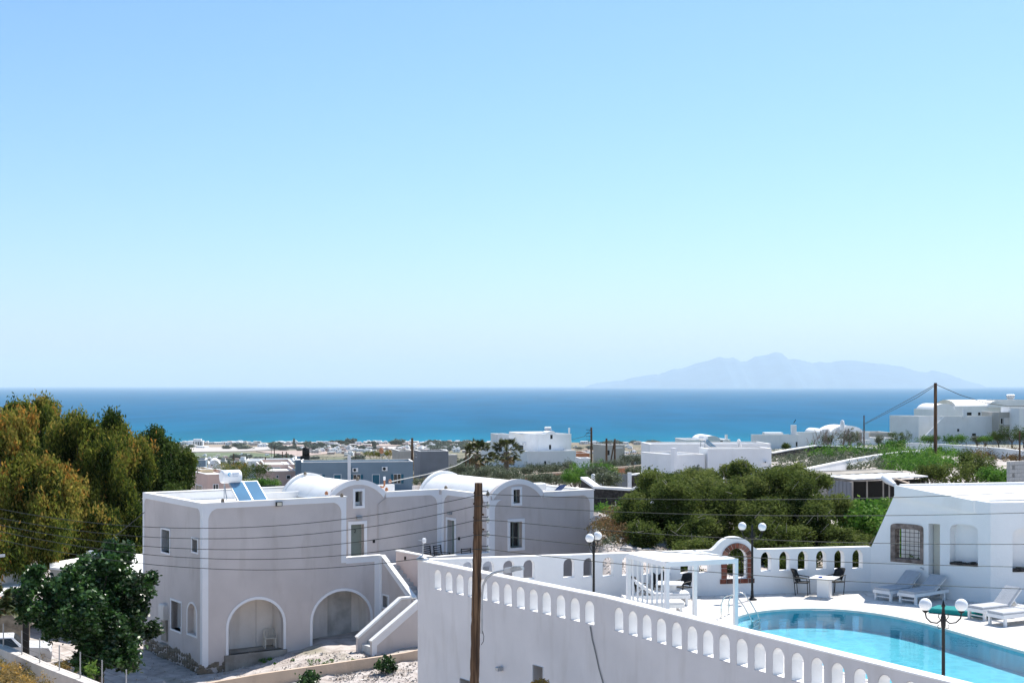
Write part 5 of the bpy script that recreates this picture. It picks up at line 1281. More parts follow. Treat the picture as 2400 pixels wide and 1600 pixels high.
# solar water heater on the flat roof
sh = thing('solar_water_heater', 'solar water heater with white tank and two blue collectors on the taupe roof', 'solar heater', P(545, 1140, 71.5))
M['collector'] = mat('blue_collector_glass', (.045, .17, .30), .12, .12, .8, spec=.9)
tk0 = P(519, 1117, 71.2); axd = V((U[0], U[1], 0)); tk = MB(); tk.tube([tk0 - axd * .02, tk0, tk0 + axd * .06, tk0 + axd * .92, tk0 + axd * .98], [.25, .31, .335, .335, .30], 26); tk.build('tank', M['white_plain'], sh)
disc = MB()
for k in range(2):
    pass
cdir = V((-W[0], -W[1], 0)).normalized(); slope = (cdir * 1.45 + V((0, 0, -.98)))
for k in range(2):
    a0 = P(533, 1131, 71.4) + axd * (.02 + .79 * k); w3_ = axd * .78; nn = w3_.cross(slope).normalized(); nn = nn if nn.z > 0 else -nn
    fr_ = MB(); fr_.prism([a0, a0 + w3_, a0 + w3_ + slope * 1.05, a0 + slope * 1.05], nn * .07); f_ = fr_.build('collector_frame', M['galv'], sh)
    gl_ = MB(); gl_.prism([a0 + nn * .072 + w3_ * .05 + slope * .03, a0 + nn * .072 + w3_ * .95 + slope * .03, a0 + nn * .072 + w3_ * .95 + slope * 1.02, a0 + nn * .072 + w3_ * .05 + slope * 1.02], nn * .01); gl_.build('collector_glass', M['collector'], f_)
zr = -5.97
for (a, b) in ((tk0 + axd * .15, V((tk0.x + axd.x * .15, tk0.y + axd.y * .15 - .05, zr))), (tk0 + axd * .8, V((tk0.x + axd.x * .8, tk0.y + axd.y * .8, zr))), (tk0 + axd * .15 - V((0, 0, .3)), V((tk0.x + cdir.x * .8, tk0.y + cdir.y * .8, zr))), (tk0 + axd * .8 - V((0, 0, .3)), V((tk0.x + axd.x * .8 + cdir.x * .8, tk0.y + axd.y * .8 + cdir.y * .8, zr)))):
    MB().beam(a, b, .04, .04).build('stand_leg', M['galv'], sh)
MB().tube([tk0 + axd * .5 - V((0, 0, .33)), tk0 + axd * .45 + cdir * .1 - V((0, 0, .42)), tk0 + axd * .5 + cdir * .16 - V((0, 0, .5))], .02, 6).build('pipe', M['black'], sh)
# emblem and lettering lines on the tank: a blue swirl and three rows of blue text marks
eb = MB(); cdn = V((cdir.x, cdir.y, .25)).normalized()
def onT(along, a_):  # point on the tank skin
    return tk0 + axd * along + (cdir * math.cos(a_) + V((0, 0, 1)) * math.sin(a_)) * .338
for k in range(10):
    t_ = k / 10 * math.pi * 1.5 + .6; r1, r2 = .05, .11
vs = []
for k in range(14):
    t_ = .6 + k / 13 * 4.6
    for r_ in (.045, .115 - .04 * k / 13): vs.append(onT(.30 + r_ * math.cos(t_), .35 + r_ * math.sin(t_) / .338))
eb.add(vs, [(2 * k, 2 * k + 1, 2 * k + 3, 2 * k + 2) for k in range(13)]); eb.build('emblem', mat('cyan_print', (.02, .36, .62), .5), sh)
for r_ in range(3):
    tx = MB(); rr = random.Random(r_); x = .46
    while x < .80 - .04 * r_:
        w_ = rr.uniform(.018, .035); zz = .62 - r_ * .26; hh = (.17, .08, .06)[r_]; tx.add([onT(x, zz), onT(x + w_, zz), onT(x + w_, zz - hh), onT(x, zz - hh)], [(0, 1, 2, 3)]); x += w_ + .014
    tx.build('lettering', M.setdefault('ink', mat('blue_print', (.05, .16, .32), .5)), sh, kind='stuff')

# floodlight on the cornice
fq = F0(651, 1180); q = h3(fq[0], -.14, fq[1]); fld = thing('floodlight', 'black framed floodlight fixed under the white cornice', 'floodlight', q)
MB().beam(q + V((U[0], U[1], 0)) * -.16, q + V((U[0], U[1], 0)) * .16, .10, .20).build('housing', M['blackmetal'], fld)
gl_ = MB(); c_ = q + V((-W[0], -W[1], 0)) * .06; gl_.beam(c_ + V((U[0], U[1], 0)) * -.12, c_ + V((U[0], U[1], 0)) * .12, .02, .15); gl_.build('lens', mat('cream_lens', (.72, .68, .55), .3), fld)
# stones and terracotta caps on the parapets
capm = [M['stone'], M['terracotta']]
knobs = [(522, 1173, 66.6, 'dark stone cap on the near parapet corner of the taupe house'), (765, 1155, 71.8, 'pale terracotta cap beside the left vault'), (801, 1160, 70.0, 'dark cap at the right end of the lower roof edge'), (715, 1109, 76.7, 'round cap on the far rib of the left vault'),
         (838, 1121, 72.1, 'small cap on top of the left gable'), (906, 1146, 73.4, 'terracotta jar on the roof right of the left gable'), (914, 1127, 75.6, 'dark cap on the far parapet behind the terracotta jar'), (983, 1133, 75.6, 'dark cap on the far parapet left of the right vault'), (1045, 1142, 75, 'dark cap above the inner corner pilaster'), (391, 1157, 73.4, 'small cap on the far left parapet')]
for px_, py_, d_, lab in knobs:
    mb = MB(); q = P(px_, py_ + 4, d_); mb.lathe(q, [(.001, 0), (.07, 0), (.09, .06), (.08, .13), (.04, .18), (.001, .19)], 8); mb.build('parapet_cap_stone', capm[1] if 'terra' in lab else capm[0], None, lab, cat='cap stone', group='caps on the parapets of the taupe house')
pv = thing('vent_pipe', 'brown bent vent pipe with white top on the roof between the vaults', 'vent pipe', P(897, 1140, 74.8)); q = P(901, 1141, 74.8)
MB().tube([q + V((-.25, 0, .02)), q + V((-.05, 0, 0)), q + V((0, 0, .1)), q + V((0, 0, .38))], .05, 8).build('pipe', M['terracotta'], pv); MB().tube([q + V((0, 0, .36)), q + V((0, 0, .55))], .06, 8).build('cowl', M['white_plain'], pv)
# roof clutter on the right block: tank with blue mark and a small solar panel
rt = thing('roof_tank', 'white roof tank with a blue mark behind the right gable', 'tank', P(1258, 1147, 73.5)); MB().box(P(1259, 1150, 74.0), (.8, .5, .42), .5, .05).build('casing', M['white_plain'], rt); MB().box(P(1254, 1138, 73.65), (.12, .02, .10), .5).build('mark', mat('cyan_mark', (.02, .42, .6), .5), rt)
q = P(1297, 1152, 75.5); so2 = MB(); so2.prism([q, q + axd * .45, q + axd * .75 + V((0, 0, .3)) + V((.1, .35, 0)), q + axd * .3 + V((0, 0, .3)) + V((.1, .35, 0))], (0, 0, .03)); so2.build('cell_sheet', mat('dark_solar_cell', (.03, .05, .12), .2), thing('small_solar_module', 'small dark solar module tilted on the right roof', 'solar panel', P(1297, 1152, 75.5)))

# ================================================================== HOUSES BEYOND
def house_at(name, label, pxL, pxC, pxR, ytop, d, zb, th, wall_m, wins=(), depth=None, roof_m='roofwhite', group=None, cat='house', par=.35, cap=True, win_m='darkglass', trim_m='trim', tr=.06):
    """box house: near corner at column pxC, right face to pxR, left face to pxL, flat roof inside a low parapet"""
    c = P(pxC, ytop, d); a = R(th); u = (math.cos(a), math.sin(a)); w_ = (-u[1], u[0]); o = (c.x, c.y); zt = c.z
    wd = onplane(o, u, pxR, ytop)[0]
    dp = onplane(o, w_, pxL, ytop)[0] if pxL < pxC else (depth or 8)
    if dp <= 1 or dp > 40 or pxL >= pxC: dp = depth or 8
    t = thing(name, label, cat, (c.x, c.y, zb), group)
    def q(s, v, z): return V((o[0] + u[0] * s + w_[0] * v, o[1] + u[1] * s + w_[1] * v, z))
    k = .22 if d < 1000 else .6; mb = MB()
    outr = [(0, 0), (wd, 0), (wd, dp), (0, dp)]; inr = [(k, k), (wd - k, k), (wd - k, dp - k), (k, dp - k)]
    vs = [q(s, v, zb) for s, v in outr] + [q(s, v, zt) for s, v in outr] + [q(s, v, zt) for s, v in inr] + [q(s, v, zt - par) for s, v in inr]
    fs = []
    for i in range(4):
        j = (i + 1) % 4; fs += [(i, j, j + 4, i + 4), (i + 4, j + 4, j + 8, i + 8), (i + 8, j + 8, j + 12, i + 12)]
    mb.add(vs, fs).build('wall', M[wall_m], t)
    MB().prism([q(s, v, zt - par - .02) for s, v in inr], (0, 0, .02)).build('roof', M[roof_m], t)
    if cap:
        cm = MB(); e = .03
        vs = [q(s, v, zt + .004) for s, v in ((-e, -e), (wd + e, -e), (wd + e, dp + e), (-e, dp + e))] + [q(s, v, zt + .06) for s, v in ((-e, -e), (wd + e, -e), (wd + e, dp + e), (-e, dp + e))]
        vs += [q(s, v, zt + .06) for s, v in ((k, k), (wd - k, k), (wd - k, dp - k), (k, dp - k))]; fs = []
        for i in range(4): j = (i + 1) % 4; fs += [(i, j, j + 4, i + 4), (i + 4, j + 4, j + 8, i + 8)]
        cm.add(vs, fs).build('parapet_cap', M['roofwhite'], t)
    for wn in wins:
        face, x0, y0, x1, y1 = wn[:5]; typ = wn[5] if len(wn) > 5 else 'w'
        uu = u if face == 'R' else w_; nn = w_ if face == 'R' else (u[0], u[1])
        A0, A1 = onplane(o, uu, x0, y0), onplane(o, uu, x1, y1); s0, s1, za, zb_ = min(A0[0], A1[0]), max(A0[0], A1[0]), min(A0[1], A1[1]), max(A0[1], A1[1])
        of = lambda e_: (o[0] - nn[0] * e_, o[1] - nn[1] * e_)
        if typ == 'ac':
            m2 = MB(); m2.plate(of(.35), uu, nn, rect(s0, s1, za, zb_), (), .34); ac = m2.build('air_conditioner', M['white_plain'], t)
            cx_, cz_, r_ = (s0 + s1) / 2 - .08, (za + zb_) / 2, (zb_ - za) * .38; lp = [(cx_ + r_ * math.cos(i * math.pi / 6), cz_ + r_ * math.sin(i * math.pi / 6)) for i in range(12)]
            MB().plate(of(.365), uu, nn, lp, (), .012).build('fan_grille', M['black'], ac); continue
        if typ == 'pillar':
            MB().plate(of(.3), uu, nn, rect(s0, s1, za, zb_), (), .29).build('pilaster', M['trim'], t); continue
        gm = {'w': win_m, 'd': 'bluedoor', 's': win_m, 'g': 'green', 'k': 'black', 'c': 'taupe_light'}[typ]
        w0 = MB(); w0.plate(of(.05), uu, nn, rect(s0 - tr, s1 + tr, za - (tr if typ != 'd' else 0), zb_ + tr), [rect(s0, s1, za, zb_)] if typ != 'd' else [rect(s0, s1, za + .001, zb_)], .046)
        wo_ = w0.build('door' if typ in 'dg' else 'window', M[trim_m], t); MB().plate(of(.022), uu, nn, rect(s0, s1, za, zb_), (), .018).build('pane' if typ not in 'dg' else 'door_leaf', M[gm], wo_)
        if typ in ('w', 's') and (x1 - x0) > 9:
            mm = (s0 + s1) / 2; MB().plate(of(.04), uu, nn, rect(mm - .03, mm + .03, za, zb_), (), .016).build('mullion', M['white_plain'], wo_)
        if typ == 's':
            for (b0, b1) in ((s0 - .42, s0 - .04), (s1 + .04, s1 + .42)): MB().plate(of(.09), uu, nn, rect(b0, b1, za, zb_), (), .036).build('shutter', M['bluedoor'], wo_)
    return t, q, wd, dp, zt
def arch_roof(t, q, s0, s1, v0, v1, z0, z1, m='roofwhite', front='white'):
    """barrel vault across s0..s1 running along v, with closed round gable"""
    n = 12; c, a = (s0 + s1) / 2, (s1 - s0) / 2; L = [(c - a * math.cos(math.pi * i / n), z0 + (z1 - z0) * math.sin(math.pi * i / n)) for i in range(n + 1)]
    MB().add([q(s, v0, z) for s, z in L] + [q(s, v1, z) for s, z in L], [(i, i + 1, i + n + 2, i + n + 1) for i in range(n)], True).build('vault', M[m], t)
    g = MB(); g.add([q(s, v0 - .02, z) for s, z in L], [tuple(range(n + 1))]); g.build('gable', M[front], t)
def solar(base, d, label, sz=1.0, ang=.5):
    t = thing('solar_water_heater', label, 'solar heater', base, 'solar water heaters on distant roofs'); c, s = math.cos(ang), math.sin(ang)
    def p(x, y, z): return V((base.x + (x * c - y * s) * sz, base.y + (x * s + y * c) * sz, base.z + z * sz))
    MB().tube([p(-.7, 0, 1.35), p(.7, 0, 1.35)], .34 * sz, 12).build('tank', M['white_plain'], t)
    MB().prism([p(-.9, -.1, 1.1), p(.9, -.1, 1.1), p(.9, -1.5, .1), p(-.9, -1.5, .1)], (0, 0, .07)).build('collector', M['collector'], t)
    for x in (-.6, .6): MB().beam(p(x, .1, 0), p(x, 0, 1.1), .06, .06).build('stand_leg', M['galv'], t)
    return t

# blue house
b_ = house_at('blue_house', 'grey blue house with petrol blue doors and shutters behind the taupe roofs', 706, 707, 968, 1083.5, 204, -16.5, 9, 'blue',
   [('R', 738, 1112, 754, 1126, 's'), ('R', 783, 1112, 799, 1134, 'd'), ('R', 828, 1112, 844, 1126, 's'), ('R', 873, 1112, 889, 1134, 'd'), ('R', 923, 1111, 939, 1132, 's'), ('R', 826, 1096, 839, 1105, 'ac'), ('R', 895, 1093, 908, 1102.5, 'ac'), ('R', 814.5, 1066, 822, 1135, 'pillar')], depth=8)
house_at('blue_house', 'set back left wing of the grey blue house beside the black tank', 692, 693, 712, 1078, 210, -16.5, 9, 'blue', depth=6)
q = P(703, 1083, 207); t = thing('chimney_tank', 'black tank on a tall dark block behind the left end of the blue house', 'tank', V((q.x, q.y, -14)))
MB().box(V((q.x - .1, q.y + 6, -14)), (1.3, 1.2, 14 - 10.6)).build('block', M['black'], t); MB().lathe(V((q.x, q.y + 6, -10.6)), [(.001, 0), (.55, 0), (.55, 1.15), (.35, 1.3), (.2, 1.32), (.2, 1.42), (.001, 1.43)], 12).build('tank', M['black'], t)
dish = thing('satellite_dish', 'brown satellite dish on poles above the blue house roof', 'satellite dish', P(893, 1078, 206)); q = P(893, 1056, 206); mb = MB(); mb.tube([q - V((0, .05, 0)), q + V((0.1, .05, 0))], .42, 14); mb.build('dish', M['terracotta'], dish); mb = MB(); mb.tube([P(893, 1080, 206), q], .04, 5); mb.tube([P(912, 1079, 206), q], .04, 5); mb.build('mast', M['galv'], dish)
# grey block behind
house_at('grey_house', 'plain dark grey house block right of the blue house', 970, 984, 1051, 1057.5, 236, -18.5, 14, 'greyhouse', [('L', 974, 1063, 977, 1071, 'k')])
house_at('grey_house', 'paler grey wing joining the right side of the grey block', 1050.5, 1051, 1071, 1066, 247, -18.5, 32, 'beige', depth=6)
house_at('beige_house', 'low beige house with flat roof between blue house and grey block', 919, 936, 969, 1056.5, 262, -19, 14, 'beige')
# big white house in the middle
w_, q_, wd_, dp_, zt_ = house_at('white_house', 'white two storey house with round gable and roof chimney beyond the palms', 1193, 1262, 1339, 1018, 300, -19, 20, 'white',
   [('R', 1289.5, 1018.5, 1295, 1028, 'k'), ('R', 1286.5, 1042, 1291.5, 1052.5, 'k'), ('L', 1210, 1041.5, 1227, 1060.5, 'k'), ('L', 1225.5, 1036, 1233, 1043, 'ac')])
arch_roof(w_, q_, onplane((P(1262, 1018, 300).x, 300), (math.cos(R(20)), math.sin(R(20))), 1281, 1018)[0], onplane((P(1262, 1018, 300).x, 300), (math.cos(R(20)), math.sin(R(20))), 1304, 1018)[0], 0.0, 3, zt_ - .1, zt_ + .75)
ch = P(1334, 1018, 304); MB().box(V((ch.x, ch.y, zt_ - .3)), (.35, .5, 1.6)).build('chimney', M['white'], w_); MB().box(P(1242, 1016, 312), (7.5, 6, .35), .3).build('roof_hump', M['roofwhite'], w_)
solar(P(1284, 1017, 306), 306, 'solar heater on the roof of the white house beyond the palms', .95, .3)
house_at('white_house', 'left wing of the white house with an air conditioner, before its main block', 1150, 1166, 1193, 1017.5, 301, -14.4, 16, 'white', [('L', 1157, 1034, 1164, 1040, 'ac'), ('R', 1168, 1040, 1176, 1058, 'k')])
house_at('white_house', 'low terrace storey under the white house beyond the palms', 1128, 1236, 1350, 1058, 292, -19, 19, 'white', [('R', 1275, 1080, 1280, 1088, 'k'), ('L', 1228, 1080, 1238, 1092, 'c'), ('L', 1190, 1070, 1206, 1090, 'k')])
# houses right of it
house_at('ochre_house', 'low ochre house with white roof edge right of the white house', 1350, 1351, 1382, 1062, 322, -21, 8, 'terracotta', depth=9)
house_at('white_hut', 'small white hut with rounded front below the tallest centre wire pole', 1360, 1361, 1388, 1074.5, 250, -17.5, 8, 'white', depth=5)
house_at('beige_house', 'beige grey flat roofed house behind the two crossed poles', 1390, 1421, 1464, 1043, 262, -17.8, 22, 'beige', [('R', 1422.5, 1054, 1429, 1066.5, 'k'), ('R', 1444, 1048, 1458, 1049.5, 'c')])
house_at('white_house', 'pale house with an arched end left of the volcanic wall gate', 1463, 1465, 1508, 1066, 255, -17.8, 4, 'beige', depth=7)
# right white house
wr_, q_, wd_, dp_, zt_ = house_at('white_villa', 'low wing of the white villa with two tiny windows behind the green bush', 1503, 1580, 1652, 1067, 128, -10.2, 24, 'white', [('L', 1519, 1094, 1524.5, 1105, 'w'), ('L', 1533.5, 1096, 1539, 1107, 'w'), ('L', 1578.5, 1049, 1587.5, 1140, 'pillar')])
wv_, q_, wd_, dp_, zt_ = house_at('white_villa', 'taller main block of the white villa with a wooden door above the bush', 1638, 1659, 1808, 1052.5, 129, -10.2, 7, 'white', [('R', 1741, 1086, 1755, 1107, 'c'), ('R', 1684, 1086, 1700, 1107, 'c'), ('R', 1790, 1080, 1797, 1084, 'ac')], depth=8)
house_at('white_villa', 'upper rear block of the white villa behind its roof heater', 1522, 1524, 1806, 1041.5, 139, -10.2, 5, 'white', depth=5)
solar(P(1648, 1050, 133), 133, 'solar heater with grey tank on the roof of the white villa', .72, 1.9)
ds = thing('satellite_dish', 'white satellite dish turned edge on, on the white villa roof', 'satellite dish', P(1732, 1048, 134)); q = P(1732, 1038, 134); mb = MB(); mb.tube([q, q + V((.10, .03, .03))], .38, 14); mb.build('dish', M['white_plain'], ds); mb = MB(); mb.tube([P(1731, 1050, 134), q], .03, 5); mb.build('mast', M['galv'], ds)
wq, q_, wd_, dp_, zt_ = house_at('vaulted_house', 'small vaulted white house peeping over the white villa', 1607, 1609, 1712, 1031, 300, -16, 5, 'white', [('R', 1688, 1032, 1694, 1037, 'k')], depth=12)
arch_roof(wq, q_, wd_ * .37, wd_ * .78, 0, 11, zt_ - .2, zt_ + .9); MB().box(q_(wd_ * .93, 1, zt_ - .3), (.5, .5, 1.4)).build('chimney', M['white'], wq)
# complex on the crest
cx, q_, wd_, dp_, zt_ = house_at('crest_house', 'long low white house with square chimney on the crest', 1760, 1764, 1872, 1019, 255, -14.5, 7, 'white', [('R', 1885 - 20, 1035, 1869, 1046, 'k')], depth=9)
MB().box(P(1860, 1019, 257) - V((0, 0, .4)), (.9, .9, 2.2)).build('chimney', M['white'], cx); MB().box(P(1811, 1020, 261) - V((0, 0, .3)), (3.3, 3, .85)).build('roof_box', M['white'], cx); mb = MB(); mb.beam(P(1860, 991, 257), P(1865, 983, 257), .12, .12); mb.build('cowl', M['black'], cx)
cy, q_, wd_, dp_, zt_ = house_at('crest_house', 'white house with two domed vaults on the crest behind bare shrubs', 1862, 1866, 2036, 1013, 260, -14.5, 6, 'white', depth=10)
arch_roof(cy, q_, wd_ * .32, wd_ * .50, .5, 9, zt_ - .5, zt_ + .6); arch_roof(cy, q_, wd_ * .50, wd_ * .98, 1.5, 9, zt_ - .5, zt_ + 1.2)
MB().lathe(q_(wd_ * .66, 1, zt_ + .2), [(.45, 0), (.42, 1.3), (.3, 1.9), (.001, 2.05)], 8).build('chimney', M['white'], cy)
house_at('white_outbuilding', 'low pale outbuilding before the domed crest house', 1960, 2020, 2040, 1032, 235, -12, 30, 'white', depth=4)
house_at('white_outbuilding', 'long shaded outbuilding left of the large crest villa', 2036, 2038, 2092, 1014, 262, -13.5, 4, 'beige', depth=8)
house_at('white_outbuilding', 'small white lean to below the long shaded outbuilding', 2055, 2057, 2096, 1027, 240, -12, 3, 'white', depth=5)
vl, q_, wd_, dp_, zt_ = house_at('crest_villa', 'plain white front block of the large crest villa left of the tall pole', 2085, 2153, 2200, 976, 278, -12.6, 25, 'white')
house_at('crest_villa', 'white block of the crest villa right of the tall pole, with outside stair line', 2200, 2208, 2331, 975.5, 272, -12.2, 6, 'white', [('R', 2243, 1004.5, 2248, 1011, 'k'), ('R', 2278, 1015, 2287, 1022, 'k'), ('R', 2256, 957, 2264, 980, 'pillar')], depth=9)
rb_ = MB(); a, b = P(2157, 1033, 271.5), P(2212, 976, 271.7); rb_.prism([a, b, b - V((0, 0, 6)), a - V((0, 0, .3))], (0, .35, 0)); rb_.build('stair_wall', M['white'], None, 'slanting white stair wall behind the tall pole', cat='wall')
vu, q_, wd_, dp_, zt_ = house_at('crest_villa', 'upper storey of the crest villa with long barrel roof', 2236, 2238, 2352, 952, 300, -11, 6, 'white', [('R', 2266, 966, 2277, 973, 'k'), ('R', 2292, 966, 2298, 973, 'k')], depth=10)
arch_roof(vu, q_, wd_ * .67, wd_ * .99, -.5, 9, zt_ - .3, zt_ + 1.2); 
vb = MB(); n = 10; L = [(.3 + 5 * (1 - math.cos(math.pi * i / n)), zt_ + 1.35 * math.sin(math.pi * i / n)) for i in range(n + 1)]
vb.add([q_(.2, v, z) for v, z in L] + [q_(wd_ * .8, v, z) for v, z in L], [(i, i + 1, i + n + 2, i + n + 1) for i in range(n)] + [tuple(range(n + 1))], True); vb.build('vault', M['roofwhite'], vu)
vs_, q_, wd_, dp_, zt_ = house_at('crest_villa', 'small vaulted wing of the crest villa nearest the tall pole', 2184, 2186, 2238, 960, 292, -11, 6, 'white', depth=10); arch_roof(vs_, q_, 0, wd_, 0, 9, zt_ - .4, zt_ + 1.25)
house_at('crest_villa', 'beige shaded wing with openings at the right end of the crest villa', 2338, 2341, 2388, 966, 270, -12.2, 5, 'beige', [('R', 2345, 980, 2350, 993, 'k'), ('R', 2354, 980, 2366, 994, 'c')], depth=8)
house_at('crest_villa', 'bright white block of the crest villa on the right picture edge', 2386, 2389, 2470, 956, 266, -12.2, 5, 'white', depth=8)
house_at('crest_villa', 'rear white block with roof tank above the crest villa', 2340, 2343, 2440, 937.5, 310, -12.2, 4, 'white', depth=8)
q = P(2368, 937, 312); rt2 = thing('roof_tank', 'grey water tank standing on the highest crest villa roof', 'tank', q); MB().tube([q + V((-.8, 0, .75)), q + V((.8, 0, .75))], .42, 10).build('tank', M['galv'], rt2); MB().box(q, (1.2, .5, .4)).build('stand', M['galv'], rt2)

# garden and field walls
def run_wall(name, label, pts, zlow, m, capm='roofwhite', th=.3, cap=.07, grp=None):
    """pts: (px, py of the top, distance)"""
    Q = [P(*p) for p in pts]; t = thing(name, label, 'wall', (Q[0].x, Q[0].y, zlow), grp); n = len(Q)
    for nm, lo_, hi_, t2, mm in (('wall', None, -cap, th, m), ('coping', -cap + .003, 0, th + .08, capm)):
        L1_, L2_ = [], []
        for i, p in enumerate(Q):
            a = Q[max(0, i - 1)]; b = Q[min(n - 1, i + 1)]; d = unit(b.x - a.x, b.y - a.y); nn = V((-d[1], d[0], 0)) * t2 / 2; L1_.append(p - nn); L2_.append(p + nn)
        vs = [p + V((0, 0, hi_)) for p in L1_] + [p + V((0, 0, hi_)) for p in L2_] + [V((p.x, p.y, zlow if lo_ is None else p.z + lo_)) for p in L1_] + [V((p.x, p.y, zlow if lo_ is None else p.z + lo_)) for p in L2_]
        fs = [f for i in range(n - 1) for f in ((i, i + 1, n + i + 1, n + i), (i, i + 1, 2 * n + i + 1, 2 * n + i), (n + i, n + i + 1, 3 * n + i + 1, 3 * n + i), (2 * n + i, 2 * n + i + 1, 3 * n + i + 1, 3 * n + i))] + [(0, n, 3 * n, 2 * n), (n - 1, 2 * n - 1, 4 * n - 1, 3 * n - 1)]
        MB().add(vs, fs).build(nm, M[mm] if isinstance(mm, str) else mm, t)
    return t
run_wall('volcanic_wall', 'dark volcanic stone wall with white coping behind the taupe house', [(1369, 1117, 99), (1400, 1139, 96), (1440, 1141, 95.5), (1480, 1143.5, 95), (1497, 1137, 95)], -9.4, 'volcanic', cap=.16, th=.45)
run_wall('garden_wall', 'white garden wall rising from the volcanic wall in front of the villa', [(1497.5, 1136.8, 94.9), (1526, 1127, 95), (1562, 1124, 96), (1640, 1121.5, 97), (1700, 1120.5, 98)], -9.4, 'white', cap=.10)
run_wall('field_wall', 'dark field wall with white coping below the crest houses', [(1806, 1060, 172), (1850, 1052, 180), (1912, 1042.5, 190), (1960, 1044, 188), (2020, 1047, 185), (2094, 1051, 180)], -11.5, 'volcanic', cap=.14, th=.4)
run_wall('slanting_wall', 'long slanting white wall dividing the two green fields', [(1866, 1101.5, 112), (1940, 1086, 128), (2000, 1074, 140), (2060, 1064, 152), (2110, 1057.5, 162), (2162, 1054, 170)], -10.4, 'white', cap=.10)
run_wall('garden_wall', 'white roadside wall below the crest villa and its parked car', [(2126, 1037.5, 175), (2205, 1040, 170), (2280, 1044.5, 163), (2340, 1049, 157), (2400, 1055.5, 150), (2480, 1064, 143)], -10.6, 'white', cap=.10)
run_wall('garden_wall', 'short white wall beside the villa, right of the bush top', [(1808, 1108, 118), (1850, 1111, 117), (1874, 1112, 116)], -9.6, 'white', cap=.10)
run_wall('garden_wall', 'ochre earth bank wall under the olive trees', [(1232, 1112, 175), (1290, 1107, 178), (1325, 1104.5, 180)], -13.6, 'terracotta', capm='cream', cap=.2)
run_wall('garden_wall', 'terracotta terrace wall right of the round green tree', [(1424, 1095, 170), (1470, 1092, 172), (1506, 1089, 174)], -12.6, 'terracotta', capm='cream', cap=.2)
run_wall('volcanic_wall', 'short volcanic wall with white coping behind the metal gate', [(1474, 1111, 118), (1506, 1107, 119)], -9.8, 'volcanic', cap=.12)
gt2 = thing('sliding_gate', 'grey panelled sliding gate between two white piers', 'gate', P(1445, 1140, 112)); a, b = P(1415, 1113, 112), P(1471, 1110.5, 112)
for k in range(4):
    x0, x1 = a.lerp(b, k / 4 + .01), a.lerp(b, (k + 1) / 4 - .01); MB().prism([x0, x1, V((x1.x, x1.y, -8.6)), V((x0.x, x0.y, -8.6))], (0, .06, 0)).build('gate_panel', M['galv'] if False else M.setdefault('gategrey', mat('grey_gate_paint', (.20, .21, .22), .6, .08, 1)), gt2)
for q in (a + V((-.15, 0, .12)), b + V((.15, 0, .12))): MB().box(V((q.x, q.y, -9.6)), (.3, .3, 9.6 + q.z)).build('pier', M['white'], gt2)
lt = thing('gate_lamp', 'white lantern standing on the volcanic wall beside the gate', 'lamp', P(1391, 1135, 97)); 
q = P(1390.5, 1111, 108); MB().lathe(V((q.x, q.y, q.z - 1.5)), [(.05, 0), (.05, .9), (.14, 1.0), (.17, 1.4), (.12, 1.5), (.001, 1.55)], 8).build('lantern', M['white_plain'], lt)
cb_ = thing('control_box', 'weathered concrete meter pillar standing in the weeds below the volcanic wall', 'pillar', V((P(1439, 1198, 88).x, 88, -8.4))); MB().box(V((P(1439, 1198, 88).x, 88, -8.6)), (.32, .3, 1.15)).build('pillar', M['concrete'], cb_); MB().tube([P(1442, 1184, 88), P(1442, 1174, 88)], .035, 6).build('pipe', M['galv'], cb_)

# shed with sheet roof
shd = thing('shed', 'dark open shed of grey sheets under a white corrugated roof', 'shed', V((P(2000, 1190, 88).x, 88, -8)))
ra = [P(1936, 1116, 90), P(2001, 1124, 83.5), P(2176, 1117, 86), P(2110, 1108.5, 93)]
nn_ = 16
for k in range(nn_):
    a0, a1 = ra[0].lerp(ra[3], k / nn_), ra[0].lerp(ra[3], (k + .93) / nn_); b0, b1 = ra[1].lerp(ra[2], k / nn_), ra[1].lerp(ra[2], (k + .93) / nn_)
    MB().prism([a0, a1, b1, b0], (0, 0, .04 + .02 * (k % 2))).build('roof_sheet', M['white_plain'] if k % 3 else M['roofwhite'], shd)
zg = -8.1
def vwall(p0, p1, nm, m, k=1, gap=.02, zt=None):
    for i in range(k):
        a, b = p0.lerp(p1, i / k + (gap if k > 1 else 0) / 2), p0.lerp(p1, (i + 1) / k - (gap if k > 1 else 0) / 2); d = unit(b.x - a.x, b.y - a.y)
        MB().prism([V((a.x, a.y, zg)), V((b.x, b.y, zg)), V((b.x, b.y, (zt or b.z))), V((a.x, a.y, (zt or a.z)))], (-d[1] * .08, d[0] * .08, 0)).build(nm, M[m], shd)
vwall(P(1940, 1125, 88.5), P(1994, 1129, 84.2), 'wall_sheet', 'greyhouse', 6, .03)
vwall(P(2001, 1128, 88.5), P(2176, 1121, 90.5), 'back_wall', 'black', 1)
for x_, d_ in ((1998, 83.8), (2032, 84.3), (2070, 84.8), (2084, 85), (2130, 85.5), (2170, 86)): MB().beam(P(x_, 1127, d_), V((P(x_, 1127, d_).x, d_, zg)), .08, .08).build('post', M['concrete'], shd)
fb = MB(); fb.prism([P(1910, 1106, 97), P(2052, 1100, 101), P(2112, 1104.5, 96), P(1935, 1113, 91.5)], (0, 0, -.5)); fb.build('rear_roof', M['concrete'], shd)
fb = MB(); a, b, c_ = P(1912, 1103.5, 97), P(2052, 1099, 101.5), P(2112, 1104, 96); fb.prism([a, b, b - V((0, 0, .35)), a - V((0, 0, .35))], (0, .2, 0)); fb.prism([b, c_, c_ - V((0, 0, .3)), b - V((0, 0, .3))], (.15, .15, 0)); fb.build('rear_parapet', M['beige'], shd)
vwall(P(1912, 1107, 96.5), P(1938, 1113, 91.5), 'side_wall', 'concrete', 1)
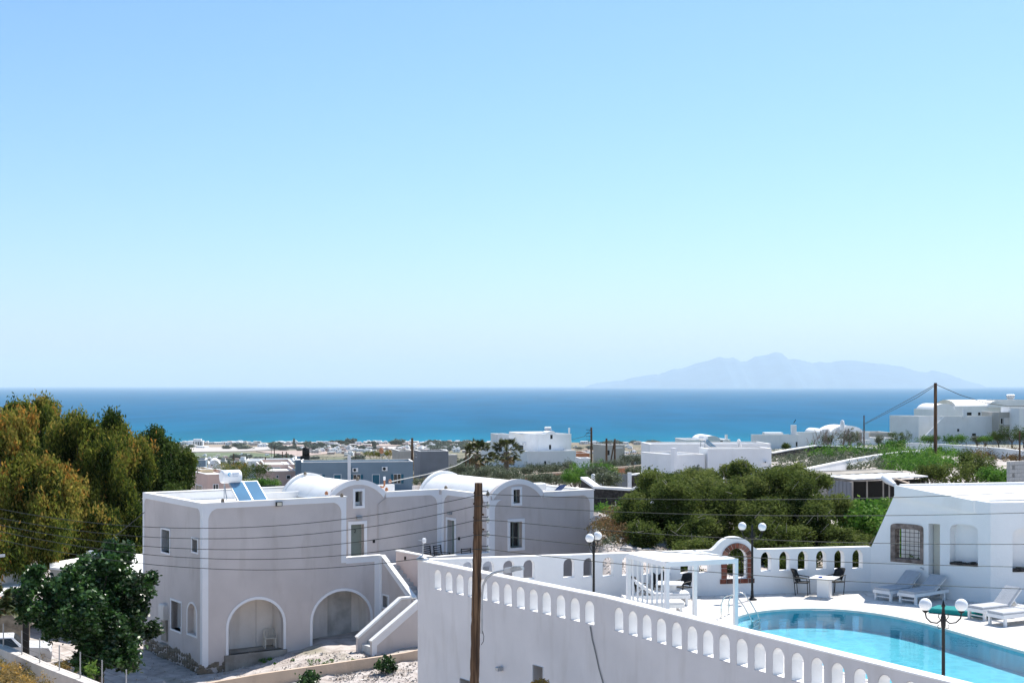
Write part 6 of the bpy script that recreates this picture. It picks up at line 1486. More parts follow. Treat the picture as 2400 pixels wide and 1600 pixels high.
# white gutter flap lying on the annex roof corner
gf = thing('roof_gutter', 'white broken gutter piece with a stick on the annex roof corner', 'gutter', P(2084, 1130, 56)); mb = MB(); mb.tube([P(2072, 1119, 56.5), P(2082, 1126, 56), P(2097, 1136, 55)], [.13, .15, .08], 8); mb.build('gutter', M['white_plain'], gf); mb = MB(); mb.beam(P(2098, 1121, 57), P(2130, 1132, 56), .06, .05); mb.build('stick', M['cream'], gf)
# block wall at right edge
cbw = thing('block_wall', 'grey concrete block wall at the right picture edge', 'wall', P(2385, 1125, 62)); blk = None
oB = P(2363, 1081, 74); uB = unit(.83, .56); uL = (uB[0], uB[1]); rr = random.Random(2)
for r_ in range(6):
    for k in range(6):
        off_ = (.5 if r_ % 2 else 0) * .42 * 0 + (.21 if r_ % 2 else 0); s_ = k * .42 - off_
        if s_ < 0: s_ = 0
        q = V((oB.x + uL[0] * (s_ + .2), oB.y + uL[1] * (s_ + .2), oB.z - .2 - r_ * .205)); 
        if blk is None:
            mb = MB(); mb.box(q, (.405, .19, .195), math.atan2(uL[1], uL[0])); blk = mb.build('block', mat('grey_block', (.40, .40, .39), .95, .12, 3, .4, 12), cbw); blk_q = q
        else:
            o_ = blk.copy(); C.objects.link(o_); o_.parent = cbw; o_.location = blk.location + (q - blk_q)
# cars
cq = P(2213, 1046, 186); zc = ground_z(cq.x, cq.y); tcar = car(V((cq.x, cq.y, -9.65)), R(176), M['carblue'], 'pale blue car behind the white roadside wall below the villa')
cq = P(2352, 1112, 82); car(V((cq.x, cq.y, ground_z(cq.x, cq.y) + .25)), R(250), M['carwhite'], 'white car half hidden by the block wall at the right edge')

# left side: flat roofs behind the fig tree
def flat_roof(name, label, pts, z, m, h=3.2, wm='beige', cat='house', rib=0):
    Q = [G(px, py, z) for px, py in pts]; t = thing(name, label, cat, (Q[0].x, Q[0].y, z - h)); MB().prism([q + V((0, 0, -h)) for q in Q], (0, 0, h - .12)).build('wall', M[wm], t)
    ce = sum(Q, V((0, 0, 0))) / len(Q); MB().prism([q + (q - ce) * .015 - V((0, 0, .118)) for q in Q], (0, 0, .118)).build('roof', M[m], t)
    if rib:
        for k in range(rib):
            a, b = Q[0].lerp(Q[1], (k + .3) / rib), Q[3].lerp(Q[2], (k + .3) / rib); MB().beam(a + V((0, 0, .03)), b + V((0, 0, .03)), .12, .06).build('roof_rib', M['white_plain'], t)
    return t
t1_ = flat_roof('flat_house', 'low house with wide white flat roof behind the fig tree', [(118, 1328), (345, 1352), (352, 1296), (215, 1301), (118, 1318)], -10.0, 'roofwhite')
flat_roof('flat_house', 'small house with corrugated white roof at the left picture edge', [(-60, 1346), (48, 1343), (68, 1337), (-10, 1331)], -10.4, 'roofwhite', 3, 'white', rib=6)
flat_roof('lean_to', 'white sheet lean to roof left of the fig tree top', [(-20, 1400), (32, 1380), (84, 1376), (80, 1360), (30, 1362), (-20, 1374)], -10.9, 'roofwhite', .4, 'terracotta')
flat_roof('stone_shed', 'rough brown stone shed behind the parked white car', [(-30, 1412), (60, 1410), (70, 1399), (-20, 1401)], -10.8, 'terracotta', 2.6, 'stone')
for px_, lab in ((213, 'left white satellite dish above the fig tree'), (269, 'right white satellite dish above the fig tree')):
    q = P(px_, 1300, 80); t = thing('satellite_dish', lab, 'satellite dish', V((q.x, q.y, -10))); d_ = V((.25, -.92, .3)); mb = MB(); mb.tube([q, q + d_ * .07], .27 if px_ < 250 else .30, 16); mb.build('dish', M['white_plain'], t); MB().tube([V((q.x, q.y, -10.1)), q + V((0, .05, 0))], .03, 6).build('mast', M['galv'], t)
sp_ = thing('dark_post', 'dark timber post standing at the left side of the fig tree', 'post', H(60, 64, -13.4)); MB().box(H(61, 64, -13.4), (.24, .2, 4.0)).build('post', M['black'], sp_)
sl = thing('street_lamp', 'grey lamp head reaching in at the left picture edge', 'street lamp', P(-30, 1304, 50)); mb = MB(); mb.beam(P(-14, 1303, 50), P(10, 1301, 50), .16, .09); mb.build('lamp_head', M['galv'], sl); mb = MB(); mb.tube([P(-60, 1320, 50), P(-30, 1306, 50), P(-12, 1303, 50)], .03, 6); mb.tube([P(-60, 1320, 50), H(-60, 50, -13)], .06, 8); mb.build('arm', M['galv'], sl)

# houses below, left of the blue house
house_at('pink_house', 'pink house with pale terrace roof behind the solar heater', 438, 486, 560, 1112, 172, -18, 26, 'pink', [('L', 460, 1135, 474, 1156, 'w'), ('R', 500, 1135, 511, 1147, 'w')], depth=9)
house_at('ochre_house', 'ochre upper roof terrace of the pink house', 450, 470, 500, 1100, 181, -18, 26, 'ochre', depth=6)
hv, q_, wd_, dp_, zt_ = house_at('vaulted_house', 'white house with small round gable behind the pink house', 479, 488, 517, 1087, 236, -20, 12, 'white', [('R', 494, 1084, 499, 1090, 'k'), ('R', 493, 1100, 498, 1108, 'k')], depth=8); arch_roof(hv, q_, .3, wd_ - .2, -.02, 7, zt_ - .1, zt_ + .7)
house_at('grey_house', 'blue grey block with white top left of the small round gable', 446, 454, 482, 1078, 262, -21, 10, 'blue', depth=7)
house_at('pink_house', 'pink house with green glazed balcony left of the blue house', 600, 627, 694, 1104, 214, -19.5, 14, 'pink', [('R', 648, 1114, 652, 1119, 'k'), ('R', 672, 1114, 680, 1121, 'k')], depth=9)
house_at('pink_house', 'upper storey with glazed green windows above the pink house', 610, 618, 690, 1089, 226, -19.5, 12, 'pink', [('R', 627, 1095.5, 641, 1104, 'g'), ('R', 643, 1095.5, 656, 1104, 'g')], depth=8)
house_at('white_house', 'long low white roofed house behind the brown trees', 566, 580, 690, 1080, 300, -22, 10, 'white', depth=10)
hd_ = thing('hedge_fence', 'dark green screen fence under bright shrubs left of the blue house', 'fence', P(612, 1147, 150)); a, b = P(578, 1138, 150), P(645, 1136, 152); MB().prism([a, b, V((b.x, b.y, -15.8)), V((a.x, a.y, -15.8))], (0, .08, 0)).build('screen', mat('green_mesh', (.012, .035, .018), .9, .2, 4), hd_)

# distant settlement: every house its own thing
rt_ = random.Random(21)
def town(n, x0, x1, y0, y1, d0, label, group, smin, smax, mats=('white', 'white', 'white', 'beige', 'pink'), hh=(3, 7)):
    for i in range(n):
        px = rt_.uniform(x0, x1); py = rt_.uniform(y0, y1); q = gp(px, py, d0)
        if q.y > 3440: q = P(px, py, 3300 + rt_.uniform(-150, 100)); q.z = ground_z(q.x, q.y)
        wd = rt_.uniform(smin, smax); h = rt_.uniform(*hh); th = rt_.uniform(-.3, .6); dp = rt_.uniform(.6, 1) * wd; m = rt_.choice(mats); up_ = rt_.random() < .45; k = max(1, int(wd / 5)); fl_ = max(1, int(h / 3))
        third = ['left', 'middle', 'right'][min(2, int(3 * (px - x0) / (x1 - x0)))]
        lab = '%s%s house%s, %s third of the %s' % ({'white': 'white', 'beige': 'beige', 'pink': 'pinkish'}[m], ' two storey' if fl_ > 1 else ' low', ' with roof room' if up_ else '', third, label)
        t = thing('distant_house', lab, 'house', q, group); c, s = math.cos(th), math.sin(th)
        MB().box(q - V((0, 0, 1)), (wd, dp, h + 1), th).build('wall', M[m], t)
        MB().box(q + V((0, 0, h + .003)), (wd * 1.01, dp * 1.01, .35), th).build('roof', M['roofwhite'], t)
        for j in range(k):
            for f in range(fl_):
                x = -wd / 2 + wd * (j + .5) / k; z = 1 + 3 * f; cx_ = q.x + x * c + (dp / 2 + .06) * s; cy_ = q.y + x * s - (dp / 2 + .06) * c
                MB().box(V((cx_, cy_, q.z + z)), (1.3, .08, 1.5), th).build('window', M['darkglass'], t)
        if up_: MB().box(q + V((wd * .15 * c, wd * .15 * s, h + .36)), (wd * .45, dp * .5, 2.4), th).build('upper_room', M[m], t)
town(95, 415, 1150, 1031.5, 1043, 2900, 'coastal village', 'houses of the coastal village', 11, 26)
town(14, 1340, 1500, 1036, 1043, 2900, 'shore by the crossed poles', 'shore houses right of the white house', 9, 20)
town(20, 430, 1150, 1042, 1050, 1500, 'row beside the runway', 'buildings beside the runway', 12, 26)
town(52, 700, 960, 1052, 1069, 600, 'village behind the blue house', 'village houses behind the blue house', 8, 18)
town(48, 960, 1130, 1042, 1062, 700, 'village beyond the grey block', 'village houses beyond the grey block', 8, 17)
town(34, 440, 700, 1068, 1090, 340, 'slope behind the brown trees', 'slope houses behind the brown trees', 6, 10, hh=(2.8, 4))
town(20, 1345, 1500, 1046, 1064, 450, 'slope around the crossed poles', 'slope houses around the crossed poles', 6, 12, hh=(2.8, 4))
ct = thing('apartment_block', 'largest white block by the shore at the far left', 'building', plain(459, 1050)); q = plain(459, 1046); MB().box(q, (34, 20, 12), .1).build('wall', M['white'], ct)
for k in range(6): MB().box(q + V((-13.5 + 5.4 * k, -10.3, 2)), (2, .3, 8), .1).build('window', M['darkglass'], ct)
MB().box(q + V((4, 0, 12.1)), (18, 12, 4), .1).build('upper_floor', M['white'], ct)

# ================================================================== TREES AND PLANTS
def ramp3(*c): return list(c)
M['l_acacia'] = leafmat('acacia_leaf', [(.022, .044, .009), (.075, .105, .017), (.18, .20, .032), (.29, .235, .055), (.42, .20, .04)], .75, .5, .1)
M['l_dark'] = leafmat('dark_leaf', [(.010, .025, .006), (.03, .06, .012), (.07, .11, .022), (.15, .18, .04)], .75, .35, .1)
M['l_fig'] = leafmat('fig_leaf', [(.007, .020, .005), (.018, .05, .010), (.035, .095, .018), (.09, .19, .045)], .38, .22, .45)
M['l_bush'] = leafmat('lentisk_leaf', [(.022, .032, .011), (.060, .086, .020), (.12, .158, .036), (.20, .23, .07)], .8, .4, .06)
M['l_vine'] = leafmat('vine_leaf', [(.02, .06, .01), (.05, .14, .02), (.10, .22, .03), (.18, .28, .06)], .7, .35, .1)
M['l_olive'] = leafmat('olive_leaf', [(.03, .045, .025), (.07, .095, .05), (.13, .155, .09), (.20, .21, .14)], .6, .25)
M['l_palm'] = leafmat('palm_frond', [(.015, .035, .008), (.05, .08, .02), (.16, .16, .05), (.30, .20, .09)], .5, .2)
M['l_weed'] = leafmat('dry_weed', [(.06, .07, .02), (.16, .14, .05), (.34, .24, .10), (.45, .28, .06)], .9, .3)
M['l_rust'] = leafmat('rusty_weed', [(.07, .07, .025), (.13, .10, .04), (.20, .11, .05), (.26, .18, .09)], .9, .3)
M['l_far'] = leafmat('far_tree', [(.07, .09, .065), (.11, .14, .10), (.16, .19, .14)], .8, .1)
M['twig'] = mat('pale_twig', (.34, .30, .25), .9, .2, 3)
M['bark'] = mat('grey_bark', (.15, .12, .09), .95, .3, 5, .7, 12)
def bl(px, py, d, rx, ry, rd, n, rc, tint=.5):
    """foliage lump: pixel centre, distance, radii in photograph pixels, depth radius in metres"""
    q = P(px, py, d); k = d / F; return (q.x, q.y, q.z, rx * k, rd, ry * k, n, rc, tint)
def tree(name, label, cat, blobs, leafm, leaf, per, base, seed, trunk=.16, branches=10, group=None, asp=.45, droop=0, top_light=1.0, crown='crown', hollow=.28, bark='bark', up=0.0, sub=0):
    t = thing(name, label, cat, base, group); rng = np.random.default_rng(seed)
    if sub:                                        # break every lump into a cauliflower of smaller sprays
        out = []
        for b in blobs:
            k = max(3, int(sub * (b[6] / 200) ** .5))
            for j in range(k):
                q = rng.normal(size=3); q /= np.linalg.norm(q); r_ = .35 + .5 * rng.random() ** .6; f = (.36 if trunk < .3 else .28) + .2 * rng.random()
                out.append((b[0] + q[0] * b[3] * r_, b[1] + q[1] * b[4] * r_, b[2] + q[2] * b[5] * r_, b[3] * f, b[4] * f, b[5] * f * (1.0 + .5 * (droop > 0)), max(4, int(b[6] / k * (1.5 if trunk < .3 else 1.15))), b[7] * .72, b[8] + float(rng.normal()) * .13))
        blobs = out
    vs, ti = leafcloud(rng, blobs, leaf, per, asp, droop, top_light=top_light, hollow=hollow, up=up); fastmesh(crown, vs, 4, ti, M[leafm], t)
    if branches:
        mb = MB(); rr = random.Random(seed); c = V(base); cz = sum(b[2] for b in blobs) / len(blobs); fork = V((c.x, c.y, c.z + max(.25, (cz - c.z) * .35)))
        mb.tube([c - V((0, 0, .2)), c.lerp(fork, .5) + V((rr.uniform(-.1, .1), 0, 0)), fork], [trunk * 1.25, trunk, trunk * .85], 8)
        for i in range(branches):
            b = blobs[i % len(blobs)]; e = V((b[0] + rr.uniform(-.7, .7) * b[3], b[1] + rr.uniform(-.7, .7) * b[4], b[2] + rr.uniform(-.2, .95) * b[5])); m_ = fork.lerp(e, .5) + V((rr.uniform(-.25, .25), rr.uniform(-.2, .2), rr.uniform(-.1, .3)))
            mb.tube([fork, m_, e], [trunk * .5, trunk * .3, trunk * .08], 5, cap=False)
        mb.build('trunk', M[bark], t)
        if sub and leafm == 'l_bush':
            mb = MB()
            for i in range(70):
                b = blobs[rr.randrange(len(blobs))]; p0 = V((b[0] + rr.uniform(-.9, .9) * b[3], b[1] - b[4] * rr.uniform(.2, 1.0), b[2] + rr.uniform(-.6, .9) * b[5])); mb.tube([p0, p0 + V((rr.uniform(-.35, .35), rr.uniform(-.3, 0), rr.uniform(.05, .45)))], [.022, .008], 4, cap=False)
            mb.build('twigs', M['twig'], t, kind='stuff')
    return t
gz = lambda px, d: V((H(px, d, 0).x, d, ground_z(H(px, d, 0).x, d)))
A_ = 'tall trees left of the taupe house'
tree('acacia_tree', 'dark green tree at the far left whose thin twigs rise highest', 'tree', [bl(95, 975, 100, 42, 42, 2.0, 170, .45, 0.21), (bl(40, 985, 100, 46, 34, 2, 150, .45, 0.24)), bl(10, 1010, 100, 50, 40, 2, 120, .45, 0.33), bl(85, 1030, 100, 40, 30, 2, 110, .45, 0.18), bl(90, 938, 100, 26, 10, 1, 14, .35, 0.43)], 'l_acacia', .26, 62, gz(60, 100), 1, .3, 14, A_, .4, .8, sub=9)
tree('acacia_tree', 'orange brown flowering tree filling the left edge of the picture', 'tree', [bl(25, 1045, 82, 62, 66, 2.4, 260, .45, 0.60), bl(-30, 1120, 82, 60, 80, 2, 120, .45, 0.60), bl(40, 1130, 81, 66, 62, 2.4, 260, .45, 0.54), bl(115, 1160, 81, 66, 62, 2.4, 300, .45, 0.52), bl(45, 1230, 80, 74, 60, 2.4, 260, .45, 0.46), bl(10, 1290, 78, 50, 56, 2, 120, .5, 0.58), bl(100, 1250, 80, 60, 52, 2, 200, .5, 0.38)], 'l_acacia', .24, 64, gz(40, 80), 2, .34, 16, A_, .4, 1.0, sub=9)
tree('acacia_tree', 'olive green tree with rusty tips in the middle of the left group', 'tree', [bl(170, 1020, 90, 55, 38, 2.2, 230, .45, 0.34), bl(205, 1010, 90, 40, 34, 2, 130, .5, 0.30), bl(150, 1085, 89, 66, 56, 2.4, 280, .45, 0.32), bl(225, 1090, 89, 66, 66, 2.4, 320, .45, 0.30), bl(190, 1170, 88, 76, 60, 2.4, 320, .45, 0.30), bl(215, 1240, 86, 70, 60, 2.4, 280, .45, 0.26), bl(150, 1280, 84, 60, 44, 2, 180, .5, 0.33), bl(128, 1010, 91, 14, 14, 1, 16, .35, 0.48)], 'l_acacia', .24, 64, gz(190, 88), 3, .34, 18, A_, .4, 1.0, sub=9)
tree('acacia_tree', 'grey green tree with a pointed top between the olive and the dark tree', 'tree', [bl(265, 992, 94, 26, 24, 1.6, 90, .5, 0.15), bl(285, 1040, 93, 48, 46, 2.2, 220, .45, 0.26), bl(300, 1100, 92, 50, 60, 2.2, 260, .45, 0.26), bl(290, 1180, 90, 56, 60, 2.2, 280, .45, 0.18), bl(300, 1250, 88, 50, 60, 2.0, 220, .5, 0.15), bl(330, 1060, 93, 22, 30, 1.5, 70, .5, 0.30), bl(322, 1320, 86, 36, 40, 2.0, 120, .5, 0.15)], 'l_acacia', .24, 62, gz(290, 91), 4, .3, 16, A_, .4, .9, sub=9)
tree('evergreen_tree', 'darkest tree of the left group, standing behind the corner of the taupe roof', 'tree', [bl(375, 1055, 96, 36, 38, 2.0, 190, .5, .42), bl(398, 1085, 96, 40, 42, 2.0, 200, .5, .5), bl(365, 1110, 95, 40, 56, 2.0, 230, .5, .38), bl(408, 1135, 95, 36, 46, 2.0, 190, .5, .55), bl(385, 1180, 94, 52, 40, 2.0, 220, .5, .45), bl(438, 1095, 96, 16, 40, 1.4, 60, .45, .6), bl(372, 1022, 96, 14, 16, 1.0, 24, .4, .45), bl(350, 1230, 92, 40, 60, 2, 160, .5, .3)], 'l_dark', .24, 60, gz(385, 95), 5, .3, 16, A_, .42, .5, sub=9)
# fig tree
tree('fig_tree', 'dark glossy fig tree between the fence and the taupe house', 'tree', [bl(265, 1300, 63, 46, 30, 1.1, 70, .32, .55), bl(200, 1330, 62.5, 50, 36, 1.2, 90, .32, .5), bl(285, 1345, 63, 46, 44, 1.2, 100, .32, .45), bl(90, 1365, 61.5, 40, 26, 1.0, 60, .3, .5), bl(150, 1385, 61.5, 64, 44, 1.4, 130, .32, .55), bl(225, 1400, 61.5, 64, 54, 1.5, 150, .32, .5), bl(300, 1410, 62.5, 52, 56, 1.3, 130, .32, .4), bl(55, 1405, 61, 32, 30, .9, 50, .3, .45),
   bl(110, 1440, 61, 56, 40, 1.3, 110, .32, .5), bl(190, 1460, 60.5, 70, 44, 1.4, 140, .32, .58), bl(270, 1475, 61, 60, 46, 1.3, 130, .32, .4), bl(245, 1520, 60.5, 52, 34, 1.2, 90, .3, .45), bl(300, 1530, 61, 34, 36, 1.0, 60, .3, .5), bl(350, 1345, 64.5, 18, 18, .5, 16, .28, .25), bl(345, 1380, 64, 16, 14, .5, 10, .26, .25), bl(345, 1470, 63, 24, 18, .6, 22, .28, .1), bl(255, 1277, 63, 16, 8, .5, 10, .25, .6), bl(88, 1338, 61.5, 14, 10, .4, 10, .25, .6), bl(215, 1555, 60.3, 40, 18, .8, 34, .28, .4)],
   'l_fig', .20, 34, gz(230, 61.5), 6, .2, 26, None, .62, .15, .6, hollow=.4, up=.1, sub=8)
# large bush behind the balustrade
BG = 'large lentisk bushes behind the balustrade wall'
tree('lentisk_bush', 'broad green bush filling the slope left of the brick arch', 'bush', [bl(1500, 1195, 68, 52, 46, 2.0, 190, .4, .5), bl(1540, 1150, 70, 46, 34, 2.0, 150, .4, .6), bl(1580, 1190, 67, 70, 66, 2.2, 300, .4, .5), bl(1610, 1245, 64, 74, 44, 2.0, 240, .38, .38), bl(1520, 1250, 64, 44, 28, 1.6, 100, .36, .45), bl(1470, 1218, 68, 30, 26, 1.2, 60, .35, .3), bl(1630, 1130, 72, 50, 32, 2.0, 130, .4, .62)], 'l_bush', .13, 90, gz(1570, 67), 7, .14, 26, BG, .45, 0, 2.0, sub=9)
tree('lentisk_bush', 'tallest green bush rising against the white villa walls', 'bush', [bl(1690, 1150, 70, 66, 50, 2.2, 260, .4, .62), bl(1740, 1110, 72, 36, 26, 1.4, 50, .3, .7), bl(1700, 1100, 72, 34, 18, 1.2, 26, .28, .7), bl(1790, 1155, 70, 74, 52, 2.2, 280, .4, .5), bl(1700, 1215, 66, 80, 56, 2.2, 300, .4, .4), bl(1800, 1225, 65, 76, 56, 2.2, 280, .4, .42), bl(1870, 1130, 74, 40, 30, 1.6, 90, .36, .65), bl(1660, 1115, 73, 24, 22, 1.2, 30, .3, .65), bl(1640, 1300, 60, 60, 26, 1.2, 90, .34, .4), bl(1735, 1300, 59, 56, 34, 1.2, 120, .34, .3), bl(1725, 1342, 56.5, 50, 16, .8, 60, .3, .25), bl(1600, 1335, 57, 50, 14, .8, 40, .3, .3), bl(1815, 1310, 58, 60, 34, 1.2, 130, .34, .35)], 'l_bush', .13, 90, gz(1740, 68), 8, .14, 30, BG, .45, 0, 2.0, sub=9)
tree('lentisk_bush', 'green bush reaching the sloping edge of the annex and the shed', 'bush', [bl(1880, 1175, 68, 64, 50, 2.0, 240, .4, .5), bl(1930, 1225, 65, 62, 50, 2.0, 230, .4, .45), bl(1900, 1140, 72, 50, 34, 1.6, 110, .36, .6), bl(1990, 1260, 63, 40, 30, 1.4, 90, .36, .5), bl(1860, 1260, 63, 56, 34, 1.6, 120, .36, .4), bl(1960, 1190, 70, 30, 26, 1.2, 60, .34, .6), bl(1890, 1312, 58, 56, 32, 1.2, 120, .34, .35), bl(1960, 1305, 58, 50, 34, 1.2, 110, .34, .4), bl(2010, 1300, 58, 26, 20, 1.0, 50, .3, .45)], 'l_bush', .13, 90, gz(1910, 66), 9, .14, 24, BG, .45, 0, 2.0, sub=9)
tree('vine_shrub', 'bright green creeping vines between the bush and the annex wall', 'shrub', [bl(2000, 1205, 72, 40, 26, 1.6, 80, .4, .7), bl(2030, 1225, 70, 34, 40, 1.6, 90, .4, .6), bl(2070, 1195, 72, 30, 16, 1.2, 40, .35, .7), bl(2010, 1185, 74, 14, 12, .6, 14, .25, .9)], 'l_vine', .2, 34, gz(2020, 70), 10, .06, 8, None, .7, 0, .8)
tree('vine_shrub', 'bright vines seen through the barred annex window', 'shrub', [bl(2110, 1285, 60, 40, 30, 1.0, 110, .35, .5), bl(2120, 1250, 62, 40, 22, 1.0, 80, .35, .65), bl(2130, 1320, 58, 34, 10, .6, 24, .3, .6)], 'l_vine', .18, 30, gz(2120, 61), 101, .05, 5, None, .7, 0, .8)
# weeds on the slope behind the wall
def patch(name, label, region, n, leafm, leaf, r, tint, seed, per=26, kind='stuff', cat=None, d0=52, h=.3, asp=.4, up=.8):
    rr = np.random.default_rng(seed); blobs = []
    for i in range(n):
        px, py, px2, py2 = region; a, b = rr.uniform(px, px2), rr.uniform(py, py2); q = gp(a, b, d0); s_ = rr.uniform(.5, 1.5); blobs.append((q.x, q.y, q.z + h * .5 * s_, r * s_, r * s_, h * s_, 5, r * .5 * s_, tint + rr.uniform(-.2, .2)))
    vs, ti = leafcloud(rr, blobs, leaf, per, asp, 0, top_light=.8, up=up); o_ = fastmesh(name, vs, 4, ti, M[leafm], None, label=label, kind=kind)
    if cat: o_['category'] = cat
    return o_
patch('weeds', 'rusty dry weeds on the slope left of the big bushes', (1390, 1215, 1490, 1275), 60, 'l_rust', .13, .45, .5, 31, 30, h=.45)
patch('weeds', 'bright green weeds below the volcanic wall', (1392, 1188, 1500, 1216), 46, 'l_vine', .2, .6, .55, 32, 30, d0=70, h=.5)
patch('weeds', 'green and rusty weeds among the pale stones', (1400, 1225, 1560, 1290), 26, 'l_olive', .12, .35, .5, 33, 26, h=.3)
patch('weeds', 'dry yellow and brown weeds in the lower left corner', (-60, 1562, 160, 1660), 130, 'l_weed', .12, .30, .55, 34, 34, d0=44, h=.42)
patch('weeds', 'yellow flowering weeds in the lower left corner', (20, 1560, 120, 1640), 40, 'l_weed', .09, .25, .95, 35, 34, d0=44, h=.4)
patch('weeds', 'sparse weeds along the cream wall', (560, 1545, 860, 1562), 22, 'l_vine', .08, .14, .5, 36, 16, d0=58, h=.08)
patch('weeds', 'low green shrubs behind the parked white car', (10, 1466, 70, 1480), 22, 'l_olive', .16, .5, .6, 37, 26, d0=60, h=.7)
# boulders
M['rock'] = mat('pale_pumice_rock', (.50, .46, .43), .95, .2, 1.5, .9, 4, stain=.3)
rbk = random.Random(9); rk = []
def boulder(q, s, m='rock'):
    rr = random.Random(int(q.x * 100)); mb = MB(); mb.lathe((0, 0, 0), [(.001, -.2), (.5, -.15), (.62, .1), (.5, .36), (.25, .5), (.001, .52)], 8); mb.v = [(x * s * rr.uniform(.8, 1.25), y * s * rr.uniform(.8, 1.2), z * s * rr.uniform(.75, 1.15)) for x, y, z in mb.v]; mb.sm = [False] * len(mb.f)
    mb.v = [(x + q.x, y + q.y, z + q.z) for x, y, z in mb.v]; return mb.build('boulder', M[m], None, 'pale rough boulder on the slope left of the lentisk bushes', cat='rock', group='pale boulders on the slope', origin=q)
for i in range(34): boulder(gp(rbk.uniform(1392, 1540), rbk.uniform(1228, 1296), 52), rbk.uniform(.18, .6))
for px_, py_, s_ in ((1402, 1222, .9), (1418, 1226, .7), (1395, 1232, .6), (1436, 1222, .5)): boulder(gp(px_, py_, 60), s_)
rng = np.random.default_rng(77); vs = []; n_ = 9000
pxs = np.concatenate([rng.uniform(780, 985, 3000), rng.uniform(480, 860, 2000), rng.uniform(1385, 1600, 3000), rng.uniform(300, 480, 1000)]); pys = np.concatenate([rng.uniform(1530, 1640, 3000), rng.uniform(1530, 1600, 2000), rng.uniform(1225, 1360, 3000), rng.uniform(1440, 1600, 1000)])
for a, b in zip(pxs, pys):
    q = gp(float(a), float(b), 48); s_ = float(rng.uniform(.012, .045)); r_ = rng.normal(size=(4, 3)) * s_; c_ = np.array(q)
    vs += [c_ + r_[0], c_ + r_[1], c_ + r_[2] + (0, 0, s_), c_ + r_[3]]
fastmesh('gravel', np.array(vs), 4, rng.random(len(pxs)), leafmat('gravel_chips', [(.28, .24, .21), (.5, .46, .42), (.62, .58, .54)], .95, 0.0), None, kind='stuff', label='loose pumice gravel')
# small bushes by the cream wall and the terrace wall
tree('leafy_shrub', 'round green shrub growing in front of the cream wall end', 'shrub', [bl(905, 1556, 62.0, 22, 20, .45, 46, .14, .5)], 'l_fig', .14, 20, gz(905, 62), 12, .03, 4, None, .6, 0, .8, up=.4)
tree('leafy_shrub', 'green shrub cut by the bottom edge left of the stairs', 'shrub', [bl(723, 1590, 59, 22, 16, .45, 40, .14, .5)], 'l_fig', .14, 20, gz(723, 59), 13, .03, 4, None, .6, 0, .8, up=.4)
tree('leafy_shrub', 'yellow tinged shrub top below the window of the terrace wall', 'shrub', [bl(1268, 1604, 40, 20, 9, .3, 26, .1, .75)], 'l_weed', .11, 20, H(1268, 40, -14), 14, .03, 4, None, .6, 0, .8)
tree('leafy_shrub', 'pale green sapling between fence posts beside the driveway', 'shrub', [bl(213, 1568, 57, 10, 18, .3, 16, .12, .9)], 'l_vine', .14, 12, gz(213, 57), 15, .02, 4, None, .5, 0, .5)
# palms
def palm(base, h, label, n=34, L=2.6, seed=1, grp='palms'):
    t = thing('palm_tree', label, 'palm', base, grp); rr = random.Random(seed); top = V((base.x, base.y, base.z + h))
    MB().tube([base - V((0, 0, .3)), base.lerp(top, .5), top], [.38, .34, .42], 10).build('trunk', M['bark'], t)
    g_, d_ = [], []
    for i in range(n):
        az = rr.uniform(0, 6.28); el = rr.uniform(-.9, 1.35); dead = el < -.35; dr_ = V((math.cos(az) * math.cos(el), math.sin(az) * math.cos(el), math.sin(el))); side = dr_.cross(V((0, 0, 1))).normalized(); l_ = L * rr.uniform(.75, 1.1) * (.7 if dead else 1)
        m_ = top + dr_ * l_ * .6; tipc = top + dr_ * l_ * .75 - V((0, 0, .12 * l_ * math.cos(el)))
        lst = d_ if dead else g_
        for k in range(16):   # fan of blades
            a_ = (k / 15 - .5) * 2.4; e = tipc + (dr_ * math.cos(a_) + side * math.sin(a_)) * l_ * .42 - V((0, 0, .16 * l_ * (abs(a_) + .4))); mid_ = tipc.lerp(e, .5) + V((0, 0, .05)); wv = (e - tipc).cross(V((0, 0, 1)) if abs(dr_.z) < .9 else V((1, 0, 0))).normalized() * .10
            lst.append([tipc, mid_ + wv, e, mid_ - wv])
        wv = side * .03; lst.append([top + wv, top - wv, tipc - wv, tipc + wv])
    for lst, nm, lo_, hi_ in ((g_, 'crown', .2, .65), (d_, 'dead_fronds', .8, 1.0)):
        if not lst: continue
        vs = np.array([[tuple(p) for p in f] for f in lst]).reshape(-1, 3); fastmesh(nm, vs, 4, np.random.default_rng(seed).uniform(lo_, hi_, len(lst)), M['l_palm'], t)
    return t
palm(V((P(1187, 1100, 205).x, 205, -14.6)), 5.0, 'fan palm with brown dead skirt in front of the white house', 76, 2.3, 3)
palm(V((P(1119, 1100, 190).x, 190, -13.8)), 4.6, 'fan palm left of the white house, right of the grey block', 70, 2.2, 5)
palm(V((P(-24, 1430, 57).x, 57, -13)), 4.3, 'palm whose fronds enter at the left edge above the car', 50, .95, 8)
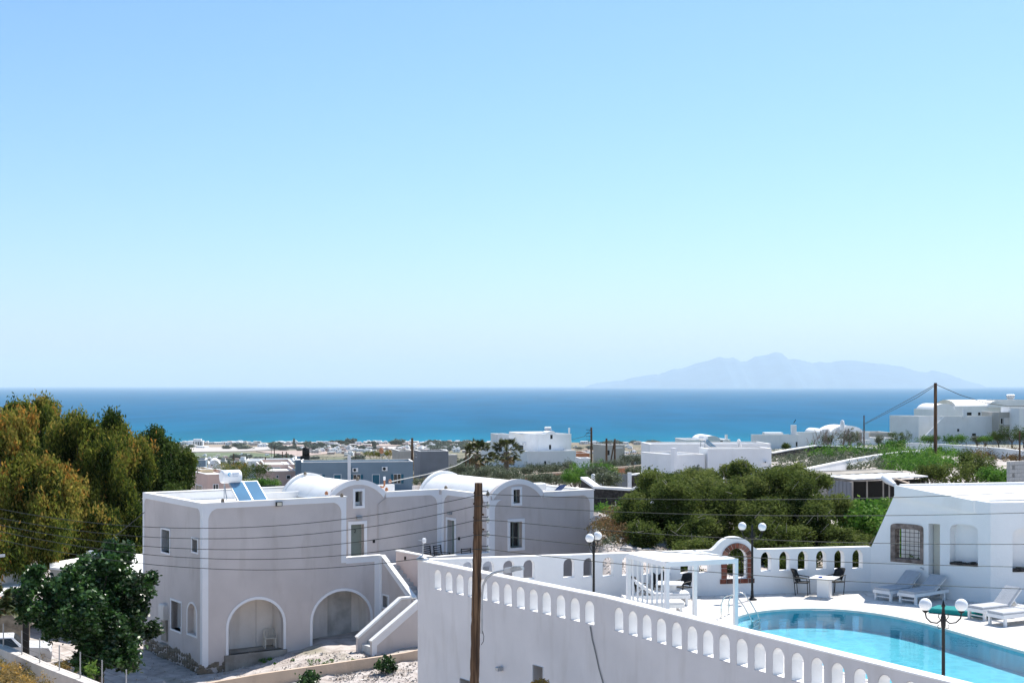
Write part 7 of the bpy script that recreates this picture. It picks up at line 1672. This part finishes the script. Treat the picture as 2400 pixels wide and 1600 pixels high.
# olives and shrubs in the middle distance
mids = [(1262, 1098, 182, 20, 10, 'olive'), (1290, 1100, 186, 16, 9, 'olive'), (1312, 1090, 190, 22, 12, 'olive'), (1236, 1103, 178, 14, 8, 'olive'), (1336, 1088, 200, 14, 10, 'olive'), (1150, 1108, 150, 26, 14, 'olive'), (1185, 1112, 145, 24, 12, 'olive'), (1110, 1112, 150, 22, 12, 'olive'),
        (1420, 1088, 200, 22, 9, 'olive'), (1455, 1084, 210, 20, 10, 'olive'), (1485, 1078, 190, 20, 13, 'olive'), (1495, 1102, 150, 20, 12, 'olive'), (1300, 1118, 140, 30, 9, 'olive'), (1265, 1120, 138, 22, 9, 'olive'), (1425, 1120, 104, 22, 15, 'olive'), (1400, 1108, 120, 16, 10, 'olive'), (1075, 1100, 170, 16, 14, 'olive'), (1095, 1098, 170, 14, 12, 'olive'),
        (1385, 1100, 135, 34, 18, 'vine'), (1360, 1112, 132, 28, 14, 'vine'), (1420, 1108, 138, 20, 12, 'vine'), (1345, 1120, 130, 18, 10, 'vine'), (620, 1128, 158, 26, 9, 'vine'), (598, 1132, 156, 18, 8, 'vine'),
        (548, 1093, 205, 36, 14, 'acacia'), (585, 1108, 195, 34, 20, 'dark'), (560, 1115, 190, 30, 16, 'dark'), (610, 1095, 215, 18, 12, 'dark'), (640, 1078, 330, 16, 6, 'dark'), (520, 1108, 200, 14, 8, 'olive'),
        (880, 1064, 262, 20, 8, 'acacia'), (910, 1062, 300, 12, 7, 'acacia'), (985, 1130, 130, 14, 6, 'olive'), (1540, 1120, 110, 8, 6, 'olive'), (1600, 1114, 112, 16, 8, 'olive'), (1630, 1108, 112, 14, 12, 'olive'), (1568, 1119, 110, 8, 5, 'dark'),
        (2230, 1108, 92, 46, 32, 'bush'), (2290, 1100, 94, 30, 34, 'bush'), (2330, 1112, 90, 26, 20, 'vine'), (2180, 1112, 90, 24, 16, 'bush'), (2265, 1076, 100, 14, 22, 'dark'), (2300, 1090, 98, 24, 20, 'olive'), (2350, 1120, 88, 18, 12, 'vine'),
        (2108, 1022, 232, 22, 14, 'dark'), (2100, 1042, 190, 18, 9, 'vine'), (2060, 1030, 220, 9, 12, 'olive'), (2372, 1010, 205, 28, 22, 'dark'), (2340, 1024, 205, 16, 12, 'dark'), (2400, 1020, 200, 16, 14, 'dark'), (2240, 1030, 190, 22, 10, 'vine'), (2180, 1028, 200, 16, 7, 'vine'), (2290, 1027, 195, 12, 7, 'olive'), (2310, 1029, 190, 14, 6, 'vine'), (1995, 1022, 225, 16, 12, 'olive'), (1940, 1030, 210, 14, 9, 'dark'), (1842, 1045, 200, 8, 6, 'dark'), (2198, 1052, 172, 14, 8, 'vine')]
wh = ['round', 'spreading', 'ragged', 'low', 'dense', 'loose', 'narrow', 'broad']
def where(px, py, d):
    if px < 700: return 'among the houses left of the blue house' if px > 500 else 'behind the pink house'
    if px < 960: return 'behind the blue house roof'
    if px < 1230: return 'under the two palms'
    if px < 1350: return 'before the white house beyond the palms'
    if px < 1520: return 'near the metal gate' if py > 1095 else 'before the beige house'
    if px < 1700: return 'along the foot of the white villa'
    if px < 2090: return 'before the crest houses'
    return 'right of the shed' if py > 1060 else 'below the crest villa'
nmk = {'olive': 'grey green olive', 'vine': 'bright green shrub', 'dark': 'dark green tree', 'acacia': 'brown green tree', 'bush': 'green lentisk bush'}
for i, (px_, py_, d_, rx_, ry_, kd) in enumerate(mids):
    k = d_ / F; lf = max(.16, 1.6 * k * 1.2); base = gz(px_, d_); nb_ = 1 + (rx_ > 15); bb_ = []
    for j in range(nb_ + 1): bb_.append(bl(px_ + (j - nb_ / 2) * rx_ * .75, py_ + ((i * 7 + j * 5) % 5 - 2) * ry_ * .12, d_ + (j - 1) * .6, rx_ * .7, ry_ * (.8 + .1 * j), rx_ * k * .6, 34, max(.3, rx_ * k * .16), .5 + ((i * 3 + j) % 5 - 2) * .06))
    lowest = min(b[2] - b[5] for b in bb_); base.z = min(base.z, lowest)
    tree({'olive': 'olive_tree', 'vine': 'green_shrub', 'dark': 'dark_tree', 'acacia': 'acacia_tree', 'bush': 'lentisk_bush'}[kd], '%s %s %s' % (wh[i % 8], nmk[kd], where(px_, py_, d_)), {'vine': 'shrub', 'bush': 'bush'}.get(kd, 'tree'), bb_, 'l_' + kd, lf, 26, base, 200 + i, .1, 7, 'trees and shrubs of the middle distance')
# bare shrubs on the crest
for i, (px_, py_, h_) in enumerate(((1928, 1050, 50), (1945, 1050, 46), (1906, 1048, 30), (1972, 1050, 48), (1992, 1052, 56), (2010, 1050, 40))):
    d_ = 196; t = thing('bare_shrub', '%s thin bare shrub before the domed crest house' % ['leftmost tall', 'twin', 'low', 'dark budded', 'tallest leafy', 'rightmost'][i], 'shrub', gz(px_, d_), 'bare shrubs on the crest'); rr = random.Random(i); mb = MB(); b = P(px_, py_ + 6, d_); b.z = min(b.z, gz(px_, d_).z)
    for k in range(9):
        e = P(px_ + rr.uniform(-16, 16), py_ - h_ * rr.uniform(.6, 1), d_ + rr.uniform(-.5, .5)); m_ = b.lerp(e, .5) + V((rr.uniform(-.3, .3), 0, .2)); mb.tube([b, m_, e], [.05, .03, .015], 4, cap=False)
        for j in range(3): e2 = e + V((rr.uniform(-.5, .5), 0, rr.uniform(-.3, .4))); mb.tube([m_.lerp(e, .5), e2], [.02, .012], 3, cap=False)
    mb.build('twigs', mat('dry_twig', (.28, .22, .18), .95, .1) if i == 0 else bpy.data.materials['dry_twig'], t)
    if i > 2:
        vs, ti = leafcloud(np.random.default_rng(i), [bl(px_, py_ - h_ * .55, d_, 14, h_ * .35, .8, 26, .2, .5)], .22, 9, .5); fastmesh('leaves', vs, 4, ti, M['l_olive'], t)
# crops and hedges of the two fields
patch('field_plants', 'rows of green crops in the field behind the white villa', (1812, 1062, 2080, 1104), 170, 'l_olive', .26, .75, .55, 51, 20, d0=120, h=.35)
patch('field_plants', 'bright green crops along the dark field wall', (1900, 1056, 2090, 1072), 60, 'l_vine', .3, .9, .5, 52, 22, d0=130, h=.6)
patch('vineyard', 'bright green vines covering the right hand field', (2070, 1052, 2240, 1106), 190, 'l_vine', .26, .8, .5, 53, 24, d0=105, h=.6)
patch('field_plants', 'dry brown brush above the block wall', (2270, 1062, 2400, 1082), 46, 'l_rust', .22, .9, .35, 54, 24, d0=110, h=.5)
patch('field_plants', 'reeds and low green growth under the palms', (1040, 1100, 1240, 1140), 150, 'l_olive', .24, .9, .4, 55, 24, d0=100, h=.7)
patch('field_plants', 'mixed low shrubs on the slope below the olive trees', (1230, 1106, 1480, 1140), 150, 'l_olive', .22, .8, .5, 56, 22, d0=95, h=.4)
patch('field_plants', 'dry golden grass between the blue and the taupe house', (968, 1112, 1060, 1134), 70, 'l_weed', .2, .8, .5, 57, 26, d0=100, h=.4)
patch('field_plants', 'green growth beyond the volcanic wall', (1500, 1100, 1700, 1124), 40, 'l_olive', .2, .5, .4, 58, 20, d0=98, h=.3)
patch('scrub', 'scrub dotting the slope between the village houses', (430, 1064, 1150, 1112), 420, 'l_far', .8, 2.6, .5, 59, 10, d0=230, h=1.2)
patch('scrub', 'scrub dotting the slope right of the white house', (1345, 1050, 1510, 1085), 150, 'l_far', .7, 2.2, .5, 60, 10, d0=200, h=1.2)
# trees of the plain and the shore
rf_ = random.Random(31); proto = []
for k in range(4):
    t = thing('shore_tree', 'dark rounded tree of the shore line belt', 'tree', (0, 0, 0), 'trees of the shore belt'); rng = np.random.default_rng(400 + k)
    vs, ti = leafcloud(rng, [(0, 0, 6, 9, 6, 5, 60, 1.6, .5), (6 - 3 * k, 0, 5, 7, 5, 4, 40, 1.6, .4)], 2.2, 12, .7, top_light=1); fastmesh('crown', vs, 4, ti, M['l_far'], t); MB().tube([V((0, 0, -1)), V((0, 0, 5))], .5, 6).build('trunk', M['bark'], t); proto.append(t)
used = set()
for i in range(120):
    if i < 78: px = rf_.choice([rf_.uniform(415, 1150), rf_.uniform(1000, 1100), rf_.uniform(620, 900)]); d_ = rf_.uniform(3000, 3400)
    elif i < 100: px = rf_.uniform(1340, 1640); d_ = rf_.uniform(3000, 3420)
    else: px = rf_.uniform(430, 1150); d_ = rf_.uniform(1300, 2900)
    q = H(px, d_, 0); q.z = ground_z(q.x, q.y); k = i % 4
    t = proto[k] if k not in used else copy_tree(proto[k]); used.add(k); s_ = rf_.uniform(.7, 1.5) * (.8 if i > 99 else 1); t.location = q; t.scale = (s_ * rf_.uniform(.9, 1.8), s_, s_ * rf_.uniform(.45, .95)); t.rotation_euler.z = rf_.uniform(-.5, .5)
    if i > 99: t['label'] = 'small dark tree standing alone on the coastal plain'; t['group'] = 'single trees on the plain'
cn = thing('conifer_tree', 'pointed conifer standing above the shore trees', 'tree', H(689, 3200, -141)); rng = np.random.default_rng(5); vs, ti = leafcloud(rng, [(cn.location.x, 3200, -141 + 3 + 3 * j, 6 - j * .9, 5 - j * .8, 3, 16, 1.2, .3) for j in range(6)], 2, 10, .7); fastmesh('crown', vs, 4, ti, M['l_far'], cn)

# ================================================================== POLES OF THE MIDDLE DISTANCE
def post(px, ytop, ybot, d, label, r=.13, arms=0):
    a, b = P(px, ytop, d), P(px, ybot, d); t = thing('utility_pole', label, 'utility pole', b, 'distant wooden poles'); MB().tube([b - V((0, 0, 1.5)), a], [r * 1.2, r], 8).build('shaft', M['wood'], t)
    for k in range(arms): MB().beam(a + V((-.9, 0, -.4 - .55 * k)), a + V((.1, 0, -.4 - .55 * k)), .07, .07).build('crossarm', M['blackmetal'], t)
    return t
post(966, 1026, 1078, 215, 'dark pole rising behind the right end of the blue house', .17)
post(1386, 1001, 1092, 235, 'tallest pole right of the white house, with side brackets', .16, 4)
post(1421.5, 1027, 1096, 215, 'pole before the beige house, left of the crossed pair', .15); post(1441, 1028, 1078, 240, 'pole of the braced pair before the beige house', .15)
tb_ = MB(); tb_.tube([P(1432, 1078, 240), P(1440.5, 1032, 240)], .12, 6); tb_.build('brace_pole', M['wood'], None, 'slanting brace leaning on the pole before the beige house', cat='pole')
post(2192.5, 897, 1056, 150, 'tall dark pole in front of the crest villa', .17)
post(2390, 1010, 1090, 105, 'thin grey pole beside the dark tree at the right edge', .06)
post(1101, 1035, 1100, 215, 'pole just left of the left palm', .12); post(1092, 1058, 1112, 170, 'thin pole between the grey block and the left palm', .08)
post(2025, 973, 1030, 215, 'thin pole right of the domed crest house', .09)
for i, (px_, y0, y1, d_) in enumerate(((547, 1062, 1085, 420), (622, 1070, 1090, 300), (643, 1048, 1088, 420), (662, 1058, 1088, 380), (671, 1058, 1088, 380), (712, 1048, 1072, 600), (636, 1040, 1075, 900), (834, 1058, 1070, 420))):
    post(px_, y0, y1, d_, '%s thin pole among the village roofs left of the blue house' % ['leftmost', 'second', 'third', 'fourth', 'fifth', 'short far', 'farthest', 'right'][i] if i < 7 else 'thin pole above the roof of the blue house', .12)
for pts_, lab in (([(2192.5, 900, 150), (2150, 925, 165), (2100, 952, 185), (2028, 991, 215)], 'cable sagging left from the tall crest pole'), ([(2192.5, 903, 150), (2150, 931, 165), (2100, 957, 185), (2028, 993, 215)], 'lower cable sagging left from the tall crest pole'),
                  ([(2192.5, 900, 150), (2250, 925, 150), (2310, 944, 150), (2360, 951, 150), (2480, 951, 150)], 'cable running right from the tall crest pole'), ([(1386, 1005, 235), (1370, 1022, 240), (1340, 1030, 280)], 'service wire from the tallest centre pole to the white house'), ([(1421.5, 1032, 215), (1441, 1030, 240)], 'short wire between the two poles before the beige house')):
    mb = MB(); mb.tube([P(*p) for p in pts_], .035, 5); mb.build('power_line', M['wire'], None, lab, cat='cable')
